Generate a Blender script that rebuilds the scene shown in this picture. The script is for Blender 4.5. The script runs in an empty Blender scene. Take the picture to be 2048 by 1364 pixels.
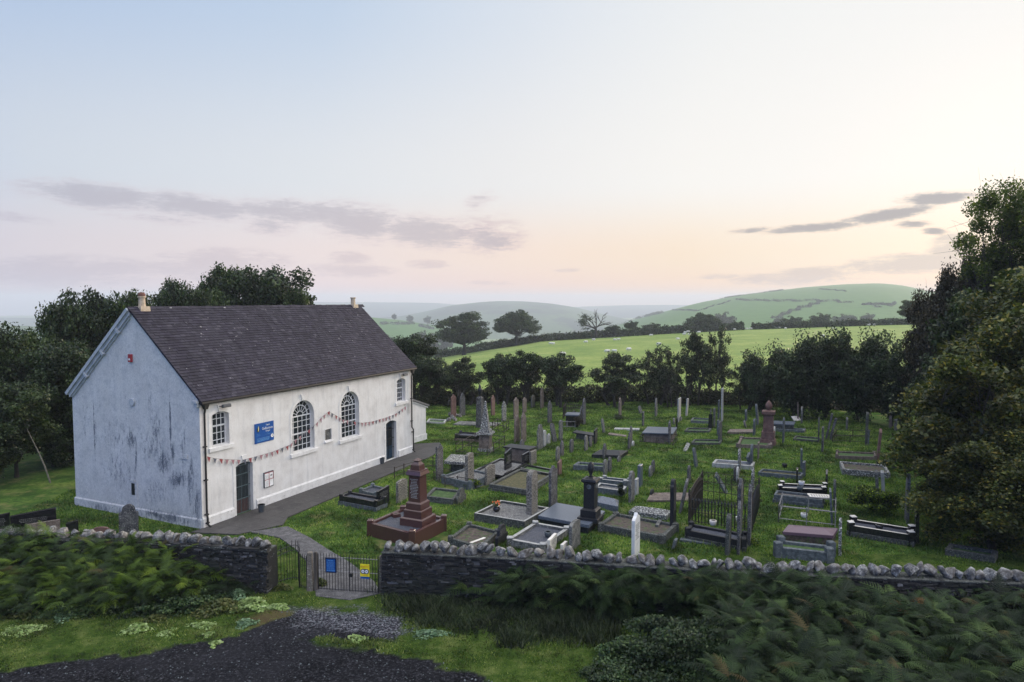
import bpy, bmesh, math, random
import numpy as np
from mathutils import Vector, Matrix
S = bpy.context.scene
COL = S.collection
R_ = math.radians
rng = np.random.default_rng(7)
random.seed(7)

# ------------------------------------------------------------------ camera, sky, sun, exposure
FPX, CH, VH = 1400.0, 9.5, 600.0
PIT = math.atan((682 - VH) / FPX)
cam = bpy.data.objects.new('camera', bpy.data.cameras.new('camera')); COL.objects.link(cam)
cam.location = (0, 0, CH); cam.rotation_euler = (math.pi / 2 - PIT, 0, 0)
cam.data.sensor_width = 36; cam.data.lens = FPX / 2048 * 36
cam.data.clip_start = 0.3; cam.data.clip_end = 20000
S.camera = cam
S.view_settings.view_transform = 'Standard'; S.view_settings.look = 'None'
S.view_settings.exposure = 0; S.view_settings.gamma = 1
SUN_AZ, SUN_EL = 38.5, 6.5
sd = Vector((math.sin(R_(SUN_AZ)) * math.cos(R_(SUN_EL)), math.cos(R_(SUN_AZ)) * math.cos(R_(SUN_EL)), math.sin(R_(SUN_EL))))
sun = bpy.data.objects.new('sun', bpy.data.lights.new('sun', 'SUN')); COL.objects.link(sun)
sun.data.energy = 3.2; sun.data.angle = R_(12); sun.data.color = (1.0, 0.80, 0.60)
sun.rotation_euler = (-sd).to_track_quat('-Z', 'Y').to_euler()

def N(nt, typ, **kw):
    n = nt.nodes.new(typ)
    for k, v in kw.items():
        if k.startswith('i_'):
            n.inputs[k[2:].replace('_', ' ')].default_value = v
        elif k[0] == 'n' and k[1:].isdigit():
            n.inputs[int(k[1:])].default_value = v
        else:
            setattr(n, k, v)
    return n
def mathn(nt, op, a, b=None, clamp=False):
    n = nt.nodes.new('ShaderNodeMath'); n.operation = op; n.use_clamp = clamp
    for i, v in enumerate((a, b)):
        if v is None: continue
        if isinstance(v, (int, float)): n.inputs[i].default_value = v
        else: nt.links.new(v, n.inputs[i])
    return n.outputs[0]
def mixc(nt, f, a, b, bt='MIX'):
    n = nt.nodes.new('ShaderNodeMix'); n.data_type = 'RGBA'; n.blend_type = bt
    for s, v in ((n.inputs[0], f), (n.inputs[6], a), (n.inputs[7], b)):
        if isinstance(v, (int, float)): s.default_value = v
        elif isinstance(v, (tuple, list)): s.default_value = (*v[:3], 1)
        else: nt.links.new(v, s)
    return n.outputs[2]
def ramp(nt, fac, stops, interp='LINEAR'):
    n = nt.nodes.new('ShaderNodeValToRGB'); r = n.color_ramp; r.interpolation = interp
    while len(r.elements) < len(stops): r.elements.new(0.5)
    for e, (p, c) in zip(r.elements, stops):
        e.position = p; e.color = (*c, 1) if not isinstance(c, (int, float)) else (c, c, c, 1)
    if fac is not None: nt.links.new(fac, n.inputs[0])
    return n.outputs[0]
def mrange(nt, v, a, b, c, d, smooth=False):
    n = nt.nodes.new('ShaderNodeMapRange'); n.interpolation_type = 'SMOOTHSTEP' if smooth else 'LINEAR'
    nt.links.new(v, n.inputs[0])
    for i, x in enumerate((a, b, c, d)): n.inputs[i + 1].default_value = x
    return n.outputs[0]
def blobs(nt, vec, lst):
    """max of soft ellipses (cx, cy, rx, ry, tilt degrees, strength) in the xy of vec"""
    acc = None
    for cx, cy, rx, ry, tl, st in lst:
        m = nt.nodes.new('ShaderNodeMapping'); m.vector_type = 'TEXTURE'
        m.inputs['Location'].default_value = (cx, cy, 0); m.inputs['Rotation'].default_value = (0, 0, R_(tl))
        m.inputs['Scale'].default_value = (rx, ry, 1); nt.links.new(vec, m.inputs[0])
        l = nt.nodes.new('ShaderNodeVectorMath'); l.operation = 'LENGTH'; nt.links.new(m.outputs[0], l.inputs[0])
        v = mrange(nt, l.outputs['Value'], 1.25, 0.0, 0.0, st, True)
        acc = v if acc is None else mathn(nt, 'MAXIMUM', acc, v)
    return acc

W = bpy.data.worlds.new('World'); S.world = W; W.use_nodes = True
nt = W.node_tree; nt.nodes.clear(); L = nt.links.new
out = N(nt, 'ShaderNodeOutputWorld'); bg = N(nt, 'ShaderNodeBackground'); L(bg.outputs[0], out.inputs[0])
tc = N(nt, 'ShaderNodeTexCoord'); sep = N(nt, 'ShaderNodeSeparateXYZ'); L(tc.outputs['Generated'], sep.inputs[0])
sk = N(nt, 'ShaderNodeTexSky'); sk.sky_type = 'NISHITA'; sk.sun_disc = False
sk.sun_elevation = R_(SUN_EL); sk.sun_rotation = R_(SUN_AZ); sk.air_density = 1.2; sk.dust_density = 2.0
skm = N(nt, 'ShaderNodeVectorMath', operation='SCALE'); L(sk.outputs[0], skm.inputs[0]); skm.inputs['Scale'].default_value = 0.10
el = mathn(nt, 'MULTIPLY', mathn(nt, 'ARCSINE', sep.outputs[2]), 180 / math.pi)
az = mathn(nt, 'MULTIPLY', mathn(nt, 'ARCTAN2', sep.outputs[0], sep.outputs[1]), 180 / math.pi)
dp = N(nt, 'ShaderNodeVectorMath', operation='DOT_PRODUCT'); L(tc.outputs['Generated'], dp.inputs[0]); dp.inputs[1].default_value = sd
c = mrange(nt, dp.outputs['Value'], -1, 1, 0, 1)
hi = ramp(nt, c, [(0.0, (.20, .42, 1.20)), (0.36, (.28, .48, 1.0)), (0.655, (.43, .57, .80)), (0.80, (.54, .66, .83)), (0.89, (.73, .79, .875)), (0.955, (.895, .91, .915)), (1.0, (.96, .96, .95))])
mi = ramp(nt, c, [(0.0, (.20, .40, 1.15)), (0.36, (.30, .48, .95)), (0.655, (.65, .71, .80)), (0.80, (.77, .80, .845)), (0.89, (.87, .865, .87)), (0.955, (.96, .945, .92)), (1.0, (.98, .97, .95))])
lo = ramp(nt, c, [(0.0, (.20, .34, .70)), (0.36, (.36, .48, .78)), (0.655, (.74, .64, .71)), (0.80, (.92, .72, .72)), (0.90, (1.0, .71, .60)), (0.955, (1.05, .74, .54)), (1.0, (1.05, .80, .58))])
lm = ramp(nt, c, [(0.0, (.20, .34, .72)), (0.36, (.36, .48, .80)), (0.655, (.74, .68, .73)), (0.80, (.90, .77, .75)), (0.90, (.98, .79, .67)), (0.955, (.99, .81, .63)), (1.0, (1.0, .90, .75))])
zen = (1.90, 1.92, 1.95)  # unseen overhead sky, raised above the visible sky to brighten ground and walls
e0 = mrange(nt, el, 0.4, 3.2, 0, 1, True); e1 = mrange(nt, el, 3.0, 9.5, 0, 1, True)
e2 = mrange(nt, el, 9, 24, 0, 1, True); e3 = mrange(nt, el, 25, 62, 0, 1, True)
c1 = mixc(nt, e0, lo, lm); c2 = mixc(nt, e1, c1, mi); c3 = mixc(nt, e2, c2, hi); c4 = mixc(nt, e3, c3, zen)
c5 = mixc(nt, 0.04, c4, skm.outputs[0])
# clouds: soft ellipses of direction, broken up by noise
def ae(x, y):
    a = math.atan((x - 1024) / FPX); return math.degrees(a), math.degrees(math.atan((VH - y) / FPX * math.cos(a)))
def cl(x, y, hw, hh, tilt, st):
    a, e = ae(x, y); k = math.degrees(1 / FPX) * math.cos(R_(a)) ** 1.5
    return (a, e, hw * k * 1.0, hh * k * 1.4, -tilt, st)
cv = N(nt, 'ShaderNodeCombineXYZ'); L(az, cv.inputs[0]); L(el, cv.inputs[1])
nz = N(nt, 'ShaderNodeTexNoise', i_Scale=0.62, i_Detail=9.0, i_Roughness=0.66); nm = N(nt, 'ShaderNodeMapping'); nm.inputs['Scale'].default_value = (0.6, 2.4, 1)
L(cv.outputs[0], nm.inputs[0]); L(nm.outputs[0], nz.inputs[0])
nz2 = N(nt, 'ShaderNodeTexNoise', i_Scale=1.9, i_Detail=8.0, i_Roughness=0.7); L(nm.outputs[0], nz2.inputs[0])
n3 = mathn(nt, 'MULTIPLY', mathn(nt, 'SUBTRACT', nz2.outputs['Fac'], 0.5), 1.05)
nn = mathn(nt, 'MULTIPLY', mathn(nt, 'SUBTRACT', nz.outputs['Fac'], 0.5), 2.3)
main = blobs(nt, cv.outputs[0], [cl(210, 395, 190, 26, 3, 1), cl(400, 415, 180, 24, 5, 1), cl(560, 425, 130, 24, 4, .9), cl(540, 452, 75, 20, 0, .7),
    cl(330, 440, 150, 12, 3, .5), cl(640, 428, 90, 24, 4, .9), cl(720, 445, 130, 36, 6, 1), cl(850, 465, 150, 30, 6, 1), cl(975, 478, 85, 26, 8, .85), cl(960, 404, 50, 16, -18, .55), cl(590, 408, 40, 12, 0, .7),
    cl(1865, 399, 90, 13, 0, 1.15), cl(1770, 431, 115, 13, -8, 1.2), cl(1620, 457, 130, 9, -3, 1.1), cl(1820, 450, 50, 8, 0, .9), cl(1862, 463, 32, 8, 4, 1), cl(1500, 462, 60, 6, -3, .8)])
faint = blobs(nt, cv.outputs[0], [cl(120, 545, 260, 30, -3, .8), cl(430, 530, 170, 28, -4, .8), cl(700, 517, 50, 12, 0, .8), cl(700, 541, 110, 13, 0, .7), cl(855, 529, 50, 8, 0, .8), cl(40, 437, 90, 10, 6, .5), cl(980, 470, 90, 36, 4, .5),
    cl(1600, 553, 160, 14, -4, .85), cl(1830, 527, 150, 18, 0, 1), cl(1900, 500, 60, 28, -10, .8), cl(1430, 553, 60, 5, 0, .5), cl(980, 566, 60, 5, 0, .4), cl(1140, 541, 40, 4, 0, .4)])
dm = mrange(nt, mathn(nt, 'ADD', mathn(nt, 'ADD', main, mathn(nt, 'MULTIPLY', nn, .5)), n3), 0.02, 0.95, 0, 0.72, True)
dm = mathn(nt, 'MULTIPLY', dm, mrange(nt, main, 0.0, 0.25, 0, 1, True))
df = mrange(nt, mathn(nt, 'ADD', mathn(nt, 'ADD', faint, nn), n3), -0.15, 0.75, 0, 0.48, True)
df = mathn(nt, 'MULTIPLY', df, mrange(nt, faint, 0.0, 0.25, 0, 1, True))
ccol = ramp(nt, c, [(0.6, (.43, .43, .52)), (0.88, (.52, .46, .50)), (0.94, (.38, .34, .37)), (1.0, (.24, .24, .29))])
fcol = ramp(nt, c, [(0.6, (.46, .44, .54)), (0.9, (.62, .48, .50)), (1.0, (.45, .40, .42))])
c6 = mixc(nt, df, c5, fcol); edge = ramp(nt, c, [(0.6, (.56, .50, .58)), (0.88, (.74, .60, .62)), (0.94, (.80, .60, .50)), (1.0, (.80, .58, .42))]); c7 = mixc(nt, dm, c6, mixc(nt, mrange(nt, dm, .15, .62, 0, 1, True), edge, ccol))
gl = mathn(nt, 'MULTIPLY', mathn(nt, 'POWER', mathn(nt, 'MAXIMUM', dp.outputs['Value'], 0.0), 90.0), 0.03)
glc = N(nt, 'ShaderNodeVectorMath', operation='SCALE'); glc.inputs[0].default_value = (1.0, .86, .62); L(gl, glc.inputs['Scale'])
c8 = mixc(nt, 1.0, c7, glc.outputs[0], 'ADD')
dq = N(nt, 'ShaderNodeVectorMath', operation='DOT_PRODUCT'); L(tc.outputs['Generated'], dq.inputs[0]); dq.inputs[1].default_value = (math.sin(R_(118)) * math.cos(R_(28)), math.cos(R_(118)) * math.cos(R_(28)), math.sin(R_(28)))
sl = mathn(nt, 'MULTIPLY', mathn(nt, 'POWER', mathn(nt, 'MAXIMUM', dq.outputs['Value'], 0.0), 6.0), 1.8)  # warm sky lobe added out of view to brighten the front wall
slc = N(nt, 'ShaderNodeVectorMath', operation='SCALE'); slc.inputs[0].default_value = (1.0, .93, .84); L(sl, slc.inputs['Scale'])
c8 = mixc(nt, 1.0, c8, slc.outputs[0], 'ADD')
L(c8, bg.inputs[0]); bg.inputs[1].default_value = 1.0

# ------------------------------------------------------------------ helpers: places
cF = np.array([0, math.cos(PIT), -math.sin(PIT)]); cU = np.array([0, math.sin(PIT), math.cos(PIT)])
def ray(u, v): return cF + np.array([1, 0, 0]) * (u - 1024) / FPX - cU * (v - 682) / FPX
def G(u, v, z=0.0):
    d = ray(u, v); t = (z - CH) / d[2]; return np.array([0, 0, CH]) + t * d
def ZAT(v, Y):
    """height seen at picture row v by something standing at depth Y"""
    d = ray(1024, v); return CH + d[2] / d[1] * Y
def XAT(u, v, Y):
    d = ray(u, v); return d[0] / d[1] * Y

# ------------------------------------------------------------------ helpers: tags, meshes
def tag(o, label=None, cat=None, group=None, kind=None):
    if label: o['label'] = label
    if cat: o['category'] = cat
    if group: o['group'] = group
    if kind: o['kind'] = kind
    return o
def empty(name, loc, rz=0.0, label=None, cat=None, group=None):
    o = bpy.data.objects.new(name, None); COL.objects.link(o); o.location = tuple(loc); o.rotation_euler = (0, 0, rz)
    o.empty_display_size = .2
    return tag(o, label, cat, group)
class MB:
    def __init__(s): s.v = []; s.f = []
    def add(s, vs, fs):
        b = len(s.v); s.v.extend([tuple(map(float, p)) for p in vs]); s.f.extend([tuple(b + i for i in f) for f in fs]); return s
    def box(s, x0, x1, y0, y1, z0, z1, jit=0, M=None):
        vs = [(x, y, z) for z in (z0, z1) for y in (y0, y1) for x in (x0, x1)]
        if jit: vs = [tuple(c + random.uniform(-jit, jit) for c in p) for p in vs]
        if M is not None: vs = [tuple(M @ Vector(p)) for p in vs]
        return s.add(vs, [(0, 2, 3, 1), (4, 5, 7, 6), (0, 1, 5, 4), (2, 6, 7, 3), (0, 4, 6, 2), (1, 3, 7, 5)])
    def prism(s, prof, t0, t1, ax='y', M=None):
        """prof: list of (a, b); extruded along ax between t0 and t1"""
        n = len(prof)
        def P(a, b, t):
            p = (a, t, b) if ax == 'y' else ((t, a, b) if ax == 'x' else (a, b, t))
            return tuple(M @ Vector(p)) if M is not None else p
        vs = [P(a, b, t0) for a, b in prof] + [P(a, b, t1) for a, b in prof]
        return s.add(vs, [tuple(range(n)), tuple(range(2 * n - 1, n - 1, -1))] + [(i, i + n, (i + 1) % n + n, (i + 1) % n) for i in range(n)])
    def frust(s, cx, cy, z0, z1, a0, b0, a1, b1):
        vs = [(cx + sx * a, cy + sy * b, z) for z, a, b in ((z0, a0, b0), (z1, a1, b1)) for sx, sy in ((-1, -1), (1, -1), (1, 1), (-1, 1))]
        return s.add(vs, [(3, 2, 1, 0), (4, 5, 6, 7)] + [(i, (i + 1) % 4, (i + 1) % 4 + 4, i + 4) for i in range(4)])
    def tube(s, pts, rad, n=6, cap=True):
        pts = [Vector(p) for p in pts]; m = len(pts)
        if isinstance(rad, (int, float)): rad = [rad] * m
        b = len(s.v); ref = None
        for i, p in enumerate(pts):
            d = (pts[min(i + 1, m - 1)] - pts[max(i - 1, 0)])
            d = d.normalized() if d.length > 1e-9 else Vector((0, 0, 1))
            a = ref if ref is not None else (Vector((1, 0, 0)) if abs(d.x) < .8 else Vector((0, 1, 0)))
            a = (a - d * a.dot(d)); a = a.normalized() if a.length > 1e-6 else d.orthogonal().normalized(); ref = a; c2_ = d.cross(a)
            for k in range(n):
                t = 2 * math.pi * k / n
                s.v.append(tuple(p + (a * math.cos(t) + c2_ * math.sin(t)) * rad[i]))
        for i in range(m - 1):
            for k in range(n):
                s.f.append((b + i * n + k, b + i * n + (k + 1) % n, b + (i + 1) * n + (k + 1) % n, b + (i + 1) * n + k))
        if cap:
            s.f.append(tuple(b + k for k in range(n - 1, -1, -1))); s.f.append(tuple(b + (m - 1) * n + k for k in range(n)))
        return s
    def lathe(s, prof, n=12, c=(0, 0, 0)):
        return s.tube([(c[0], c[1], c[2] + z) for r, z in prof], [max(r, .001) for r, z in prof], n)
    def build(s, name, mat, parent=None, loc=None, rz=None, smooth=False, bevel=0, seg=1, disp=None):
        me = bpy.data.meshes.new(name); me.from_pydata(s.v, [], s.f); me.update()
        if bevel or smooth:
            bm = bmesh.new(); bm.from_mesh(me)
            if bevel:
                bmesh.ops.remove_doubles(bm, verts=bm.verts, dist=1e-4)
                bmesh.ops.bevel(bm, geom=[e for e in bm.edges if len(e.link_faces) == 2 and e.calc_face_angle(0) > .6], offset=bevel, segments=seg, affect='EDGES', clamp_overlap=True)
            bmesh.ops.recalc_face_normals(bm, faces=bm.faces)
            bm.to_mesh(me); bm.free()
        if smooth: me.polygons.foreach_set('use_smooth', [True] * len(me.polygons))
        if mat: me.materials.append(mat)
        o = bpy.data.objects.new(name, me); COL.objects.link(o)
        if parent is not None: o.parent = parent
        if loc is not None: o.location = tuple(loc)
        if rz is not None: o.rotation_euler = (0, 0, rz)
        return o
def npmesh(name, V, F, mat, parent=None, smooth=False, link=True):
    """V (n,3), F (m,k) of one size k"""
    me = bpy.data.meshes.new(name); k = F.shape[1]
    me.vertices.add(len(V)); me.vertices.foreach_set('co', V.astype(np.float32).ravel())
    me.loops.add(F.size); me.loops.foreach_set('vertex_index', F.astype(np.int32).ravel())
    me.polygons.add(len(F)); me.polygons.foreach_set('loop_start', np.arange(0, F.size, k, dtype=np.int32)); me.polygons.foreach_set('loop_total', np.full(len(F), k, dtype=np.int32))
    if smooth: me.polygons.foreach_set('use_smooth', np.ones(len(F), dtype=bool))
    me.update(calc_edges=True); me.validate()
    if mat: me.materials.append(mat)
    if not link: return me
    o = bpy.data.objects.new(name, me); COL.objects.link(o)
    if parent is not None: o.parent = parent
    return o
def vnoise(x, y, seed=0):
    x = np.asarray(x, float); y = np.asarray(y, float)
    xi = np.floor(x).astype(np.int64); yi = np.floor(y).astype(np.int64); xf = x - xi; yf = y - yi
    def h(a, b):
        n = (a * 374761393 + b * 668265263 + seed * 1442695041) & 0xffffffff
        n = ((n ^ (n >> 13)) * 1274126177) & 0xffffffff
        return ((n ^ (n >> 16)) & 0xffff) / 65535.0
    u = xf * xf * (3 - 2 * xf); v = yf * yf * (3 - 2 * yf)
    return (h(xi, yi) * (1 - u) + h(xi + 1, yi) * u) * (1 - v) + (h(xi, yi + 1) * (1 - u) + h(xi + 1, yi + 1) * u) * v
def fbm(x, y, sc=1.0, oc=4, seed=0):
    a = 0; w = .5; x = np.asarray(x, float) * sc; y = np.asarray(y, float) * sc
    for i in range(oc): a = a + w * (vnoise(x, y, seed + i) - .5); x = x * 2.03 + 11; y = y * 2.03 + 7; w *= .5
    return a
def pip(px, py, poly):
    ins = np.zeros(px.shape, bool); n = len(poly)
    for i in range(n):
        x0, y0 = poly[i]; x1, y1 = poly[(i + 1) % n]
        c_ = ((y0 > py) != (y1 > py)) & (px < (x1 - x0) * (py - y0) / (y1 - y0 + 1e-12) + x0); ins ^= c_
    return ins
def sdist(px, py, poly):
    d = np.full(px.shape, 1e9); n = len(poly)
    for i in range(n):
        x0, y0 = poly[i]; x1, y1 = poly[(i + 1) % n]; dx, dy = x1 - x0, y1 - y0
        t = np.clip(((px - x0) * dx + (py - y0) * dy) / (dx * dx + dy * dy + 1e-12), 0, 1)
        d = np.minimum(d, np.hypot(px - x0 - t * dx, py - y0 - t * dy))
    return np.where(pip(px, py, poly), d, -d)

# ------------------------------------------------------------------ materials
def newmat(name):
    m = bpy.data.materials.new(name); m.use_nodes = True; nt = m.node_tree
    b = nt.nodes['Principled BSDF']; return m, nt, b
def noise(nt, vec, sc, det=5, rough=.6, stretch=None):
    n = N(nt, 'ShaderNodeTexNoise', i_Scale=sc, i_Detail=float(det), i_Roughness=rough)
    if stretch:
        m = N(nt, 'ShaderNodeMapping'); m.inputs['Scale'].default_value = stretch; nt.links.new(vec, m.inputs[0]); vec = m.outputs[0]
    nt.links.new(vec, n.inputs['Vector']); return n.outputs['Fac']
def bump(nt, b, h, st, dist=.02):
    n = N(nt, 'ShaderNodeBump', i_Strength=st, i_Distance=dist); nt.links.new(h, n.inputs['Height']); nt.links.new(n.outputs[0], b.inputs['Normal'])
def mat(name, cols, sc=6.0, rough=.8, bmp=.3, dist=.01, spots=None, spotsc=30.0, spotlim=(.58, .66), coord='Object', spec=.5, stretch=None, metal=0, coat=0, mud=None):
    m, nt, b = newmat(name); tc = N(nt, 'ShaderNodeTexCoord'); vec = tc.outputs['Object']
    if coord == 'World': vec = N(nt, 'ShaderNodeNewGeometry').outputs['Position']
    f = noise(nt, vec, sc, 7, .65, stretch)
    if isinstance(cols[0], (int, float)): cols = [tuple(x * .75 for x in cols), cols, tuple(min(1, x * 1.25) for x in cols)]
    k = len(cols); col = ramp(nt, f, [(.30 + .40 * i / max(1, k - 1), c) for i, c in enumerate(cols)])
    if spots:
        g = noise(nt, vec, spotsc, 4, .6); col = mixc(nt, mrange(nt, g, spotlim[0], spotlim[1], 0, 1), col, spots)
    if mud:
        g = noise(nt, vec, .9, 4, .6); col = mixc(nt, mrange(nt, g, .45, .65, 0, .8), col, mud)
    nt.links.new(col, b.inputs['Base Color']); b.inputs['Roughness'].default_value = rough
    b.inputs['Specular IOR Level'].default_value = spec; b.inputs['Metallic'].default_value = metal; b.inputs['Coat Weight'].default_value = coat
    if bmp: bump(nt, b, noise(nt, vec, sc * 6, 6, .7, stretch), bmp, dist)
    return m
def leafmat(name, cols, trans=.3, rough=.55, clump=.5, dark=.55, top=1.3):
    m, nt, b = newmat(name); g = N(nt, 'ShaderNodeNewGeometry'); tc = N(nt, 'ShaderNodeTexCoord')
    col = ramp(nt, g.outputs['Random Per Island'], [(i / max(1, len(cols) - 1), c) for i, c in enumerate(cols)])
    f = noise(nt, tc.outputs['Object'], clump, 3, .6)
    v = N(nt, 'ShaderNodeVectorMath', operation='SCALE'); nt.links.new(col, v.inputs[0]); nt.links.new(mrange(nt, f, .38, .62, dark, top), v.inputs['Scale'])
    nt.links.new(v.outputs[0], b.inputs['Base Color']); b.inputs['Roughness'].default_value = rough; b.inputs['Specular IOR Level'].default_value = .35
    tr = N(nt, 'ShaderNodeBsdfTranslucent'); v2 = N(nt, 'ShaderNodeVectorMath', operation='MULTIPLY'); nt.links.new(v.outputs[0], v2.inputs[0]); v2.inputs[1].default_value = (1.3, 1.4, .6); nt.links.new(v2.outputs[0], tr.inputs[0])
    mx = N(nt, 'ShaderNodeMixShader'); mx.inputs[0].default_value = trans; nt.links.new(b.outputs[0], mx.inputs[1]); nt.links.new(tr.outputs[0], mx.inputs[2])
    nt.links.new(mx.outputs[0], nt.nodes['Material Output'].inputs[0]); return m

M = {}
M['slate'] = mat('grey_slate_stone', [(.014, .014, .018), (.048, .048, .054), (.14, .137, .14)], 4, .85, .6, .01, (.38, .38, .35), 26, (.56, .68))
M['grey'] = mat('grey_weathered_stone', [(.03, .03, .03), (.09, .09, .087), (.24, .235, .215)], 4, .9, .6, .01, (.42, .42, .38), 30, (.56, .68))
M['pale'] = mat('pale_stone', [(.22, .22, .21), (.34, .34, .33), (.46, .46, .44)], 6, .85, .5, .01, (.10, .10, .10), 24, (.58, .68))
M['brownstone'] = mat('brown_sandstone', [(.055, .04, .035), (.13, .10, .085), (.24, .19, .16)], 5, .9, .5, .01, (.33, .31, .27), 26, (.57, .68))
M['redstone'] = mat('red_sandstone', [(.07, .035, .032), (.13, .070, .060), (.20, .12, .105)], 5, .8, .4, .01)
M['redgranite'] = mat('polished_red_granite', [(.050, .024, .021), (.075, .034, .030), (.115, .054, .048)], 60, .20, .05, .003, spec=.6)
M['purple'] = mat('purple_granite', [(.085, .048, .068), (.12, .072, .098), (.19, .12, .155)], 60, .35, .05, .003)
M['black'] = mat('polished_black_granite', [(.008, .008, .010), (.012, .012, .015), (.02, .02, .024)], 40, .12, 0, spec=.6)
M['darkgranite'] = mat('dark_granite', [(.006, .0065, .008), (.012, .013, .017), (.032, .034, .042)], 45, .45, .15, .004, (.10, .105, .12), 60, (.62, .68), spec=.25)
M['bluegranite'] = mat('blue_grey_granite', [(.03, .038, .055), (.07, .085, .115), (.17, .20, .24)], 30, .35, .15, .004, (.30, .33, .38), 50, (.57, .66))
M['bluestone'] = mat('blue_grey_stone', [(.03, .038, .045), (.075, .09, .10), (.17, .19, .20)], 8, .8, .4, .01, (.05, .06, .06), 18, (.58, .66))
M['mossstone'] = mat('mossy_dark_stone', [(.018, .021, .018), (.045, .049, .045), (.12, .125, .112)], 8, .9, .6, .01, (.28, .29, .27), 26, (.58, .68))
M['concrete'] = mat('pebble_concrete', [(.08, .075, .06), (.19, .175, .15), (.36, .34, .30)], 14, .9, .9, .012, (.04, .038, .035), 15, (.52, .58))
M['lichen'] = mat('lichen_covered_stone', [(.035, .035, .04), (.09, .09, .09), (.22, .22, .20)], 12, .9, .7, .012, (.52, .53, .50), 16, (.54, .60))
M['marble'] = mat('white_marble', [(.50, .50, .50), (.68, .67, .66), (.75, .74, .73)], 3, .5, .15, .005)
M['cream'] = mat('cream_stone', [(.55, .50, .44), (.72, .67, .60), (.8, .76, .7)], 4, .35, .1, .004)
M['gravelp'] = mat('pale_grave_gravel', [(.03, .03, .03), (.12, .12, .12), (.42, .41, .39)], 22, .9, 1.0, .02)
M['gravelb'] = mat('blue_grave_gravel', [(.02, .023, .032), (.055, .06, .08), (.14, .15, .19)], 26, .7, 1.0, .02)
M['soil'] = mat('grave_soil', [(.03, .022, .018), (.075, .058, .048), (.14, .11, .09)], 9, .95, .9, .02, (.06, .09, .03), 5, (.52, .60))
M['drygrass'] = mat('dry_grass_infill', [(.025, .032, .012), (.075, .072, .030), (.17, .14, .07)], 9, .95, 1.0, .03)
M['moss'] = mat('moss_infill', [(.025, .055, .014), (.05, .10, .025), (.10, .14, .05)], 8, .95, 1.0, .03)
M['iron'] = mat('rusty_iron', [(.008, .008, .008), (.022, .017, .014), (.06, .03, .02)], 20, .6, .2, .003)
M['ironblack'] = mat('black_painted_iron', [(.006, .006, .007), (.010, .010, .012), (.018, .018, .02)], 20, .45, 0)
M['ironpale'] = mat('weathered_galvanised_rail', [(.10, .09, .08), (.22, .21, .20), (.38, .37, .36)], 24, .7, .2, .003)
M['pvc'] = mat('black_gutter_plastic', (.008, .008, .009), 10, .65, 0)
M['glass'] = mat('dark_window_glass', [(.010, .013, .018), (.02, .025, .03), (.035, .04, .05)], 2, .06, 0, spec=.7)
M['frame'] = mat('white_window_paint', [(.55, .55, .56), (.66, .66, .67), (.72, .72, .73)], 8, .5, .1, .003)
M['bark'] = mat('tree_bark', [(.015, .013, .011), (.035, .030, .025), (.065, .055, .045)], 4, .9, .8, .03, stretch=(3, 3, .6))
M['birch'] = mat('pale_birch_bark', [(.05, .045, .035), (.14, .13, .10), (.22, .21, .18)], 5, .8, .4, .01)
M['barkfar'] = M['bark']
M['sheep'] = mat('sheep_wool', [(.42, .40, .36), (.62, .60, .55), (.74, .72, .68)], 12, .95, .6, .02)
M['trimG'] = mat('shaded_white_moulding', [(.26, .29, .33), (.38, .41, .45), (.46, .49, .53)], 3, .85, .3, .006)  # white moulding greyed and blued, gable shade mixed into the colour
M['pot'] = mat('cream_clay_chimney', [(.30, .22, .15), (.50, .40, .29), (.60, .50, .38)], 10, .85, .3, .01)
M['terra'] = mat('terracotta', [(.08, .04, .03), (.18, .08, .06), (.25, .12, .09)], 10, .85, .3, .01)
M['signblue'] = mat('blue_sign_paint', (.005, .075, .30), 8, .35, 0)
M['signnavy'] = mat('navy_paint', (.006, .012, .045), 8, .4, 0)
M['white'] = mat('white_print', (.78, .78, .78), 4, .5, 0)
M['paleblue'] = mat('pale_blue_print', (.12, .33, .60), 4, .5, 0)
M['yellow'] = mat('yellow_sign_paint', (.78, .66, .02), 8, .4, 0)
M['red'] = mat('red_paint', (.28, .02, .03), 8, .45, 0)
M['redtext'] = mat('red_print', (.60, .12, .02), 8, .5, 0)
M['orange'] = mat('orange_petals', (.60, .12, .02), 8, .6, 0)
M['greyplastic'] = mat('grey_plastic', (.055, .065, .075), 8, .5, 0)
M['greymetal'] = mat('grey_housing', (.08, .085, .095), 8, .45, 0)
M['doorbrown'] = mat('red_brown_door', [(.05, .018, .014), (.09, .03, .024), (.12, .045, .035)], 12, .5, .1, .003)
M['doordark'] = mat('dark_doorway', (.006, .007, .009), 4, .5, 0)
M['doorblue'] = mat('blue_door', [(.012, .04, .08), (.025, .07, .13), (.04, .10, .17)], 6, .4, .1, .003)
M['grillewhite'] = mat('pale_grille_paint', (.09, .125, .135), 10, .5, 0)
M['wood'] = mat('weathered_wood', [(.03, .025, .02), (.07, .06, .05), (.12, .10, .085)], 8, .85, .5, .01, stretch=(1, 1, .15))
M['gatepost'] = mat('stone_gatepost', [(.07, .06, .05), (.14, .12, .10), (.22, .19, .16)], 8, .9, .7, .02, (.36, .36, .30), 26, (.58, .66))
M['flagR'] = mat('red_cloth', (.22, .035, .045), 6, .8, 0)
M['flagP'] = mat('faded_pink_cloth', (.30, .16, .18), 6, .8, 0)
M['flagB'] = mat('blue_grey_cloth', (.08, .09, .12), 6, .8, 0)
M['annexroof'] = mat('grey_felt_roof', (.10, .105, .115), 6, .7, .2, .01)
M['hazelfar'] = None

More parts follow.
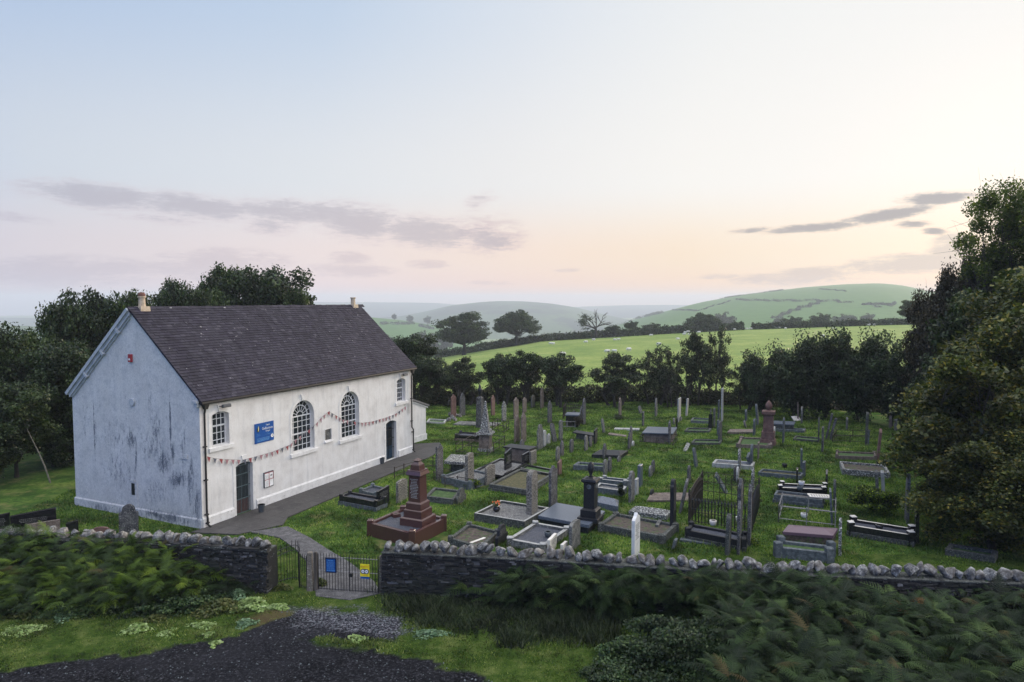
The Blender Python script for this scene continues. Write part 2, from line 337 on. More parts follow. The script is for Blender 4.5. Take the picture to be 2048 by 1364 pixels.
# ------------------------------------------------------------------ ground, field, hills
crx = np.array([-900, 300, 700, 880, 1080, 1330, 1480, 1780, 2100, 3000.]); cry = np.array([745, 740, 728, 716, 683, 668, 660, 650, 645, 640.])
YF0, YF1 = 66.0, 250.0
def zg(x, y):
    x = np.asarray(x, float); y = np.asarray(y, float)
    u = 1024 + FPX * x / np.maximum(y, 40); vc = np.interp(u, crx, cry)
    zc = CH - (vc - 600) / FPX * YF1
    t = np.clip((y - YF0) / (YF1 - YF0), 0, 1)
    z = zc * (t * .75 + .25 * t * t) + .6 * np.sin(t * math.pi) * fbm(x, y, .03, 3, 5)
    t2 = np.clip((y - YF1) / 500, 0, 1); z = z - 95 * (t2 * t2 * (3 - 2 * t2)) - np.clip((y - YF1) / 60, 0, 1) * 3
    return np.where(y < YF0, 0.0, z)
def zgf(x, y): return float(zg(x, y))
def onfield(u, v):
    """the field point under picture position (u, v)"""
    d = ray(u, v)
    for Y in np.arange(66, 262, .5):
        t = Y / d[1]; 
        if CH + d[2] * t <= zgf(d[0] * t, Y): return (d[0] * t, Y, zgf(d[0] * t, Y))
    return (d[0] / d[1] * 255, 255, zgf(d[0] / d[1] * 255, 255))
r = np.concatenate([np.linspace(3, 60, 58), np.linspace(61, 300, 180), np.geomspace(305, 6800, 60)])
a = np.radians(np.concatenate([np.linspace(-180, -50, 30)[:-1], np.linspace(-50, 50, 301), np.linspace(50, 180, 30)[1:-1]]))
Rr, Aa = np.meshgrid(r, a, indexing='ij'); X = Rr * np.sin(Aa); Y = Rr * np.cos(Aa); Z = zg(X, Y)
nr, na = X.shape; idx = np.arange(nr * na).reshape(nr, na)
F = np.stack([idx[:-1], np.roll(idx, -1, 1)[:-1], np.roll(idx, -1, 1)[1:], idx[1:]], -1).reshape(-1, 4)
V = np.stack([X, Y, Z], -1).reshape(-1, 3)
cen = len(V); V = np.vstack([V, [[0, 0, 0]]])
m, nt, b = newmat('meadow_grass'); pos = N(nt, 'ShaderNodeNewGeometry').outputs['Position']
f1 = noise(nt, pos, .09, 5, .6); f2 = noise(nt, pos, 1.1, 6, .7, (1, .6, 1)); f3 = noise(nt, pos, 7, 4, .6)
colf = ramp(nt, f1, [(.34, (.115, .185, .035)), (.5, (.18, .245, .05)), (.66, (.26, .30, .08))])
colf = mixc(nt, mrange(nt, f2, .42, .60, .0, .55), colf, (.085, .165, .035))
colf = mixc(nt, mrange(nt, f3, .52, .65, .0, .4), colf, (.33, .40, .16))
coll = ramp(nt, f2, [(.35, (.025, .060, .012)), (.65, (.06, .115, .025))])
sp = N(nt, 'ShaderNodeSeparateXYZ'); nt.links.new(pos, sp.inputs[0])
nt.links.new(mixc(nt, mrange(nt, sp.outputs[1], 64, 68, 0, 1), coll, colf), b.inputs['Base Color']); b.inputs['Roughness'].default_value = .95; b.inputs['Specular IOR Level'].default_value = .15
bump(nt, b, noise(nt, pos, 3.5, 6, .7), .9, .12)
M['meadow'] = m
g = npmesh('ground', V, F, m, smooth=True); tag(g, kind='structure')
tri = MB().add([(4 * math.sin(t), 4 * math.cos(t), 0.0) for t in np.linspace(0, 2 * math.pi, 25)[:-1]], [tuple(range(23, -1, -1))])

def hill(name, crest, D0, v0, D1, matl, nse=1.0, nu=260, ntt=50, label=None):
    """a hill that starts at depth D0 and has its crest at D1, falling away behind it; crest: [(u, v)] seen from the camera"""
    us = np.linspace(crest[0][0], crest[-1][0], nu); cv_ = np.interp(us, [p[0] for p in crest], [p[1] for p in crest])
    k_ = max(3, nu // 40); ker = np.ones(k_) / k_; cv_ = np.convolve(np.pad(cv_, k_ // 2, 'edge'), ker, 'same')[k_ // 2:k_ // 2 + nu]
    t = np.linspace(0, 1.5, ntt); U, T = np.meshgrid(us, t, indexing='ij'); Y = D0 + (D1 - D0) * T; X = (U - 1024) / FPX * Y
    zc = CH + (600 - cv_)[:, None] / FPX * D1; z0 = CH + (600 - v0) / FPX * D0
    s = np.clip(T, 0, 1); s = np.sin(s * math.pi / 2) ** 1.15
    Zz = z0 + (zc - z0) * s - np.clip(T - 1, 0, 1) ** 2 * (D1 * .3) + nse * fbm(X, Y, 6 / D1, 4, 3) * D1 * .004 * np.clip(T * 4, 0, 1)
    ix = np.arange(U.size).reshape(U.shape)
    F = np.stack([ix[:-1, :-1], ix[1:, :-1], ix[1:, 1:], ix[:-1, 1:]], -1).reshape(-1, 4)
    o = npmesh(name, np.stack([X, Y, Zz], -1).reshape(-1, 3), F, matl, smooth=True); tag(o, kind='structure')
    def at(u, v):
        i = int(np.clip((u - us[0]) / (us[-1] - us[0]) * (nu - 1), 0, nu - 1)); vv = 600 - (Zz[i] - CH) / Y[i] * FPX
        j = int(np.argmin(np.abs(vv[t <= 1.001] - v))); return (X[i, j] + 0, Y[i, j], Zz[i, j])
    return at
def hillmat(name, ca, cb, wood, sc, thr):
    m, nt, b = newmat(name); pos = N(nt, 'ShaderNodeNewGeometry').outputs['Position']
    vo = N(nt, 'ShaderNodeTexVoronoi', i_Scale=sc); mp = N(nt, 'ShaderNodeMapping'); mp.inputs['Scale'].default_value = (1, .45, 0); nt.links.new(pos, mp.inputs[0]); nt.links.new(mp.outputs[0], vo.inputs[0])
    col = ramp(nt, None, [(0, ca), (1, cb)]); rn = col.node; sv = N(nt, 'ShaderNodeSeparateColor'); nt.links.new(vo.outputs['Color'], sv.inputs[0]); nt.links.new(sv.outputs[0], rn.inputs[0])
    g = noise(nt, pos, sc * .8, 6, .65); col = mixc(nt, mrange(nt, g, thr, thr + .04, 0, 1), col, wood)
    col = mixc(nt, mrange(nt, noise(nt, pos, sc * 12, 4, .6), .4, .6, 0, .35), col, tuple(x * .6 for x in ca))
    nt.links.new(col, b.inputs['Base Color']); b.inputs['Roughness'].default_value = 1; b.inputs['Specular IOR Level'].default_value = .05; return m
HM1 = hillmat('hill_pasture', (.075, .16, .040), (.105, .19, .055), (.10, .17, .05), .006, .80)
HM2 = hillmat('far_hill_woods_and_fields', (.05, .09, .04), (.09, .14, .05), (.02, .035, .02), .003, .50)
HM3 = hillmat('distant_ridge', (.04, .07, .04), (.07, .11, .05), (.02, .035, .02), .0015, .50)
at_green = hill('green_hill', [(1180, 668), (1230, 652), (1270, 638), (1330, 622), (1400, 604), (1480, 590), (1540, 583), (1600, 576), (1680, 570), (1755, 568), (1800, 572), (1850, 582), (1950, 596), (2100, 604), (2300, 610), (2600, 615)], 620, 700, 1700, HM1, .25)
at_left = hill('pasture_hill', [(560, 622), (640, 626), (735, 634), (800, 640), (850, 648), (885, 652), (930, 664), (980, 690)], 900, 730, 1450, HM1, .3)
hill('blue_hill', [(420, 645), (640, 640), (740, 637), (800, 632), (850, 622), (900, 610), (960, 603), (1000, 601), (1050, 602), (1100, 606), (1150, 614), (1200, 627), (1260, 640), (1400, 650), (1600, 655)], 1900, 700, 3300, HM2, .8)
hill('far_ridge', [(300, 606), (600, 604), (740, 604), (860, 605), (950, 611), (1050, 616), (1150, 613), (1250, 610), (1340, 609), (1450, 612), (1700, 612), (2200, 610)], 4200, 640, 5600, HM3, .6)
hill('far_moor', [(-500, 640), (-200, 636), (0, 634), (80, 636), (180, 641), (300, 650), (420, 650)], 2500, 680, 4000, HM3, 1)
hill('near_wooded_hill', [(-500, 652), (-100, 648), (40, 651), (110, 656), (180, 664), (300, 690)], 900, 720, 1500, HM2, 1.5)

# ---- yard in front of the wall: grass, dark gravel and pale grit, one fine sheet
xs = np.arange(-17, 19, .07); ys = np.arange(9, 25.6, .07); X, Y = np.meshgrid(xs, ys, indexing='ij')
def gp(lst): return [tuple(G(u, v)[:2]) for u, v in lst]
darkp = gp([(-400, 1420), (-200, 1362), (30, 1342), (180, 1325), (330, 1298), (430, 1282), (560, 1246), (600, 1226), (650, 1232), (720, 1246), (762, 1262), (800, 1272)]) + gp([(770, 1300), (851, 1321), (910, 1339), (957, 1362), (1050, 1420), (1150, 1560), (1150, 2200), (-1200, 2200)])
litp = gp([(585, 1222), (660, 1216), (720, 1226), (790, 1236), (812, 1262), (790, 1276), (700, 1272), (640, 1262), (590, 1250)])
tongue = gp([(620, 1282), (660, 1276), (720, 1278), (790, 1286), (840, 1300), (820, 1320), (764, 1304), (700, 1300), (640, 1294)])
brown = gp([(470, 1240), (560, 1225), (610, 1240), (590, 1254), (480, 1252)])
nA = fbm(X, Y, 1.1, 6, 1); nB = fbm(X, Y, 3.5, 5, 9)
dk = np.clip((sdist(X, Y, darkp) + nA * .55 + nB * .45) / .10 + .5, 0, 1)
tg = np.clip((sdist(X, Y, tongue) + nA * .5 + nB * .5) / .18 + .5, 0, 1); dk = dk * (1 - tg * .9)
lt = np.clip((sdist(X, Y, litp) + nA * .9 + nB * .9 - .05) / .55 + .5, 0, 1)
br = np.clip((sdist(X, Y, brown) + nA * 1.3) / .4 + .5, 0, 1) * .7
GR_X, GR_Y, GR_DK, GR_LT = xs, ys, dk, lt
Z = .045 + nA * .05 - .01 * dk
ix = np.arange(X.size).reshape(X.shape); F = np.stack([ix[:-1, :-1], ix[1:, :-1], ix[1:, 1:], ix[:-1, 1:]], -1).reshape(-1, 4)
m, nt, b = newmat('yard_surface'); pos = N(nt, 'ShaderNodeNewGeometry').outputs['Position']
at = N(nt, 'ShaderNodeAttribute'); at.attribute_name = 'zone'; sc_ = N(nt, 'ShaderNodeSeparateColor'); nt.links.new(at.outputs['Color'], sc_.inputs[0])
gr = ramp(nt, noise(nt, pos, 1.3, 8, .75), [(.36, (.012, .028, .005)), (.5, (.048, .082, .014)), (.64, (.115, .14, .04))])
gr = mixc(nt, mrange(nt, noise(nt, pos, 26, 5, .7), .45, .62, 0, .6), gr, (.02, .04, .008))
sn = noise(nt, pos, 16, 4, .75)
da = ramp(nt, sn, [(.36, (.003, .003, .004)), (.50, (.010, .010, .012)), (.60, (.030, .030, .035)), (.72, (.13, .13, .145))])
da = mixc(nt, mrange(nt, noise(nt, pos, .35, 4, .6), .45, .62, 0, .4), da, (.030, .030, .036))
li = ramp(nt, sn, [(.40, (.008, .008, .011)), (.52, (.045, .045, .055)), (.66, (.30, .30, .33))])
co = mixc(nt, sc_.outputs[0], gr, da); co = mixc(nt, sc_.outputs[1], co, li); co = mixc(nt, sc_.outputs[2], co, (.085, .055, .035))
nt.links.new(co, b.inputs['Base Color']); b.inputs['Roughness'].default_value = .95; b.inputs['Specular IOR Level'].default_value = .05
bump(nt, b, noise(nt, pos, 16, 5, .75), .9, .03)
yard = npmesh('yard', np.stack([X, Y, Z], -1).reshape(-1, 3), F, m, smooth=True); tag(yard, kind='structure')
ca = yard.data.color_attributes.new('zone', 'FLOAT_COLOR', 'POINT')
ca.data.foreach_set('color', np.stack([dk, lt * (1 - br), br * (1 - dk), np.ones_like(dk)], -1).astype(np.float32).ravel())

# ---- graveyard lawn
xs = np.arange(-34, 45, .25); ys = np.arange(24.1, 67.5, .25); X, Y = np.meshgrid(xs, ys, indexing='ij')
Z = .004 + np.clip(fbm(X, Y, .5, 3, 4) * .14 + fbm(X, Y, 1.7, 2, 8) * .06, 0, 1) * np.clip((Y - 24.5) / 2, 0, 1) + .006
def lawnz(x, y): return float(np.clip(fbm(x, y, .5, 3, 4) * .14 + fbm(x, y, 1.7, 2, 8) * .06, 0, 1)) * min(1, max(0, (y - 24.5) / 2)) + .01
ix = np.arange(X.size).reshape(X.shape); F = np.stack([ix[:-1, :-1], ix[1:, :-1], ix[1:, 1:], ix[:-1, 1:]], -1).reshape(-1, 4)
m, nt, b = newmat('lawn_grass'); pos = N(nt, 'ShaderNodeNewGeometry').outputs['Position']
gr = ramp(nt, noise(nt, pos, .55, 5, .6), [(.35, (.020, .052, .007)), (.5, (.055, .115, .015)), (.65, (.135, .185, .036))])
gr = mixc(nt, mrange(nt, noise(nt, pos, 5, 6, .7), .42, .62, 0, .6), gr, (.018, .040, .008))
gr = mixc(nt, mrange(nt, noise(nt, pos, .9, 5, .6, (1, 1, 1)), .54, .66, 0, .7), gr, (.17, .16, .06))
nt.links.new(gr, b.inputs['Base Color']); b.inputs['Roughness'].default_value = .9; b.inputs['Specular IOR Level'].default_value = .15
bump(nt, b, noise(nt, pos, 9, 5, .7), 1.0, .06)
lawn = npmesh('lawn', np.stack([X, Y, Z], -1).reshape(-1, 3), F, m, smooth=True); tag(lawn, kind='structure')

# ------------------------------------------------------------------ chapel
B0 = G(405, 1058); BA = math.atan2(0.90974333, 0.41517113)   # local x runs along the long wall, local y back towards the left
BL, BW, EH, RH = 16.1, 8.05, 5.42, 9.08
bX = np.array([math.cos(BA), math.sin(BA), 0]); bY = np.array([-math.sin(BA), math.cos(BA), 0])
def onwall(u, v, off=0.0):
    """(s, z) on the long wall plane moved out by off"""
    P0 = B0 - bY * off; d = ray(u, v); t = ((P0 - [0, 0, CH]) @ bY) / (d @ bY); q = np.array([0, 0, CH]) + t * d - B0
    return float(q @ bX), float(q[2])
chapel = empty('chapel', B0, BA, 'white rendered chapel with dark slate roof, its gable end stained and blue in shade', 'chapel')

def wallmat(name, gable):
    m, nt, b = newmat(name); tc = N(nt, 'ShaderNodeTexCoord'); vec = tc.outputs['Object']
    col = ramp(nt, noise(nt, vec, 1.3, 6, .65), [(.3, (.60, .58, .56)), (.5, (.70, .685, .665)), (.7, (.76, .75, .74))])
    st = noise(nt, vec, 2.2, 6, .7, (1.6, 1.6, .22)); fine = noise(nt, vec, 11, 6, .8, (1.5, 1.5, .7)); med = noise(nt, vec, 2.6, 7, .75)
    col = mixc(nt, mrange(nt, st, .50, .72, 0, .32), col, (.30, .31, .33))
    col = mixc(nt, mrange(nt, fine, .56, .70, 0, .45), col, (.30, .30, .31))
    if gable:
        col = mixc(nt, .22, col, (.36, .40, .46))  # even blue-grey tint puts the gable's shade into the render colour
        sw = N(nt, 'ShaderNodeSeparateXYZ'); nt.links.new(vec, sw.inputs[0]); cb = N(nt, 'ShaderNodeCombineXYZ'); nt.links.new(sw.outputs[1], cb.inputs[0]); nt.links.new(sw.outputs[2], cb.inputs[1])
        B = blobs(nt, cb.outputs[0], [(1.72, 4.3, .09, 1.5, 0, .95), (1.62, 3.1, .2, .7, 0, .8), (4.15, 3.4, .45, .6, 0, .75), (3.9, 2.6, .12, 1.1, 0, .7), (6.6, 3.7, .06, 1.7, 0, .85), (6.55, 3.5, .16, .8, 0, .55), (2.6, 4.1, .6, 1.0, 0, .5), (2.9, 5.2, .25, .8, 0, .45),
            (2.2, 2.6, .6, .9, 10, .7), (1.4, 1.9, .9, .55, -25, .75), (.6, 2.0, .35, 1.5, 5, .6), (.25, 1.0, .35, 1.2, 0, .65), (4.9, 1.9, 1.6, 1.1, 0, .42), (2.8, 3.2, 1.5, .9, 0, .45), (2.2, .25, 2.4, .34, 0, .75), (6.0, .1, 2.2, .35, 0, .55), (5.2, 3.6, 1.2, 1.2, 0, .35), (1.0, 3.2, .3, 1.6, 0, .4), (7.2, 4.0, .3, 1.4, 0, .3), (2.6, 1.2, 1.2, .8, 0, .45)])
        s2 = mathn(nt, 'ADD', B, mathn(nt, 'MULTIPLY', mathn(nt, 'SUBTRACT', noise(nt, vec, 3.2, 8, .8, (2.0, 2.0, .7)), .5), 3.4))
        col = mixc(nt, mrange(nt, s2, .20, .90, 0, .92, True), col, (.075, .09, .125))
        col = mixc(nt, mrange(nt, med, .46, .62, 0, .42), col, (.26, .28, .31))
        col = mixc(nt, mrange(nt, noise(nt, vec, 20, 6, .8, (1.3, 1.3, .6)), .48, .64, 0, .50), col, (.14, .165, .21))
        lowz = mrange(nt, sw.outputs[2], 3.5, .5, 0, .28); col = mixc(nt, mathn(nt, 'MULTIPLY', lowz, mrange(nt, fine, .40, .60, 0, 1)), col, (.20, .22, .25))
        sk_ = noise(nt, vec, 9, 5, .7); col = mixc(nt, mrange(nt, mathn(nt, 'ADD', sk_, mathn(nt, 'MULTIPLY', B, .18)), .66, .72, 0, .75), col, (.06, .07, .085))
    else:
        sw = N(nt, 'ShaderNodeSeparateXYZ'); nt.links.new(vec, sw.inputs[0]); cb = N(nt, 'ShaderNodeCombineXYZ'); nt.links.new(sw.outputs[0], cb.inputs[0]); nt.links.new(sw.outputs[2], cb.inputs[1])
        B = blobs(nt, cb.outputs[0], [(15.6, 2.9, .35, .9, 0, .9), (15.2, 3.1, .5, .3, 0, .6), (3.6, 2.85, .9, .25, 0, .35), (2.0, 2.8, .6, .3, 0, .4), (6.2, 2.0, .8, .12, 0, .5), (9.9, 2.0, .8, .12, 0, .5), (8.0, .1, 8.0, .16, 0, .5), (3.3, 1.0, .25, .8, 0, .3), (10.5, 1.2, 1.6, 1.2, 0, .3)])
        s2 = mathn(nt, 'ADD', B, mathn(nt, 'MULTIPLY', mathn(nt, 'SUBTRACT', med, .5), 1.6))
        col = mixc(nt, mrange(nt, s2, .35, .95, 0, .6, True), col, (.25, .23, .20))
    nt.links.new(col, b.inputs['Base Color']); b.inputs['Roughness'].default_value = .9; b.inputs['Specular IOR Level'].default_value = .2
    h = mathn(nt, 'ADD', noise(nt, vec, 22, 6, .7), mathn(nt, 'MULTIPLY', noise(nt, vec, 1.6, 4, .6), 1.5))
    bump(nt, b, h, .35, .02); return m
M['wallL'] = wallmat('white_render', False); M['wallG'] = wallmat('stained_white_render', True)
M['trim'] = mat('white_surround_paint', [(.54, .53, .52), (.68, .67, .655), (.75, .745, .735)], 3, .8, .25, .006, (.32, .31, .29), 9, (.64, .72))

def arc(cx, z0, r, a0, a1, n): return [(cx + r * math.cos(t), z0 + r * math.sin(t)) for t in np.linspace(a0, a1, n)]
def opening(s0, s1, z0, z1, kind):
    """outline, anticlockwise from lower left"""
    if kind == 'round':
        r = (s1 - s0) / 2; return [(s0, z0), (s1, z0)] + arc((s0 + s1) / 2, z1 - r, r, 0, math.pi, 25)
    if kind == 'seg':
        w = (s1 - s0) / 2; h = .13; r = (w * w + h * h) / (2 * h); a_ = math.asin(w / r)
        return [(s0, z0), (s1, z0)] + arc((s0 + s1) / 2, z1 - r, r, math.pi / 2 - a_, math.pi / 2 + a_, 9)
    return [(s0, z0), (s1, z0), (s1, z1), (s0, z1)]
def offs(poly, d):
    n = len(poly); o = []
    for i in range(n):
        a_, b_, c_ = Vector(poly[i - 1]), Vector(poly[i]), Vector(poly[(i + 1) % n]); e1_ = (b_ - a_).normalized(); e2_ = (c_ - b_).normalized()
        n1 = Vector((e1_.y, -e1_.x)); n2 = Vector((e2_.y, -e2_.x)); k = (n1 + n2); k = k / max(.3, k.dot(n1)) if k.length > 1e-6 else n1
        o.append(tuple(b_ + k * d))
    return o
OP = {'doorA': (1.84, 2.82, -.02, 2.33, 'seg'), 'doorB': (13.2, 14.26, .05, 2.38, 'seg'), 'winA': (.60, 1.53, 3.30, 4.77, 'seg'), 'winB': (14.36, 15.28, 3.36, 4.78, 'seg'),
      'archA': (5.42, 6.98, 2.06, 4.57, 'round'), 'archB': (9.10, 10.66, 2.06, 4.57, 'round'), 'vent': (7.80, 8.30, 2.23, 2.83, 'flat')}
OPO = {k: opening(*v) for k, v in OP.items()}
def holed(outer, holes, y=0.0):
    bm = bmesh.new()
    for lp in [outer] + holes:
        vs = [bm.verts.new((p[0], y, p[1])) for p in lp]
        for i in range(len(vs)): bm.edges.new((vs[i], vs[(i + 1) % len(vs)]))
    bmesh.ops.triangle_fill(bm, use_beauty=True, use_dissolve=False, edges=bm.edges)
    bm.normal_update(); bad = [f for f in bm.faces if f.normal.y > 0]; bmesh.ops.reverse_faces(bm, faces=bad)
    mb = MB(); mb.v = [tuple(v.co) for v in bm.verts]; bm.verts.index_update(); mb.f = [tuple(v.index for v in f.verts) for f in bm.faces]; bm.free(); return mb
mb = holed([(0, -.3), (BL, -.3), (BL, EH), (0, EH)], list(OPO.values()))
for k, lp in OPO.items():
    dpt = .10 if k == 'vent' else .30; n = len(lp)
    mb.add([(p[0], 0, p[1]) for p in lp] + [(p[0], dpt, p[1]) for p in lp], [(i, (i + 1) % n, (i + 1) % n + n, i + n) for i in range(n)])
mb.build('front_wall', M['wallL'], chapel)
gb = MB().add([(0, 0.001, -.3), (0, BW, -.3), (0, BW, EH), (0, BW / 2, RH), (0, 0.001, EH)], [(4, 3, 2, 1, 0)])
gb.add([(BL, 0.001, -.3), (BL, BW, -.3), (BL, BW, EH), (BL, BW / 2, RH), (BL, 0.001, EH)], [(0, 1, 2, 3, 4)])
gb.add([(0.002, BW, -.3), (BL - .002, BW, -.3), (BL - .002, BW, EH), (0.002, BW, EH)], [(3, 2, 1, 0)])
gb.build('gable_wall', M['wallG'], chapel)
# plinths, in pieces between the doors
pb = MB()
for s0, s1 in ((0.0, 1.66), (3.0, 13.03), (14.43, BL)):
    pb.prism([(0, -.3), (-.07, -.3), (-.07, .40), (-.012, .47), (0, .47)], s0, s1, 'x')
pb.build('plinth', M['trim'], chapel)
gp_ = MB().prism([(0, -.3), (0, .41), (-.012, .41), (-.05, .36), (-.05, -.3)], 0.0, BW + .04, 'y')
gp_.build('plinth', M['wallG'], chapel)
# surrounds and sills
sb = MB()
def band(lp, w, y0, y1, closed=True):
    o = offs(lp, w); n = len(lp); rngi = range(n) if closed else range(n - 1)
    mbb = MB().add([(p[0], y0, p[1]) for p in lp] + [(p[0], y0, p[1]) for p in o] + [(p[0], y1, p[1]) for p in o],
                   [(i, i + n, (i + 1) % n + n, (i + 1) % n) for i in rngi] + [(i + n, i + 2 * n, (i + 1) % n + 2 * n, (i + 1) % n + n) for i in rngi]); return mbb
for k in ('doorA', 'doorB', 'winA', 'winB', 'archA', 'archB', 'vent'):
    lp = OPO[k]; lp2 = lp[1:] + lp[:1]      # start at lower right, run up and round to lower left
    m_ = band(lp2, .16 if k != 'vent' else .06, -.014, 0, k == 'vent'); m_.build('door_surround' if 'door' in k else 'window_surround', M['trim'], chapel)
    if 'door' not in k:
        s0, s1, z0, z1, _ = OP[k]; e = .20 if 'vent' not in k else .07; hh = .17 if 'vent' not in k else .08
        MB().prism([(.22 if 'vent' not in k else .05, z0 + .05), (-.10, z0 - .02), (-.10, z0 - hh), (-.0, z0 - hh - .01)], s0 - e, s1 + e, 'x').build('window_sill', M['trim'], chapel)
    if k in ('archA', 'archB', 'winA', 'winB', 'doorA', 'doorB'):
        s0, s1, z0, z1, _ = OP[k]; c_ = (s0 + s1) / 2
        MB().prism([(c_ - .10, z1 + .005), (c_ + .10, z1 + .005), (c_ + .17, z1 + .31), (c_ - .17, z1 + .31)], -.05, 0, 'y').build('keystone', M['trim'], chapel)
# windows: frame as the part, glass as its sub-part
def bar(mb, a_, b_, w, y0, y1):
    a_ = Vector(a_); b_ = Vector(b_); d = (b_ - a_).normalized(); n = Vector((-d.y, d.x)) * w / 2
    mb.prism([tuple(a_ - n), tuple(b_ - n), tuple(b_ + n), tuple(a_ + n)], y0, y1, 'y')
def clip_h(lp, s):
    """lowest and highest z of the outline at s"""
    zs = []
    for i in range(len(lp)):
        (a0, b0), (a1, b1) = lp[i], lp[(i + 1) % len(lp)]
        if (a0 - s) * (a1 - s) <= 0 and abs(a1 - a0) > 1e-9: zs.append(b0 + (b1 - b0) * (s - a0) / (a1 - a0))
    return min(zs), max(zs)
def window(k, nx, rows):
    s0, s1, z0, z1, kd = OP[k]; lp = OPO[k]; mb = MB(); ins = offs(lp, -.045); n = len(lp)
    mb.add([(p[0], .20, p[1]) for p in lp] + [(p[0], .20, p[1]) for p in ins] + [(p[0], .26, p[1]) for p in ins], [(i, (i + 1) % n, (i + 1) % n + n, i + n) for i in range(n)] + [(i + n, (i + 1) % n + n, (i + 1) % n + 2 * n, i + 2 * n) for i in range(n)])
    zt = z1 - (s1 - s0) / 2 if kd == 'round' else z1
    for i in range(1, nx):
        s = s0 + (s1 - s0) * i / nx; a_, b_ = clip_h(lp, s); bar(mb, (s, a_), (s, zt if kd == 'round' else b_), .028, .215, .25)
    for i, zf in enumerate(rows):
        z = z0 + (zt - z0) * zf; wd = .07 if i == len(rows) // 2 else .026; bar(mb, (s0 + .01, z), (s1 - .01, z), wd, .208 - (.01 if wd > .05 else 0), .25)
    if kd == 'round':
        cx = (s0 + s1) / 2; r = (s1 - s0) / 2; bar(mb, (s0 + .01, zt), (s1 - .01, zt), .06, .203, .25)
        for rr, w in ((r * .68, .05), (r * .30, .028)):
            pts = arc(cx, zt, rr, 0, math.pi, 17)
            for i in range(16): bar(mb, pts[i], pts[i + 1], w, .212, .25)
        for i in range(1, 8):
            t = math.pi * i / 8; bar(mb, (cx + r * .30 * math.cos(t), zt + r * .30 * math.sin(t)), (cx + r * .97 * math.cos(t), zt + r * .97 * math.sin(t)), .022, .218, .25)
    f = mb.build('window_frame', M['frame'], chapel)
    MB().add([(p[0], .235, p[1]) for p in lp], [tuple(range(n - 1, -1, -1))][::-1]).build('pane', M['glass'], f)
    return f
window('winA', 4, [.16, .37, .575, .78, .93]); window('winB', 4, [.16, .37, .575, .78, .93])
window('archA', 5, [.17, .34, .5, .69, .85]); window('archB', 5, [.17, .34, .5, .69, .85])
# louvred vent
vb = MB(); s0, s1, z0, z1, _ = OP['vent']
for i in range(9): z = z0 + .03 + i * (z1 - z0) / 9; vb.prism([(.02, z), (.07, z + .045), (.075, z + .04), (.025, z - .005)], s0, s1, 'x')
v_ = vb.build('vent', M['grey'], chapel); MB().add([(s0, .095, z0), (s1, .095, z0), (s1, .095, z1), (s0, .095, z1)], [(0, 1, 2, 3)]).build('vent_back', M['doordark'], v_)
# doors behind iron grilles
def door(k, lower, upper, grm):
    s0, s1, z0, z1, _ = OP[k]; lp = OPO[k]; n = len(lp)
    d = MB().add([(p[0], .295, p[1]) for p in lp], [tuple(range(n))]).build('door', upper, chapel)
    MB().box(s0 + .03, s1 - .03, .272, .29, z0, z0 + .62).build('door_panel', lower, d)
    if k == 'doorB':
        for a_, b_ in ((s0 + .06, (s0 + s1) / 2 - .03), ((s0 + s1) / 2 + .03, s1 - .06)):
            MB().box(a_, b_, .275, .29, z0 + .75, z0 + 1.9).build('door_glass', M['glass'], d)
    g_ = MB(); nb_ = 11
    for i in range(nb_ + 1):
        s = s0 + .03 + (s1 - s0 - .06) * i / nb_; a_, b_ = clip_h(lp, s); g_.tube([(s, .16, z0 + .02), (s, .16, b_ - .02)], .009 if i != nb_ // 2 else .018, 5)
    for zf in (.02, .29, .53, .76, .93): bar(g_, (s0 + .01, z0 + (z1 - z0) * zf), (s1 - .01, z0 + (z1 - z0) * zf), .03, .145, .175)
    g_.build('door_grille', grm, chapel)
door('doorA', M['doorbrown'], M['doordark'], M['grillewhite']); door('doorB', M['doorblue'], M['doorblue'], M['ironblack'])
# roof: slates laid one by one over boarding
SL = math.hypot(BW / 2 + .22, (RH - EH) / (BW / 2) * (BW / 2 + .22)); tp = math.atan2(RH - EH, BW / 2)
def roofside(sgn):
    nrow = 35; V_ = []; F_ = []; r0 = random.Random(5 if sgn > 0 else 6)
    for i in range(nrow):
        d0 = SL * i / nrow; d1 = d0 + SL / nrow * 1.12; off = (i % 2) * .135; s = -.10 - off
        while s < BL + .12:
            w = .27 * r0.uniform(.92, 1.08); a_, b_ = max(s + .004, -.10), min(s + w - .004, BL + .12)
            if b_ - a_ > .03:
                j = r0.uniform(0, .012); t0 = .030 + j; t1 = .012 + j * .4; x = len(V_); dd = r0.uniform(-.012, .012)
                for (dist, th) in ((d0 + dd, t0), (d1, t1)):
                    yy = -.22 + dist * math.cos(tp); zz = EH + .10 - .22 * math.tan(tp) + dist * math.sin(tp)
                    for q in (a_, b_):
                        for tt in (0, th): V_.append((q, (yy - tt * math.sin(tp)), zz + tt * math.cos(tp)))
                F_ += [(x + 1, x + 3, x + 7, x + 5), (x, x + 2, x + 3, x + 1), (x, x + 1, x + 5, x + 4), (x + 2, x + 6, x + 7, x + 3)]
            s += w
    if sgn < 0: V_ = [(p[0], BW - p[1], p[2]) for p in V_]
    mb = MB().add(V_, F_)
    y0, z0 = -.24, EH + .085 - .24 * math.tan(tp); y1, z1 = BW / 2, EH + .085 + BW / 2 * math.tan(tp)
    q = [(y0, z0), (y1, z1), (y1, z1 - .07), (y0, z0 - .07)]
    if sgn < 0: q = [(BW - a_, b_) for a_, b_ in q]
    mb.prism(q, -.09, BL + .11, 'x'); return mb
m, nt, b = newmat('roof_slates'); g_ = N(nt, 'ShaderNodeNewGeometry'); tc = N(nt, 'ShaderNodeTexCoord')
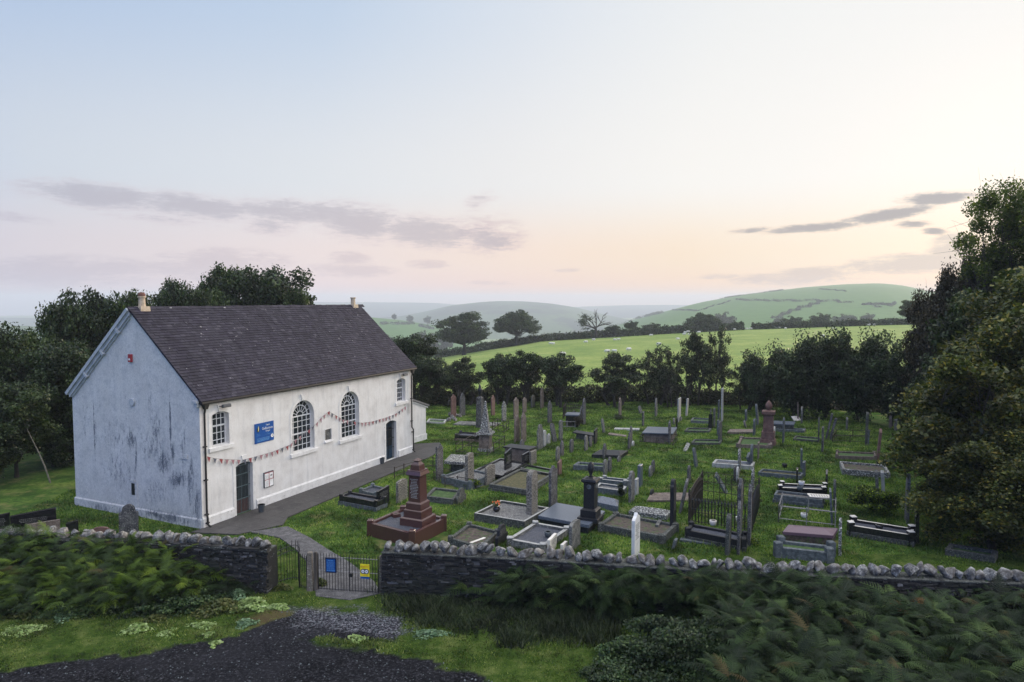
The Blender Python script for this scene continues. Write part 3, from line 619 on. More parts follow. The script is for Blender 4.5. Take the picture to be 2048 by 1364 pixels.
col = ramp(nt, g_.outputs['Random Per Island'], [(0, (.014, .012, .021)), (.5, (.020, .017, .029)), (.9, (.028, .024, .040)), (1, (.055, .050, .066))])
col = mixc(nt, mrange(nt, noise(nt, tc.outputs['Object'], 1.2, 6, .7, (2.2, .5, .5)), .42, .66, 0, .5), col, (.048, .045, .058))
col = mixc(nt, mrange(nt, noise(nt, tc.outputs['Object'], 6.5, 3, .5), .70, .73, 0, .8), col, (.36, .35, .36))
nt.links.new(col, b.inputs['Base Color']); b.inputs['Roughness'].default_value = .7; b.inputs['Specular IOR Level'].default_value = .2
bump(nt, b, noise(nt, tc.outputs['Object'], 14, 5, .7), .35, .01); M['slates'] = m
roofside(1).build('roof', M['slates'], chapel); roofside(-1).build('roof', M['slates'], chapel)
rb = MB(); s = -.10; zr = EH + .085 + BW / 2 * math.tan(tp)
while s < BL + .05:
    j = random.uniform(-.012, .012); rb.prism([(BW / 2 - .17, zr - .12 + j), (BW / 2 - .015, zr + .055 + j), (BW / 2 + .015, zr + .055 + j), (BW / 2 + .17, zr - .12 + j)], s, s + .44, 'x'); s += .45
rb.build('ridge_tiles', M['slates'], chapel)
# raking cornice on the far slope of the gable, stub on the near corner
rk = MB(); cs, sn_ = math.cos(tp), math.sin(tp)
def rake(mb, along0, along1, h0, h1, x0, x1):
    q = []
    for d, h in ((along0, h0), (along1, h0), (along1, h1), (along0, h1)):
        q.append((BW + .25 - d * cs - h * sn_, EH + .06 - .25 * math.tan(tp) + d * sn_ - h * cs))
    mb.prism(q, x0, x1, 'x')
LR = (BW / 2 + .25) / cs
rake(rk, 0, LR, -.02, .12, -.17, .01); rake(rk, .04, LR - .06, .12, .26, -.09, .01); rake(rk, .12, LR - .25, .30, .38, -.06, .01); rake(rk, .05, LR - .1, .26, .30, -.13, .01)
for f_ in (.28, .55, .80): rake(rk, LR * f_ - .06, LR * f_ + .06, .10, .42, -.15, -.02)
rk.build('raking_cornice', M['trimG'], chapel)
MB().box(-.14, .02, -.03, .16, EH - .32, EH - .16).box(-.20, .02, -.05, .20, EH - .15, EH - .05).build('cornice_return', M['trimG'], chapel)
# gutter, fascia, downpipes
gu = MB(); pr = [(-.20 + .07 * math.cos(t), EH - .16 + .07 * math.sin(t)) for t in np.linspace(math.pi, 2 * math.pi, 9)] + [(-.14, EH - .10), (-.26, EH - .10)]
gu.prism(pr, -.08, BL + .1, 'x'); gu.box(-.06, BL + .08, -.06, -.005, EH - .20, EH + .02).build('gutter', M['pvc'], chapel)
def pipe(s, kink=False):
    p = MB()
    if kink: pts = [(s, -.16, EH - .35), (s, -.09, EH - .6), (s, -.09, 1.62), (s + .10, -.12, 1.5), (s + .12, -.12, .15), (s + .16, -.22, .05)]
    else: pts = [(s, -.16, EH - .35), (s, -.09, EH - .6), (s, -.09, .6), (s, -.13, .42), (s, -.13, .16), (s + .02, -.28, .06)]
    p.tube(pts, .042, 8); d = p.build('downpipe', M['pvc'], chapel, smooth=False)
    MB().frust(s, -.16, EH - .42, EH - .20, .07, .06, .14, .10).build('hopper', M['pvc'], d)
    for z in (1.3 if kink else .55, 2.0, 3.4, .2): MB().box(s - .075 + (.11 if kink and z < 1.55 else 0), s + .075 + (.11 if kink and z < 1.55 else 0), -.16 if z < .5 else -.13, -.02, z, z + .05).build('pipe_bracket', M['pvc'], d)
pipe(.17); pipe(15.86, True)
# chimneys
def chimney(s, mat1, red):
    z = zr; c_ = MB().frust(s, BW / 2, z - .2, z + .06, .24, .24, .22, .22).lathe([(.155, .03), (.145, .10), (.135, .42), (.175, .44), (.175, .50), (.12, .505)], 14, (s, BW / 2, z)).build('chimney', mat1, chapel)
    if red: MB().lathe([(.13, .505), (.15, .52), (.15, .60), (.12, .62), (.12, .66), (.09, .67)], 12, (s, BW / 2, z)).build('chimney_pot', M['terra'], c_)
chimney(.62, M['pot'], True); chimney(15.55, M['pot'], False)
# things fixed to the gable
MB().box(-.10, 0, 3.90, 4.10, 6.82, 7.16).build('alarm_box', M['red'], chapel, bevel=.01)
MB().box(-.106, -.10, 3.95, 4.05, 6.90, 6.98).build('alarm_label', M['white'], chapel)
db = MB(); db.prism([(4.01 + .17 * math.cos(t), 5.07 + .17 * math.sin(t)) for t in np.linspace(0, 2 * math.pi, 17)[:-1]], -.07, 0, 'x'); db.build('alarm_bell', M['trimG'], chapel, bevel=.015)
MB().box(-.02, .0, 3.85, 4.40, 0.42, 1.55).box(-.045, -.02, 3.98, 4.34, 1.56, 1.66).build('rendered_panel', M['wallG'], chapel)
MB().box(-.028, -.02, 4.02, 4.22, .96, 1.48).build('slot_opening', M['doordark'], chapel)  # thin near-black panel painted for the shade inside the slot
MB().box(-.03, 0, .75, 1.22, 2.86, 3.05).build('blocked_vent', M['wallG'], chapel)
# floodlights under the eave
for s in (1.0, 14.75):
    MB().tube([(s, 0, EH - .42), (s, -.16, EH - .42)], .02, 6).build('light_bracket', M['greymetal'], chapel)
    MB().box(s - .02, s + .42, -.30, -.16, EH - .48, EH - .34).build('floodlight', M['greymetal'], chapel, bevel=.02)
# annexe against the far gable
an = empty('annexe', B0 + bX * BL + bY * 1.45, BA, 'low white lean-to annexe with grey sloping roof at the far end of the chapel', 'annexe')
AL, AW, h0, h1 = 3.9, 5.0, 3.55, 2.30
MB().add([(0.01, 0, -.2), (AL, 0, -.2), (AL, 0, h1), (0.01, 0, h0), (0.01, AW, -.2), (AL, AW, -.2), (AL, AW, h1), (0.01, AW, h0)], [(0, 1, 2, 3), (1, 5, 6, 2), (5, 4, 7, 6)]).build('wall', M['wallL'], an)
MB().box(0.01, AL + .05, -.05, -.002, -.2, .40).build('plinth', M['trim'], an)
MB().prism([(-.0, h0 + .02), (AL + .25, h1 - .06), (AL + .25, h1 + .06), (0, h0 + .14)], -.14, AW + .1, 'y').build('roof', M['annexroof'], an)
MB().prism([(.02, h0 - .10), (AL + .2, h1 - .17), (AL + .2, h1 - .07), (.02, h0 + .01)], -.06, -.004, 'y').build('bargeboard', M['trim'], an)
MB().box(.25, .40, -.14, -.006, 2.0, 2.15).build('wall_lamp', M['greymetal'], an, bevel=.02)

# ---- text helper (built-in font, converted to thin relief)
def text(body, size, mat_, parent, x, y, z, rot, name='lettering', align='CENTER', ext=.002, xs=1.0):
    cu = bpy.data.curves.new(name, 'FONT'); cu.body = body; cu.size = size; cu.align_x = align; cu.extrude = ext; cu.resolution_u = 2
    o = bpy.data.objects.new(name, cu); COL.objects.link(o); dg = bpy.context.evaluated_depsgraph_get()
    me = bpy.data.meshes.new_from_object(o.evaluated_get(dg)); bpy.data.objects.remove(o)
    me.materials.clear(); me.materials.append(mat_); o = bpy.data.objects.new(name, me); COL.objects.link(o)
    o.parent = parent; o.location = (x, y, z); o.rotation_euler = rot; o.scale = (xs, 1, 1); return o
def lines(mb, x0, x1, y, zs, h, jag=.0, seed=1, gap=.03):
    """small unreadable print, as rows of word-length strokes"""
    r0 = random.Random(seed)
    for z in zs:
        x = x0 + r0.uniform(0, jag); e = x1 - r0.uniform(0, jag)
        while x < e:
            w = min(r0.uniform(.03, .09), e - x); mb.box(x, x + w, y - .003, y, z, z + h); x += w + gap * .5
UP = (math.pi / 2, 0, 0)
# blue name sign, fixed to the wall
sg = empty('name_sign', B0 + bX * 2.97 + bY * -.035 + np.array([0, 0, 3.00]), BA, 'blue name sign reading Capel Gellionnen Chapel on the white wall', 'sign')
MB().box(0, 1.18, 0, .03, 0, .90).build('board', M['signblue'], sg)
text('Capel', .10, M['white'], sg, .80, -.003, .745, UP); text('Gellionnen', .165, M['white'], sg, .775, -.003, .575, UP, xs=.93); text('Chapel', .10, M['white'], sg, .80, -.003, .465, UP)
lb = MB(); lines(lb, .10, .95, -.001, (.19, .13, .075), .022, .1, 3); lines(lb, .62, 1.12, -.001, (.335,), .010, .02, 4); lines(lb, .08, .32, -.001, (.40, .345), .010, .03, 5); lines(lb, .74, .86, -.001, (.415,), .012, 0, 6); lb.build('small_print', M['paleblue'], sg)
MB().prism([(1.07 + .085 * math.cos(t), .22 + .085 * math.sin(t)) for t in np.linspace(0, 2 * math.pi, 21)[:-1]], -.004, -.0005, 'y').build('round_logo', M['white'], sg)
MB().prism([(1.05, .22), (1.09, .19), (1.10, .24), (1.06, .26)], -.007, -.0045, 'y').build('logo_mark', M['moss'], sg)
MB().prism([(.14, .52), (.23, .50), (.29, .62), (.27, .74), (.22, .70), (.21, .62), (.17, .74), (.13, .62)], -.004, -.0005, 'y').build('flame_shadow', M['signnavy'], sg)  # navy part of the printed flame logo
MB().prism([(.185, .54), (.225, .55), (.245, .66), (.235, .80), (.20, .70)], -.007, -.0045, 'y').build('flame', M['yellow'], sg)
MB().prism([(.205, .57), (.222, .58), (.232, .68), (.225, .76)], -.010, -.0075, 'y').build('flame_core', M['white'], sg)
# notice frame
nbd = empty('notice_frame', B0 + bX * 3.46 + bY * -.06 + np.array([0, 0, .86]), BA, 'wall notice frame holding four sheets of paper divided by a red cross bar', 'notice board')
MB().box(0, .60, 0, .055, 0, .72).build('case', M['greyplastic'], nbd)
MB().box(.03, .57, -.004, 0, .03, .69).build('backing', M['white'], nbd)
rc = MB().box(.285, .315, -.010, -.0045, .03, .69).box(.03, .285, -.0095, -.0045, .35, .375).box(.315, .57, -.0095, -.0045, .35, .375).box(.03, .57, -.009, -.0045, .66, .69).box(.545, .57, -.0085, -.0045, .375, .66).build('red_bars', M['red'], nbd)
pp = MB(); lines(pp, .06, .27, -.005, (.58, .53, .48, .43, .28, .23, .18, .13, .08), .010, .06, 8); pp.box(.38, .50, -.007, -.0045, .50, .55); pp.build('small_print', M['greyplastic'], nbd)
# buckets
def bucket(u, v, lab):
    p = G(u, v); e = empty('bucket', p, .3, lab, 'bucket', 'grey buckets by the chapel wall')
    MB().lathe([(.10, 0), (.105, .01), (.155, .36), (.165, .37), (.165, .39), (.145, .39), (.10, .08)], 16).build('body', M['greyplastic'], e, smooth=False)
    h = MB(); h.tube([(.155 * math.cos(t), .155 * math.sin(t) * .4 + .02, .38 + .03 * math.sin(t)) for t in np.linspace(0, math.pi, 9)], .006, 5); h.build('handle', M['ironpale'], e)
bucket(523, 1026, 'grey plastic bucket beside the red-brown door'); bucket(764, 929, 'grey plastic bucket beside the blue door')
dm_ = MB().box(-.45, .45, -.25, .25, .0, .012).build('doormat', M['soil'], None, G(796, 921) + [0, 0, .03], BA); tag(dm_, 'dark doormat on the paving outside the blue door', 'doormat')
# bunting
bu = empty('bunting', B0, BA, 'string of small triangular flags looped along the chapel front', 'bunting')
def pl(lst, off): return [Vector((onwall(u, v, off)[0], -off, onwall(u, v, off)[1])) for u, v in lst]
path_ = pl([(414, 913), (430, 917), (455, 919), (485, 920), (512, 913), (545, 904), (580, 890)], .10) + pl([(590, 880), (615, 862), (632, 848), (645, 833), (658, 823)], .06) + pl([(672, 831), (685, 839), (705, 843), (725, 846), (745, 843), (770, 836), (790, 829), (803, 819), (813, 812)], .06)
MB().tube(path_, .007, 4).build('cord', M['ironpale'], bu)
acc = .1; tot = 0; fl = 0
for a_, b_ in zip(path_[:-1], path_[1:]):
    seg = (b_ - a_).length
    while acc < tot + seg:
        q = a_ + (b_ - a_) * ((acc - tot) / seg); d = (b_ - a_).normalized() * .10; tw = random.uniform(-.05, .05)
        f = MB().add([tuple(q - d), tuple(q + d), (q.x + random.uniform(-.03, .03), q.y - .02 + tw, q.z - .23), (q.x - d.x * .5, q.y - .012, q.z - d.z * .5 - .1)], [(0, 3, 2), (0, 1, 2, 3)])
        f.build('flag', M[('flagR', 'flagP', 'flagB', 'flagP')[(fl * 7 // 3) % 4]], bu); fl += 1; acc += .335
    tot += seg

# ------------------------------------------------------------------ paths
def bl(s, w): p = B0 + bX * s + bY * w; return (p[0], p[1])
m, nt, b = newmat('paving_flags'); vec = N(nt, 'ShaderNodeTexCoord').outputs['Object']
bk = N(nt, 'ShaderNodeTexBrick'); bk.offset = .43; bk.inputs['Scale'].default_value = 1.0; bk.inputs['Brick Width'].default_value = 1.25; bk.inputs['Row Height'].default_value = .72; bk.inputs['Mortar Size'].default_value = .018
wv = N(nt, 'ShaderNodeVectorMath', operation='ADD'); nt.links.new(vec, wv.inputs[0]); nn_ = N(nt, 'ShaderNodeTexNoise', i_Scale=1.2); nt.links.new(vec, nn_.inputs[0]); vs_ = N(nt, 'ShaderNodeVectorMath', operation='SCALE'); vs_.inputs['Scale'].default_value = .10; nt.links.new(nn_.outputs['Color'], vs_.inputs[0]); nt.links.new(vs_.outputs[0], wv.inputs[1]); nt.links.new(wv.outputs[0], bk.inputs[0])
bk.inputs['Color1'].default_value = (.035, .032, .033, 1); bk.inputs['Color2'].default_value = (.058, .053, .053, 1); bk.inputs['Mortar'].default_value = (.02, .02, .018, 1)
col = mixc(nt, mrange(nt, noise(nt, vec, 2.5, 7, .7), .42, .62, 0, .45), bk.outputs[0], (.085, .08, .078)); col = mixc(nt, mrange(nt, noise(nt, vec, 14, 5, .7), .6, .68, 0, .5), col, (.26, .25, .24))
nt.links.new(col, b.inputs['Base Color']); b.inputs['Roughness'].default_value = .75; bump(nt, b, noise(nt, vec, 12, 6, .7), .5, .02)
pv = MB().add([(-.6, -.02, .03), (.0, -1.95, .03), (1.7, -2.75, .03), (2.6, -2.2, .032), (9, -1.95, .034), (15.5, -1.7, .034), (17.8, -1.2, .034), (19.2, -.1, .034), (18.2, 1.2, .03), (16.3, 1.4, .03), (16.1, -.02, .03)], [tuple(range(10, -1, -1))[::-1]])
pv.v = [(x, y, z + .025) for x, y, z in pv.v]; pv.v += [(x, y, -.1) for x, y, z in pv.v[:11]]; pv.f += [(i, (i + 1) % 11, (i + 1) % 11 + 11, i + 11)[::-1] for i in range(11)]
p_ = pv.build('path', m, None, B0, BA); tag(p_, kind='structure')
PATHP = [bl(x, y) for x, y, z in pv.v[:11]]
gpth = [(500, 1066), (560, 1078), (590, 1100), (615, 1128), (628, 1160), (632, 1196), (700, 1204), (762, 1190), (748, 1166), (700, 1128), (660, 1104), (620, 1078), (575, 1055)]
GP = gp(gpth); m2 = mat('gravel_path', [(.03, .03, .033), (.075, .073, .078), (.14, .135, .14)], 4, .9, .9, .02, (.30, .29, .28), 30, (.58, .68))
pp = MB().add([(x, y, .060 + (.01 if y < 25 else 0)) for x, y in GP] + [(x, y, -.05) for x, y in GP], [tuple(range(12, -1, -1))] + [(i, (i + 1) % 13, (i + 1) % 13 + 13, i + 13) for i in range(13)])
p_ = pp.build('path', m2); tag(p_, kind='structure')

# ------------------------------------------------------------------ dry stone walls with cap stones
mw, nt, b = newmat('drystone'); g_ = N(nt, 'ShaderNodeNewGeometry'); tc = N(nt, 'ShaderNodeTexCoord')
col = ramp(nt, g_.outputs['Random Per Island'], [(0, (.006, .006, .007)), (.6, (.017, .016, .017)), (.92, (.040, .038, .038)), (1, (.16, .16, .17))])
col = mixc(nt, mrange(nt, noise(nt, tc.outputs['Object'], 9, 5, .7), .63, .68, 0, .85), col, (.26, .27, .29)); col = mixc(nt, mrange(nt, noise(nt, tc.outputs['Object'], .8, 4, .6), .48, .62, 0, .6), col, (.010, .014, .008))
nt.links.new(col, b.inputs['Base Color']); b.inputs['Roughness'].default_value = .85; bump(nt, b, noise(nt, tc.outputs['Object'], 25, 5, .7), .6, .01); M['drystone'] = mw
mc, nt, b = newmat('capstone_boulder'); tc = N(nt, 'ShaderNodeTexCoord'); oi = N(nt, 'ShaderNodeObjectInfo'); vec = N(nt, 'ShaderNodeNewGeometry').outputs['Position']
col = ramp(nt, noise(nt, vec, 7, 7, .72), [(.36, (.02, .02, .022)), (.47, (.085, .087, .09)), (.56, (.22, .22, .215)), (.66, (.46, .46, .445))])
col = mixc(nt, mrange(nt, oi.outputs['Random'], 0, 1, 0, .35), col, (.20, .165, .13))
col = mixc(nt, mrange(nt, noise(nt, vec, 30, 4, .6), .60, .66, 0, .7), col, (.05, .05, .05)); nt.links.new(col, b.inputs['Base Color']); b.inputs['Roughness'].default_value = .9; bump(nt, b, noise(nt, vec, 14, 6, .75), .9, .03); M['cap'] = mc
CAPS = []
for k in range(7):
    bm = bmesh.new(); bmesh.ops.create_icosphere(bm, subdivisions=3, radius=1); o_ = Vector((k * 3.1, k * 1.7, 0))
    from mathutils import noise as mn
    cuts = [(Vector([random.gauss(0, 1) for _ in range(3)]).normalized(), random.uniform(.42, .80)) for _ in range(11)]
    for v in bm.verts:
        p = v.co.normalized(); v.co = p * (1 + .22 * mn.noise(p * 1.3 + o_) + .10 * mn.noise(p * 3.1 + o_))
        for n_, dd in cuts:
            ex = v.co.dot(n_) - dd
            if ex > 0: v.co -= n_ * ex * .92
    me = bpy.data.meshes.new('capstone'); bm.to_mesh(me); bm.free(); me.polygons.foreach_set('use_smooth', [True] * len(me.polygons)); me.materials.append(M['cap']); CAPS.append(me)
def drywall(name, pts, top, label, sp, ncap_seed):
    r0 = random.Random(ncap_seed); pts = [Vector((p[0], p[1], 0)) for p in pts]; root = empty(name, pts[0], 0, label, 'wall'); o0 = pts[0]; mb = MB()
    cum = [0]
    for a_, b_ in zip(pts[:-1], pts[1:]): cum.append(cum[-1] + (b_ - a_).length)
    def at(s):
        for i in range(len(pts) - 1):
            if s <= cum[i + 1] or i == len(pts) - 2:
                d = (pts[i + 1] - pts[i]).normalized(); return pts[i] + d * (s - cum[i]) - o0, d
    z = -.15; row = 0
    while z < top:
        h = r0.uniform(.035, .085); s = r0.uniform(-.1, 0)
        while s < cum[-1]:
            w = r0.uniform(.06, .30) * (1 if r0.random() > .15 else 1.6); c_, d = at(max(0, min(cum[-1], s + w / 2))); n = Vector((d.y, -d.x, 0)); j = r0.uniform(-.035, .045); th = .26 + .10 * (1 - z / top)
            s0, s1 = max(0, s) - (s + w / 2), min(cum[-1], s + w - .006) - (s + w / 2)
            if s1 - s0 > .03:
                Mx = Matrix(((d.x, -n.x, 0, c_.x), (d.y, -n.y, 0, c_.y), (0, 0, 1, 0), (0, 0, 0, 1)))
                mb.box(s0, s1, -th - j, -.02, z + r0.uniform(-.012, .012), z + h * r0.uniform(.75, 1.1), .012, Mx)
            s += w
        z += h; row += 1
    for i in range(len(pts) - 1):
        a_, b_ = pts[i] - o0, pts[i + 1] - o0; d = (b_ - a_).normalized(); n = Vector((-d.y, d.x, 0))
        q = [a_ - n * .22, b_ - n * .22, b_ + n * .34, a_ + n * .34]
        mb.add([(p.x, p.y, zz) for zz in (-.2, top - .01) for p in q], [(0, 1, 5, 4), (1, 2, 6, 5), (2, 3, 7, 6), (3, 0, 4, 7), (4, 5, 6, 7)])
    mb.build('masonry', M['drystone'], root)
    cb = MB(); 
    for i in range(len(pts) - 1):
        a_, b_ = pts[i] - o0, pts[i + 1] - o0; d = (b_ - a_).normalized(); n = Vector((-d.y, d.x, 0)); q = [a_ - n * .29, b_ - n * .29, b_ + n * .30, a_ + n * .30]
        cb.add([(p.x, p.y, zz) for zz in (top - .008, top + .03) for p in q], [(0, 1, 5, 4), (1, 2, 6, 5), (2, 3, 7, 6), (3, 0, 4, 7), (4, 5, 6, 7)])
    cb.build('mortar_bed', M['mossstone'], root)
    s = .16; k = 0
    while s < cum[-1] - .05 and k < 99:
        w = sp * r0.uniform(.50, 1.45); c_, d = at(s + w / 2 - .1); o = bpy.data.objects.new('capstone', CAPS[r0.randrange(7)]); COL.objects.link(o); o.parent = root
        hh = r0.uniform(.15, .27); o.location = (c_.x + r0.uniform(-.03, .03), c_.y + r0.uniform(-.05, .05), top + .02 + hh * .72); o.scale = (w * .64, r0.uniform(.20, .27), hh)
        o.rotation_euler = (r0.uniform(-.5, .5), r0.uniform(-.8, .8), math.atan2(d.y, d.x) + r0.uniform(-.3, .3)); s += w; k += 1
    return root
ZC = 1.50
WL = [G(-330, 1046, ZC), G(-100, 1050, ZC), G(0, 1066, ZC), G(250, 1074, ZC), G(420, 1083, ZC), G(543, 1092, ZC)]
WR = [G(768, 1094, ZC), G(1100, 1111, ZC), G(1270, 1121, ZC), G(1500, 1136, ZC), G(1700, 1142, ZC), G(2048, 1156, ZC), G(2330, 1166, ZC)]
drywall('drystone_wall', WL, 1.40, 'dry stone wall topped with rounded boulders, running left from the small iron gate', .33, 3)
drywall('drystone_wall', WR, 1.40, 'dry stone wall topped with rounded boulders, running right from the wide iron gate past the graves', .345, 4)

# ------------------------------------------------------------------ gates
GA0, GA1 = G(549, 1172), G(611, 1181); GB0, GB1 = G(637, 1182), G(757, 1190)
def gate(name, p0, p1, n, ht, label, rails, mid=None, arch=0, rmat='iron', back=0.0, halfbars=0):
    d = p1 - p0; Lg = float(np.linalg.norm(d)); e = empty(name, p0, math.atan2(d[1], d[0]), label, 'gate' if 'gate' in name else 'railing')
    for i in range(n + 1):
        x = Lg * i / n; t = i / n; y = back * math.sin(math.pi * t); h_ = ht + arch * math.sin(math.pi * t); thick = (i in (0, n)) or i == mid
        MB().tube([(x, y, .05), (x, y, h_ - .06), (x, y, h_)], [.020 if thick else .0105] * 2 + [.002], 6).build('bar', M['ironblack'], e)
    for z in rails:
        pts = [(Lg * t, back * math.sin(math.pi * t), z + (arch * .9 * math.sin(math.pi * t) if z > .9 else 0)) for t in np.linspace(0, 1, 13)]
        MB().tube(pts, .012, 6).build('rail', M[rmat if z > .3 else 'ironblack'], e)
    for i in range(halfbars):
        x = Lg * (i + .5) / n; y = back * math.sin(math.pi * (i + .5) / n) ; MB().tube([(x, y, .05), (x, y, ht * .72), (x, y, ht * .80)], [.009, .009, .002], 5).build('dog_bar', M['ironblack'], e)
    return e
ga = gate('iron_gate', GA0, G(599, 1178), 8, 1.30, 'small arched black iron gate between the left wall and the stone post', (.12, .95, 1.12), mid=7, arch=.14, back=.55, halfbars=4, rmat='ironblack')
gate('iron_railing', G(599, 1176), G(614, 1183), 4, 1.22, 'short black iron railing between the small gate and the stone post', (.12, 1.08), rmat='ironblack', arch=0)
gbg = gate('iron_gate', GB0, GB1, 21, 1.30, 'wide double black iron gate carrying a blue notice and a yellow sign', (.10, .70, 1.16), mid=11, rmat='ironpale')
gl_ = float(np.linalg.norm(GB1 - GB0))
MB().box(gl_ * .52, gl_ * .58, -.05, .03, .55, .66).build('latch', M['ironblack'], gbg)
def post(u0, u1, vb, ht, matn, label, dep=.2, name='gatepost', cat='post', taper=.02):
    p0, p1 = G(u0, vb), G(u1, vb); w = float(np.linalg.norm(p1 - p0)) / 2; c_ = (p0 + p1) / 2 + [0, dep / 2, 0]
    mb = MB().frust(0, 0, -.1, ht, w, dep / 2, w - taper, dep / 2 - taper); mb.frust(0, 0, ht, ht + .03, w - taper, dep / 2 - taper, w * .7, dep / 3)
    tag(mb.build(name, M[matn], None, c_, .05, bevel=.01), label, cat)
post(613, 625, 1185, 1.28, 'gatepost', 'square weathered stone gatepost between the two iron gates')
post(626.5, 635, 1184, 1.28, 'wood', 'narrow weathered timber post beside the stone gatepost', .13)
post(757.5, 767, 1189, 1.22, 'gatepost', 'stone gatepost at the end of the right wall')
nb2 = empty('gate_notice', GB0, math.atan2(*(GB1 - GB0)[[1, 0]]), 'blue notice in a dark frame hung on the wide gate', 'sign')
k_ = gl_ / 120; x0, x1 = (653 - 637) * k_, (675 - 637) * k_; z0, z1 = .66, 1.14
MB().box(x0, x1, -.055, -.015, z0, z1).build('frame', M['signnavy'], nb2); MB().box(x0 + .035, x1 - .035, -.060, -.0555, z0 + .035, z1 - .035).build('panel', M['signblue'], nb2)
t_ = MB(); lines(t_, x0 + .05, x1 - .05, -.061, [z1 - .13 - .032 * i for i in range(8)], .008, .03, 3); lines(t_, x0 + .05, x1 - .05, -.061, [z0 + .06, z0 + .085], .010, .0, 4); lines(t_, x0 + .09, x1 - .09, -.061, [z1 - .085], .016, .0, 5); t_.build('small_print', M['paleblue'], nb2)
ys_ = empty('warning_sign', GB0, math.atan2(*(GB1 - GB0)[[1, 0]]), 'yellow sign with a pair of staring eyes fixed to the wide gate', 'sign')
x0, x1 = (722 - 637) * k_, (740 - 637) * k_; z0, z1 = .52, 1.0; cx = (x0 + x1) / 2
MB().box(x0, x1, -.030, -.016, z0 + .07, z1).build('panel', M['yellow'], ys_); MB().box(x0 + .01, x1 - .01, -.029, -.017, z0, z0 + .068).build('footer', M['signblue'], ys_)
MB().prism([(cx + sx * .065 + .078 * math.cos(t), .76 + .085 * math.sin(t)) for sx, a_, b_ in ((1, -.6 * math.pi, .6 * math.pi), (-1, .4 * math.pi, 1.6 * math.pi)) for t in np.linspace(a_, b_, 12)], -.033, -.0305, 'y').build('owl_mask', M['greymetal'], ys_)
for sx in (-1, 1):
    w_ = MB().prism([(cx + sx * .062 + .050 * math.cos(t), .76 + .055 * math.sin(t)) for t in np.linspace(0, 2 * math.pi, 17)[:-1]], -.036, -.0335, 'y').build('eye', M['white'], ys_)
    MB().prism([(cx + sx * .055 + .018 * math.cos(t), .762 + .02 * math.sin(t)) for t in np.linspace(0, 2 * math.pi, 11)[:-1]], -.039, -.0365, 'y').build('pupil', M['signnavy'], w_)
MB().prism([(cx - .014, .74), (cx, .70), (cx + .014, .74)], -.038, -.0335, 'y').build('beak', M['signnavy'], ys_)
text('WARNING', .055, M['redtext'], ys_, cx, -.0315, .895, UP); text('Watch Area', .043, M['redtext'], ys_, cx, -.0315, .625, UP)

# ------------------------------------------------------------------ headstones
def prof(style, w, h):
    w2 = w / 2
    if style == 'round': return [(-w2, 0), (w2, 0)] + arc(0, h - w2 * .95, w2, 0, math.pi, 11)
    if style == 'seg': return [(-w2, 0), (w2, 0), (w2, h - .12)] + [(w2 * math.cos(t), h - .12 + .12 * math.sin(t)) for t in np.linspace(.2, math.pi - .2, 7)] + [(-w2, h - .12)]
    if style == 'gothic':
        q = [(-w2, 0), (w2, 0), (w2, h - w * .8)]; q += [(w2 * (1 - t ** 1.6), h - w * .8 + w * .8 * t ** .8) for t in (.25, .5, .75, 1)]; q += [(-w2 * (1 - t ** 1.6), h - w * .8 + w * .8 * t ** .8) for t in (.75, .5, .25)]; return q + [(-w2, h - w * .8)]
    if style == 'shoulder':
        r_ = w * .33; s_ = h - r_ - .08; return [(-w2, 0), (w2, 0), (w2, s_ - .05), (w2 - .03, s_), (r_ + .02, s_ + .01)] + arc(0, h - r_, r_, 0, math.pi, 9) + [(-r_ - .02, s_ + .01), (-w2 + .03, s_), (-w2, s_ - .05)]
    if style == 'ogee': return [(-w2, 0), (w2, 0), (w2, h * .86), (w2 * .75, h * .90), (w2 * .35, h * .93), (0, h), (-w2 * .35, h * .93), (-w2 * .75, h * .90), (-w2, h * .86)]
    if style == 'slant': return [(-w2, 0), (w2, 0), (w2, h), (-w2, h * .90)]
    if style == 'broken': return [(-w2, 0), (w2, 0), (w2 * .95, h * .8), (w2 * .4, h), (-w2 * .2, h * .9), (-w2 * .9, h * .97)]
    return [(-w2, 0), (w2, 0), (w2, h), (-w2, h)]
YAW = math.pi / 2 - R_(24.5)
GS = 'headstones standing in the graveyard'
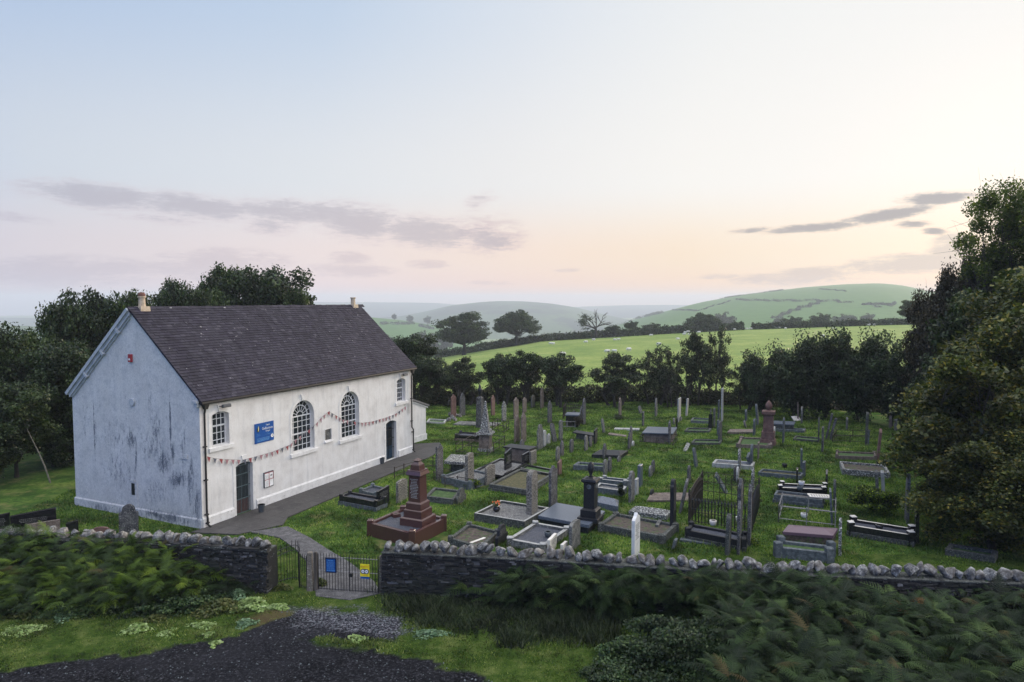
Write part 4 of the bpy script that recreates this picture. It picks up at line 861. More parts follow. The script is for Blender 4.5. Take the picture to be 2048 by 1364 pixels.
def stone(u, vb, vt, wpx, style, mk, label, ut=None, T=.10, W_=None, yaw=None, base=False, cat='headstone', z0=0.0, lean=None, top=None, grp=True):
    P = G(u, vb, z0); Yd = P[1]; d = ray(u, vt); h = CH + d[2] / d[1] * Yd - z0; az_ = math.atan2(P[0], P[1]); dl = abs(R_(24.5) - az_)
    wa = wpx * Yd / FPX * math.cos(az_)
    if W_ is None: W_ = min(1.0, max(.48, (wa - T * math.cos(dl)) / max(.09, math.sin(dl)))) if dl > .12 else .62
    if dl <= .12: T = max(.08, min(.16, wa * .75))
    le = 0.0
    if ut is not None: le = math.atan2((ut - u) * Yd / FPX, h)
    if lean is not None: le = R_(lean)
    h = h / math.cos(le)
    mb = MB(); b0 = 0
    if base: mb.box(-W_ / 2 - .08, W_ / 2 + .08, -T / 2 - .08, T / 2 + .08, -.1, .14); b0 = .138
    mb.prism([(x, z - .12 if z == 0 else z) for x, z in prof(style, W_, h)], -T / 2, T / 2, 'y')
    if top: mb.box(-W_ / 2 - .012, W_ / 2 + .012, -T / 2 - .012, T / 2 + .012, h + .001, h + .02)
    o = mb.build('headstone', M[mk], None, None, None, bevel=.008)
    yw = (YAW if yaw is None else yaw) + random.uniform(-.06, .06)
    o.matrix_world = Matrix.Translation((P[0], P[1], z0 + (lawnz(P[0], P[1]) - .02 if z0 == 0 else 0))) @ Matrix.Rotation(le, 4, 'Y') @ Matrix.Rotation(random.uniform(-.03, .03), 4, 'X') @ Matrix.Rotation(yw, 4, 'Z')
    tag(o, label, cat, GS if grp else None); return o, W_, h, T

H = []
def hs(*a, **k): H.append(stone(*a, **k)); return H[-1]
# back left, behind the obelisk
hs(899, 813, 800, 7, 'round', 'grey', 'tiny round-topped stone left of the pink sandstone slab, by the back trees')
hs(907, 836, 788, 11, 'ogee', 'redstone', 'tall pinkish sandstone headstone standing on a heap of rubble')
hs(925, 832, 785, 12, 'gothic', 'slate', 'tall dark pointed slate between the pink headstone and the urn pillar')
hs(986, 832, 790, 9, 'gothic', 'redstone', 'slim reddish headstone right behind the obelisk')
hs(1008, 843, 802, 10, 'gothic', 'lichen', 'lichen-patched pointed headstone right of the slim reddish one')
hs(1032, 837, 795, 11, 'ogee', 'brownstone', 'broad brown headstone under the round thorn trees, in the back row')
hs(1049, 826, 794, 9, 'ogee', 'brownstone', 'narrower brown headstone beside the broad brown one in the back row')
hs(1066, 816, 790, 9, 'round', 'mossstone', 'dim greenish headstone almost lost under the thorn tree')
hs(1084, 817, 775, 8, 'gothic', 'brownstone', 'tall dark pointed headstone silhouetted against the bright field')
hs(1099.5, 846, 801, 9, 'gothic', 'slate', 'tall pointed slate with pale top left of the black fenced tomb')
hs(1034, 884, 830, 12, 'gothic', 'brownstone', 'left one of the close pair of tall pink-brown pointed slabs', T=.12)
hs(1047, 885, 825, 11, 'gothic', 'brownstone', 'right and taller one of the close pair of pink-brown pointed slabs', T=.12)
hs(1080, 899, 848, 12, 'shoulder', 'grey', 'broad grey headstone in front of two pale white slabs')
hs(1089, 893, 860, 8, 'round', 'pale', 'whitish slab directly behind the broad grey headstone')
hs(1097, 888, 867, 9, 'broken', 'pale', 'short broken whitish slab, last of three in a row')
hs(1110, 884, 846, 9, 'round', 'slate', 'slate tilted strongly left with bright lichen edge', ut=1103)
hs(1121.5, 881, 840, 8, 'round', 'grey', 'upright round-topped stone just right of the strongly tilted slate')
hs(1124, 912, 880, 6, 'gothic', 'slate', 'small pointed stone behind the small round one left of the kerbed plots')
hs(1115.6, 921, 893, 7, 'round', 'grey', 'small round-topped stone in front of the small pointed one')
hs(1044, 911, 879, 11, 'round', 'slate', 'round-topped slate standing before the flat-topped chest tomb')
hs(1016, 944, 898, 16, 'slant', 'black', 'taller polished black slab with pale top edge on the black kerbs', T=.10)
hs(1052, 932, 904, 16, 'slant', 'black', 'lower polished black slab right of the taller black one', T=.10)
hs(1066, 930, 901, 14, 'flat', 'concrete', 'square pebbled headstone behind the lower black slab', T=.12)
hs(1119, 949, 920, 9, 'slant', 'redstone', 'red-brown slant-topped headstone at the head of the black kerb', T=.12)
hs(879, 962, 890, 17, 'broken', 'slate', 'large dark rough-edged slate inside the low rusty railing near the red monument', T=.10)
hs(939, 972, 905, 19, 'seg', 'concrete', 'tall speckled lichen headstone at the end of the lichen-covered table slab', T=.18)
hs(804, 1003, 958, 24, 'seg', 'concrete', 'speckled curved-top headstone between the black kerb and the red monument', T=.14)
hs(980, 967, 929, 20, 'seg', 'concrete', 'speckled headstone standing on the grey gravel plot', T=.12)
hs(766, 1008, 975, 28, 'slant', 'black', 'polished black headstone at the end of the black kerb nearest the path', T=.12, z0=.1)
hs(922, 1006, 976, 22, 'shoulder', 'mossstone', 'low mossy dark headstone of the green-black kerb', T=.12)
hs(1064, 1036, 940, 23, 'round', 'concrete', 'very tall pebbled headstone with domed top on the gravel plot with flowers', T=.26, base=True)
hs(1106, 1011, 930, 17, 'ogee', 'slate', 'tall dark narrow slate right of the pebbled domed headstone', T=.14)
hs(1003, 1086, 1048, 27, 'shoulder', 'darkgranite', 'dark scroll-shouldered headstone just behind the cap stones', T=.12)
hs(1149, 1096, 1040, 22, 'seg', 'grey', 'grey lichen headstone at the head of the large gravel plot by the wall', T=.14)
hs(1104, 1100, 1071, 20, 'slant', 'cream', 'small cream headstone just behind the wall, left of the grey lichen one', T=.12)
hs(1128, 1102, 1085, 7, 'flat', 'cream', 'small cream block between the cream headstone and the grey lichen one', T=.12, cat='stone block')
hs(1271, 1112, 1024, 16, 'ogee', 'marble', 'white marble headstone with stepped shoulders behind the wall', T=.13)
hs(1346, 1060, 958, 9, 'shoulder', 'darkgranite', 'tall dark stepped pillar stone left of the ornate iron railing', W_=.5, T=.15)
hs(1361, 1024, 957, 10, 'round', 'grey', 'grey round slab leaning right, left of the ornate iron railing', ut=1374, W_=.62)
hs(1317, 1060, 1043, 14, 'slant', 'grey', 'small grey block marker on the mossy plot with brown paving', T=.14, cat='grave marker')
hs(1263, 1003, 942, 13, 'round', 'grey', 'tall grey round-topped stone in front of two paler stones', T=.14)
hs(1273, 990, 957, 9, 'flat', 'pale', 'pale square stone tucked behind the tall grey round-topped one', T=.12)
hs(1280, 974, 930, 10, 'flat', 'bluegranite', 'smooth light grey granite headstone with bright top edge', T=.16, top=True)
hs(1347, 1097, 1079, 9, 'flat', 'bluestone', 'narrow blue-grey stone leaning right just behind the wall', ut=1352)
hs(1304, 992, 978, 7, 'round', 'darkgranite', 'tiny dark marker beside the fallen pink slab', cat='grave marker')
hs(1453, 986, 948, 7, 'flat', 'bluestone', 'slab leaning far left inside the ornate railing', ut=1431)
hs(1478.5, 1078, 955, 9, 'gothic', 'slate', 'tallest dark slate rising through the ornate railing', T=.14)
hs(1477, 1107, 1001, 8, 'gothic', 'slate', 'tall dark slate in front of the tallest one', T=.13)
hs(1455, 1110, 1028, 9, 'round', 'mossstone', 'dark round stone with pale top in front of the black kerb', ut=1457, T=.14)
hs(1498, 1090, 968, 9, 'gothic', 'slate', 'dark slate at the right end of the ornate railing', T=.13)
hs(1505, 990, 936, 6, 'gothic', 'lichen', 'lichen-spotted slate behind the right corner of the ornate railing', T=.12)
hs(1469.8, 960, 931, 5, 'round', 'slate', 'small dark slate left of its pale-topped twin, behind the ornate railing')
hs(1475, 963, 934, 5, 'round', 'pale', 'small pale-topped twin right of the small dark slate, behind the ornate railing')
hs(1593.8, 967, 938, 4, 'flat', 'black', 'thin black headstone with white top edge behind the glow-topped kerb', top=True)
hs(1653, 986, 941, 6, 'slant', 'black', 'black headstone with white sloping top edge at the head of the glow-topped kerb')
hs(1664, 1047, 979, 6, 'flat', 'bluestone', 'pale blue slab leaning left at the end of the thin rail', ut=1658)
hs(1669, 1018, 961, 7, 'round', 'mossstone', 'dark mossy headstone behind the pale blue leaning slab')
hs(1679.5, 1110, 1036, 8, 'shoulder', 'lichen', 'lichen-grey pillar stone at the head of the round-posted kerb')
hs(1755, 986, 940, 9, 'broken', 'grey', 'rough leaning stone, left of the two side by side above the box hedge', ut=1751)
hs(1767, 990, 941, 9, 'broken', 'pale', 'paler rough leaning stone, right of the two above the box hedge', ut=1763)
hs(1813, 1044, 947, 9, 'gothic', 'grey', 'tall pointed grey stone at the right end of the box hedge', T=.13)
hs(1833, 1084, 1023, 10, 'slant', 'black', 'black headstone with cream top at the far right of the black kerb', T=.16)
hs(1803, 921, 883, 8, 'round', 'grey', 'grey stone paired with a dark edge beside the yellowing tree')
hs(1755, 919, 858, 7, 'slant', 'redstone', 'tall red stone leaning right with a bright white top', ut=1761, T=.16)
hs(1732.5, 890, 824, 8, 'round', 'mossstone', 'ivy-green tall stone under the dark trees on the right')
hs(1736.5, 891, 860, 3, 'flat', 'bluestone', 'thin pale stone in front of the ivy-green tall one', W_=.4)
hs(1780, 856, 831, 6, 'round', 'brownstone', 'left dim stone of two under the far right trees')
hs(1791, 861, 835, 8, 'round', 'grey', 'right dim stone of two under the far right trees')
hs(1693.6, 858, 834, 5, 'round', 'grey', 'lone small stone in deep shade between the ivy stone and the leaning pair')
hs(1652, 878, 827, 6, 'flat', 'slate', 'left slate of the pair leaning sharply right', ut=1663)
hs(1660, 879, 836, 7, 'flat', 'slate', 'right slate of the pair leaning sharply right', ut=1671)
hs(1637, 886, 833, 4, 'gothic', 'mossstone', 'mossy slim stone left of the sharply leaning pair')
hs(1645, 904, 854, 5, 'flat', 'slate', 'slim slate in front of the sharply leaning pair')
hs(1596, 840, 805, 4, 'flat', 'brownstone', 'dim brown post-like stone under the dark hedge trees', ut=1595)
hs(1603, 847, 813, 5, 'round', 'grey', 'grey stone right of the dim brown post-like one')
hs(1602.6, 936, 898, 5, 'flat', 'bluestone', 'slim blue-grey stone behind the low double kerb')
hs(1608, 953, 923, 7, 'flat', 'bluestone', 'squat blue-grey stone with pale top at the end of the low double kerb', T=.14)
hs(1566.5, 887, 835, 4, 'round', 'bluestone', 'slim tall stone right of the red urn monument')
hs(1548, 875, 854, 5, 'round', 'pale', 'small pale stone touching the right side of the red urn monument')
hs(1516.7, 918, 885, 4, 'flat', 'brownstone', 'thin brown-grey stone in front of the brown kerb')
hs(1502.8, 934, 888, 6, 'round', 'bluestone', 'tall blue-grey stone with a slab propped against it')
hs(1478.6, 945, 899, 5, 'round', 'lichen', 'lichened stone at the middle of the long concrete kerb')
hs(1504, 932, 909, 12, 'flat', 'bluestone', 'blue-grey slab propped at a slant against the tall stone', ut=1496, W_=.9)
hs(1393, 935, 896, 5, 'round', 'bluestone', 'lone stone leaning left on open grass', ut=1387)
hs(1378, 962, 931, 5, 'round', 'slate', 'lone upright stone on open grass behind the grey leaning slab')
hs(1508.5, 871, 838, 5, 'round', 'bluestone', 'stone at the right end of the pinkish ledger slab')
hs(1516, 849, 808, 5, 'round', 'bluestone', 'tall pale stone tilted left near the red urn monument', ut=1512)
hs(1492, 843, 819, 5, 'round', 'bluestone', 'stone behind a tiny tilted one left of the red urn monument')
hs(1491.5, 855, 841, 4, 'round', 'slate', 'tiny tilted stone left of the red urn monument', ut=1488)
hs(1440, 883, 842, 7, 'round', 'slate', 'dark stone of the close pair in the middle of the back graves')
hs(1436, 871, 840, 4, 'flat', 'bluestone', 'pale stone just behind the dark one of the close pair')
hs(1428.5, 854, 816, 4, 'round', 'slate', 'slim slate right of the dark cross-topped stone')
hs(1437.5, 838, 800, 5, 'flat', 'bluestone', 'pale stone left of the tallest thin pale post')
hs(1444, 843, 776, 5, 'flat', 'pale', 'tallest thin pale stone rising above the back hedge')
hs(1373, 833, 797, 5, 'flat', 'pale', 'pale stone tilted right at the foot of the back hedge', ut=1375)
hs(1358, 843, 796, 7, 'flat', 'pale', 'tall pale stone beside the pale tilted one at the back hedge')
hs(1354, 862, 837, 4, 'flat', 'black', 'thin black stone behind the railed ledger slab')
hs(1350.5, 872, 854, 3, 'round', 'slate', 'very small stone right of the dark slim one on the railed ledger')
hs(1361.5, 843, 833, 4, 'round', 'grey', 'tiny grey stone at the foot of the tall pale one')
hs(1348, 849, 836, 3, 'round', 'grey', 'tiny grey stone left of the tall pale one')
hs(1339, 889, 841, 6, 'gothic', 'slate', 'dark slim pointed stone in front of the railed ledger slab')
hs(1312, 834, 796, 6, 'gothic', 'grey', 'grey pointed stone at the hedge right of the two staggered stones')
hs(1286, 852, 823, 6, 'flat', 'slate', 'square slate, nearer of the two staggered stones')
hs(1282, 827, 812, 6, 'round', 'grey', 'tilted grey stone, farther of the two staggered stones', ut=1278)
hs(1240, 833, 795, 7, 'shoulder', 'brownstone', 'lone brown stone standing at the middle of the back hedge')
hs(1262, 889, 852, 4, 'gothic', 'slate', 'thin pointed slate behind the leaning round one, mid lawn')
hs(1258, 899, 863, 7, 'gothic', 'slate', 'broader slate in front of the thin pointed one, mid lawn', ut=1259)
hs(1266, 893, 882, 5, 'round', 'pale', 'tiny pale stone at the foot of the mid-lawn slates', cat='grave marker')
hs(1208, 865, 837, 6, 'round', 'grey', 'grey stone leaning left at the end of the broken ledger', ut=1204)
hs(1209, 917, 886, 6, 'gothic', 'slate', 'slate standing in the middle of the low coped slab')
hs(1172, 902, 871, 8, 'round', 'grey', 'front grey stone of three before the broken ledger')
hs(1181, 894, 872, 7, 'round', 'slate', 'middle dark stone of three before the broken ledger')
hs(1191, 888, 857, 9, 'slant', 'darkgranite', 'rear dark square stone of three before the broken ledger')
hs(1143, 905, 878, 7, 'round', 'slate', 'single slate alone on grass left of the three by the ledger')
hs(1168, 849, 796, 8, 'gothic', 'slate', 'tall pointed slate at the back, right one of the overlapping pair')
hs(1163, 847, 812, 9, 'gothic', 'grey', 'shorter pointed stone at the back, left one of the overlapping pair')
hs(1148, 847, 821, 5, 'round', 'mossstone', 'slim greenish stone before the black fenced tomb')
hs(1210.5, 950, 919, 9, 'round', 'grey', 'front one of the two stones crossing the blue-grey kerb')
hs(1219.5, 945, 914, 8, 'round', 'slate', 'rear darker one of the two stones crossing the blue-grey kerb')
hs(1238, 924, 912, 5, 'round', 'grey', 'very small stone on the grass beyond the blue-grey kerb', cat='grave marker')
hs(1306, 945, 920, 7, 'round', 'slate', 'rear stone of the two overlapping ones alone on open lawn')
hs(1301, 953, 931, 7, 'round', 'grey', 'front stone of the two overlapping ones alone on open lawn')
# behind the wall on the left
hs(258, 1072, 1008, 36, 'shoulder', 'slate', 'old dark round-shouldered stone in front of the blue-shaded gable', yaw=R_(8), W_=.70, T=.14)
hs(70, 1082, 1019, 70, 'slant', 'black', 'large polished black headstone behind the left wall', yaw=R_(24), W_=1.5, T=.12)
hs(88, 1085, 1041, 56, 'slant', 'brownstone', 'grey-brown slab in front of the large black headstone', yaw=R_(24), W_=1.1, T=.1)
hs(146, 1078, 1040, 20, 'slant', 'black', 'small black headstone between the brown slab and the reddish one', yaw=R_(30), W_=.42, T=.1)
hs(202, 1080, 1053, 30, 'seg', 'redstone', 'reddish curved headstone just showing above the left wall', yaw=R_(12), W_=.62, T=.12)
hs(3, 1070, 1027, 20, 'slant', 'black', 'black headstone cut by the left edge of the picture', yaw=R_(24), W_=.6, T=.12)
o_ = MB().prism([(-.45, 0), (.45, 0), (.45, .42), (.10, .50), (-.45, .30)], -.2, .2, 'y').build('headstone', M['bluestone'], None, G(42, 1076), R_(20), bevel=.02); tag(o_, 'low pale grey block before the black slabs at the far left', 'grave marker')

# inscriptions on the few faces turned to us
for o, w_, h_, t_ in H:
    if o.location.y > 46 or o.location.x > 9 or w_ < .5 or h_ < .55 or o.location.z > .3: continue
    mb = MB(); r8 = random.Random(int(o.location.x * 100)); dark = o.data.materials[0].name.split('_')[0] in ('pebble', 'white', 'cream')
    z_ = h_ * .74
    while z_ > h_ * .38:
        hw = w_ * r8.uniform(.18, .36); x_ = -hw
        while x_ < hw: q_ = r8.uniform(.02, .06); mb.box(x_, min(hw, x_ + q_), -t_ / 2 - .003, -t_ / 2 - .0005, z_, z_ + .022); x_ += q_ + .018
        z_ -= .055
    if len(mb.v) < 96: continue
    mb.build('inscription', M['mossstone' if dark else 'grey'], o)

# ------------------------------------------------------------------ kerbed graves
GK = 'kerbed grave plots in the graveyard'
def quad(z, Lp, Fp, Np):
    l, f, n = G(*Lp, z), G(*Fp, z), G(*Np, z); return [l[:2], n[:2], (f + n - l)[:2], f[:2]]   # left, near, right, far
def plot(z, Lp, Fp, Np, mk, infill, label, t=.12, base=None, posts=None, cap=None, drop=.10, name='grave_kerb', cat='grave'):
    q = [Vector(p) for p in quad(z, Lp, Fp, Np)]; o0 = q[0]; q = [p - o0 for p in q]; c_ = sum(q, Vector((0, 0))) / 4
    ex = (q[1] - q[0]).normalized(); ey = (q[3] - q[0]).normalized()
    ins = [q[0] + ex * t + ey * t, q[1] - ex * t + ey * t, q[2] - ex * t - ey * t, q[3] + ex * t - ey * t]
    e = empty(name, (o0.x, o0.y, 0), 0, label, cat, GK); zb = z * .45 if base else -.1
    k = MB().add([(p.x, p.y, zb) for p in q] + [(p.x, p.y, z) for p in q] + [(p.x, p.y, z) for p in ins] + [(p.x, p.y, z - drop - .05) for p in ins],
                 [(i, (i + 1) % 4, (i + 1) % 4 + 4, i + 4) for i in range(4)] + [(i + 4, (i + 1) % 4 + 4, (i + 1) % 4 + 8, i + 8) for i in range(4)] + [(i + 8, (i + 1) % 4 + 8, (i + 1) % 4 + 12, i + 12) for i in range(4)])
    k.build('kerb', M[mk], e, bevel=.006)
    if cap:
        cb = MB(); mid = [(a_ * .97 + b_ * .03) for a_, b_ in zip(q, ins)]; mi_ = [(a_ * .03 + b_ * .97) for a_, b_ in zip(q, ins)]
        cb.add([(p.x, p.y, z + .003) for p in mid] + [(p.x, p.y, z + .003) for p in mi_], [(i, (i + 1) % 4, (i + 1) % 4 + 4, i + 4) for i in range(4)]); cb.build('kerb_top', M[cap], e)  # bright overlay paints the low sky glow reflected on kerb tops
    if base:
        ob = [q[0] - ex * .05 - ey * .05, q[1] + ex * .05 - ey * .05, q[2] + ex * .05 + ey * .05, q[3] - ex * .05 + ey * .05]
        MB().add([(p.x, p.y, zz) for zz in (-.1, zb) for p in ob], [(0, 1, 5, 4), (1, 2, 6, 5), (2, 3, 7, 6), (3, 0, 4, 7), (4, 5, 6, 7)]).build('foundation', M[base], e)
    if infill:
        n_ = 14; vs, fs = [], []
        for i in range(n_ + 1):
            for j in range(n_ + 1):
                a_, b_ = i / n_, j / n_; p = (ins[0] * (1 - a_) + ins[1] * a_) * (1 - b_) + (ins[3] * (1 - a_) + ins[2] * a_) * b_
                vs.append((p.x, p.y, z - drop + random.uniform(-.01, .012)))
        for i in range(n_):
            for j in range(n_): x = i * (n_ + 1) + j; fs.append((x, x + n_ + 1, x + n_ + 2, x + 1))
        MB().add(vs, fs).build('infill', M[infill], e)
    if posts:
        ps, ph = posts
        for i, p in enumerate(q):
            d_ = ex * (1, -1, -1, 1)[i] + ey * (1, 1, -1, -1)[i]; c2 = p + d_ * ps * .35
            cp_ = MB().frust(c2.x, c2.y, -.05, z + ph, ps / 2, ps / 2, ps / 2, ps / 2).frust(c2.x, c2.y, z + ph, z + ph + .03, ps / 2, ps / 2, ps / 3, ps / 3).build('corner_post', M[mk], e)
            if cap: MB().frust(c2.x, c2.y, z + ph + .002, z + ph + .036, ps / 2 + .004, ps / 2 + .004, ps / 2.4, ps / 2.4).build('post_top', M[cap], cp_)  # same painted glow on the post tops
    e['_'] = 0; del e['_']; return e, q, o0, ex, ey
def slab(z, Lp, Fp, Np, mk, label, th=.1, body=None, cope=0, name='ledger_slab', cat='grave', inset=.1):
    q = [Vector(p) for p in quad(z, Lp, Fp, Np)]; o0 = q[0]; q = [p - o0 for p in q]; e = empty(name, (o0.x, o0.y, 0), 0, label, cat, 'flat slabs and chest tombs'); c_ = sum(q, Vector((0, 0))) / 4
    if cope:
        rdg = [q[0] * .5 + q[3] * .5, q[1] * .5 + q[2] * .5]; rdg = [rdg[0] * .8 + rdg[1] * .2, rdg[0] * .2 + rdg[1] * .8]
        mb = MB().add([(p.x, p.y, z) for p in q] + [(p.x, p.y, z + cope) for p in rdg] + [(p.x, p.y, -.05) for p in q], [(0, 1, 5, 4), (1, 2, 5), (2, 3, 4, 5), (3, 0, 4)] + [(i + 6, (i + 1) % 4 + 6, (i + 1) % 4, i) for i in range(4)])
        mb.v = [(p[0], p[1], z - .12 if p[2] == -.05 and body else p[2]) for p in mb.v]; mb.build('coped_slab', M[mk], e, bevel=.01)
        if body: qi = [c_ + (p - c_) * .94 for p in q]; MB().add([(p.x, p.y, zz) for zz in (-.1, z - .122) for p in qi], [(i, (i + 1) % 4, (i + 1) % 4 + 4, i + 4) for i in range(4)] + [(4, 5, 6, 7)]).build('base', M[body], e)
    else:
        MB().add([(p.x, p.y, zz) for zz in (z - th, z) for p in q], [(3, 2, 1, 0), (4, 5, 6, 7)] + [(i, (i + 1) % 4, (i + 1) % 4 + 4, i + 4) for i in range(4)]).build('slab', M[mk], e, bevel=.008)
        if z - th > .03:
            qi = [c_ + (p - c_) * (1 - inset) for p in q]
            MB().add([(p.x, p.y, zz) for zz in (-.1, z - th - .002) for p in qi], [(i, (i + 1) % 4, (i + 1) % 4 + 4, i + 4) for i in range(4)] + [(4, 5, 6, 7)]).build('chest', M[body or mk], e)
    return e, q, o0
PR = plot(.55, (735, 1045), (806, 1015), (825, 1068), 'redgranite', 'gravelb', 'large red granite kerb filled with blue gravel around the tall red monument', .15, posts=(.24, .10), drop=.10)
plot(.45, (679, 991), (700, 983), (752, 1004), 'black', 'gravelb', 'black polished kerb on a grey footing nearest the chapel path', .10, base='bluestone', posts=(.16, .06))
plot(.34, (719, 980), (745, 969), (752, 988), 'bluestone', 'gravelb', 'grey kerb directly behind the black kerb nearest the path', .12, posts=(.18, .07))
plot(.30, (850, 992), (868, 974), (907, 999), 'mossstone', 'moss', 'green-black kerb with rough grass infill behind the red monument', .14)
plot(.40, (883, 952), (932, 935), (940, 966), 'bluestone', 'gravelp', 'pale-edged kerb with white gravel beside the speckled tall headstone', .14, posts=(.2, .06))
plot(.30, (948, 940), (1000, 916), (1004, 951), 'black', 'gravelp', 'black polished kerb holding the taller black headstone', .12)
plot(.32, (978, 968), (1038, 937), (1052, 980), 'mossstone', 'drygrass', 'large mossy dark kerb full of dry brown grass', .16, base='mossstone')
plot(.35, (1040, 936), (1053, 928), (1098, 947), 'black', 'moss', 'weathered black kerb joining the red-brown slanted headstone', .12, base='mossstone')
plot(.35, (948, 1026), (1002, 1000), (1049, 1043), 'mossstone', 'gravelp', 'clean-lined dark kerb with pale gravel and a vase of orange flowers', .10, cap='pale')
plot(.28, (897, 1076), (937, 1046), (962, 1094), 'mossstone', 'soil', 'overgrown mossy kerb half hidden behind the cap stones', .14, posts=(.22, .06))
plot(.30, (1014, 1078), (1069, 1044), (1088, 1092), 'grey', 'gravelb', 'large grey kerb with pale tops behind the wall, grass tuft inside', .16, posts=(.24, .05), cap='pale')
slab(.40, (1076, 1031), (1113, 1005), (1178, 1050), 'bluegranite', 'broad blue-grey granite platform carrying the black urn pillar', .14, 'darkgranite', inset=.05)
plot(.32, (1196, 1048), (1230, 1025), (1327, 1073), 'mossstone', 'soil', 'large dark mossy kerb with brown paved infill', .16, posts=(.26, .03))
plot(.34, (1196, 958), (1208, 953), (1252, 964), 'bluestone', 'gravelb', 'pale-topped kerb, farther of two side by side', .12, cap='pale', posts=(.2, .05))
plot(.32, (1190, 974), (1199, 965), (1246, 982), 'bluestone', 'gravelp', 'pale-topped kerb, nearer of two side by side', .12, cap='pale')
plot(.28, (1146, 930), (1156, 923), (1210, 934), 'bluestone', 'moss', 'plain blue-grey kerb sunk round a mossy hollow', .16)
plot(.42, (1372, 1060), (1380, 1046), (1490, 1083), 'darkgranite', 'gravelb', 'dark granite kerb in front of the ornate railing', .14, base='mossstone', posts=(.2, .08))
plot(.45, (1697, 1050), (1703, 1037), (1826, 1071), 'black', 'gravelb', 'long black kerb with glow-brightened tops near the right wall', .11, base='mossstone', posts=(.22, .12), cap='cream')
plot(.42, (1550, 1094), (1557, 1079), (1664, 1107), 'bluestone', 'moss', 'heavy round-railed grey kerb right behind the wall', .18, posts=(.26, .16))
plot(.48, (1557, 975), (1562, 966), (1650, 979), 'black', 'gravelb', 'black kerb with glow-whitened tops, farther of the joined pair', .10, posts=(.18, .10), cap='cream')
pb_ = plot(.42, (1548, 989), (1553, 980), (1645, 1000), 'bluestone', 'soil', 'blue-grey kerb with a cream inscribed tablet, nearer of the joined pair', .10, base='bluestone')
plot(.28, (1424, 926), (1431, 918), (1505, 932), 'pale', 'gravelp', 'long concrete kerb crossed by three thin stones', .14)
plot(.25, (1516, 944), (1524, 937), (1602, 952), 'bluestone', 'drygrass', 'low double kerb around bare ground with a dark shrub', .10)
plot(.22, (1672, 911), (1673, 902), (1752, 914), 'brownstone', 'moss', 'thin pinkish kerb at the foot of the tall red leaning stone', .08, posts=(.14, .06))
plot(.34, (1685, 938), (1679, 922), (1781, 946), 'lichen', 'soil', 'lichen-grey kerb heaped with soil and weeds', .14)
plot(.24, (1474, 889), (1481, 874), (1543, 891), 'brownstone', 'moss', 'rust-brown kerb with grass infill around the red urn monument', .14, posts=(.26, .05))
plot(.20, (1381, 841), (1385, 835), (1421, 843), 'bluestone', 'moss', 'low grey kerb left of the dark cross-topped stone', .12)
plot(.16, (1369, 861), (1374, 855), (1419, 862), 'mossstone', 'moss', 'sunken mossy kerb beyond the railed ledger', .14)
plot(.16, (1382, 885), (1388, 878), (1440, 886), 'mossstone', 'moss', 'sunken mossy kerb left of the close pair of stones', .12)
plot(.28, (1890, 1098), (1899, 1086), (1990, 1114), 'mossstone', 'moss', 'dark kerb half swallowed by the yellowing tree', .16)
plot(.16, (853, 843), (858, 837), (889, 845), 'pale', 'moss', 'small pale kerb on grass by the annexe', .12)
plot(.40, (910, 870), (920, 863), (958, 873), 'black', 'gravelb', 'black polished kerb left of the obelisk', .14, base='brownstone', posts=(.2, .06))
plot(.16, (1586, 877), (1591, 871), (1637, 881), 'mossstone', 'moss', 'thin-edged mossy kerb by the slim mossy stone', .1)
plot(.2, (1551, 858), (1556, 854), (1608, 861), 'bluestone', 'moss', 'flat grey kerb right of the red urn monument', .16)
slab(.55, (1544, 847), (1548, 841), (1588, 849), 'bluegranite', 'raised blue-grey slab behind the red urn monument', .08, 'mossstone')
slab(.45, (1565, 1063), (1577, 1049), (1667, 1071), 'purple', 'purple polished coped slab on a grassy base', cope=.10, body='soil')
slab(.22, (1183, 909), (1200, 899), (1241, 911), 'darkgranite', 'low dark coped slab with a slate standing in it', cope=.16)
slab(.28, (1193, 1004), (1196, 992), (1236, 1013), 'bluegranite', 'pale blue-grey coped slab right behind the black urn pillar', cope=.18)
slab(.22, (1257, 1022), (1270, 1012), (1333, 1032), 'lichen', 'lichen-speckled coped slab left of the dark stepped pillar', cope=.16)
slab(.12, (1294, 1000), (1302, 985), (1384, 1000), 'brownstone', 'fallen pinkish slab lying flat in the grass', .08)
slab(.18, (1454, 864), (1460, 858), (1507, 864), 'brownstone', 'pinkish flat ledger slab in the back rows', .12)
slab(.85, (1005, 893), (1022, 887), (1058, 899), 'darkgranite', 'flat-topped chest tomb behind the two polished black headstones', .08, 'brownstone', inset=.14, name='chest_tomb')
slab(.45, (1145, 864), (1153, 860), (1188, 871), 'darkgranite', 'tilted dark ledger on a low base behind three grey stones', .09, 'mossstone', inset=.3)
slab(.70, (1284, 865), (1295, 853), (1346, 867), 'bluegranite', 'wide slate-topped tomb behind low black railings', .08, 'brownstone', inset=.1, name='chest_tomb')
slab(.95, (1130, 829), (1134, 824), (1158, 830), 'bluegranite', 'black chest tomb with pale streaked top at the back hedge', .1, 'black', name='chest_tomb')
slab(.12, (906, 848), (920, 842), (990, 851), 'grey', 'long low pale-edged platform behind the obelisk', .2)
slab(.10, (1228, 858), (1230, 855), (1278, 859), 'pale', 'thin pale kerb strip lying in the grass, farther one', .15)
slab(.10, (1216, 868), (1218, 865), (1252, 873), 'brownstone', 'thin tan kerb strip lying in the grass, nearer one', .15)
slab(.10, (1359, 1079), (1362, 1075), (1480, 1095), 'bluestone', 'long narrow pale kerb stone in front of the dark granite kerb', .2)
slab(.08, (1366, 900), (1374, 884), (1373, 903), 'lichen', 'broken lichened stone sunk in the lawn', .15)
slab(.10, (1816, 882), (1822, 876), (1840, 881), 'bluegranite', 'small fallen slab beside the yellowing tree', .15)
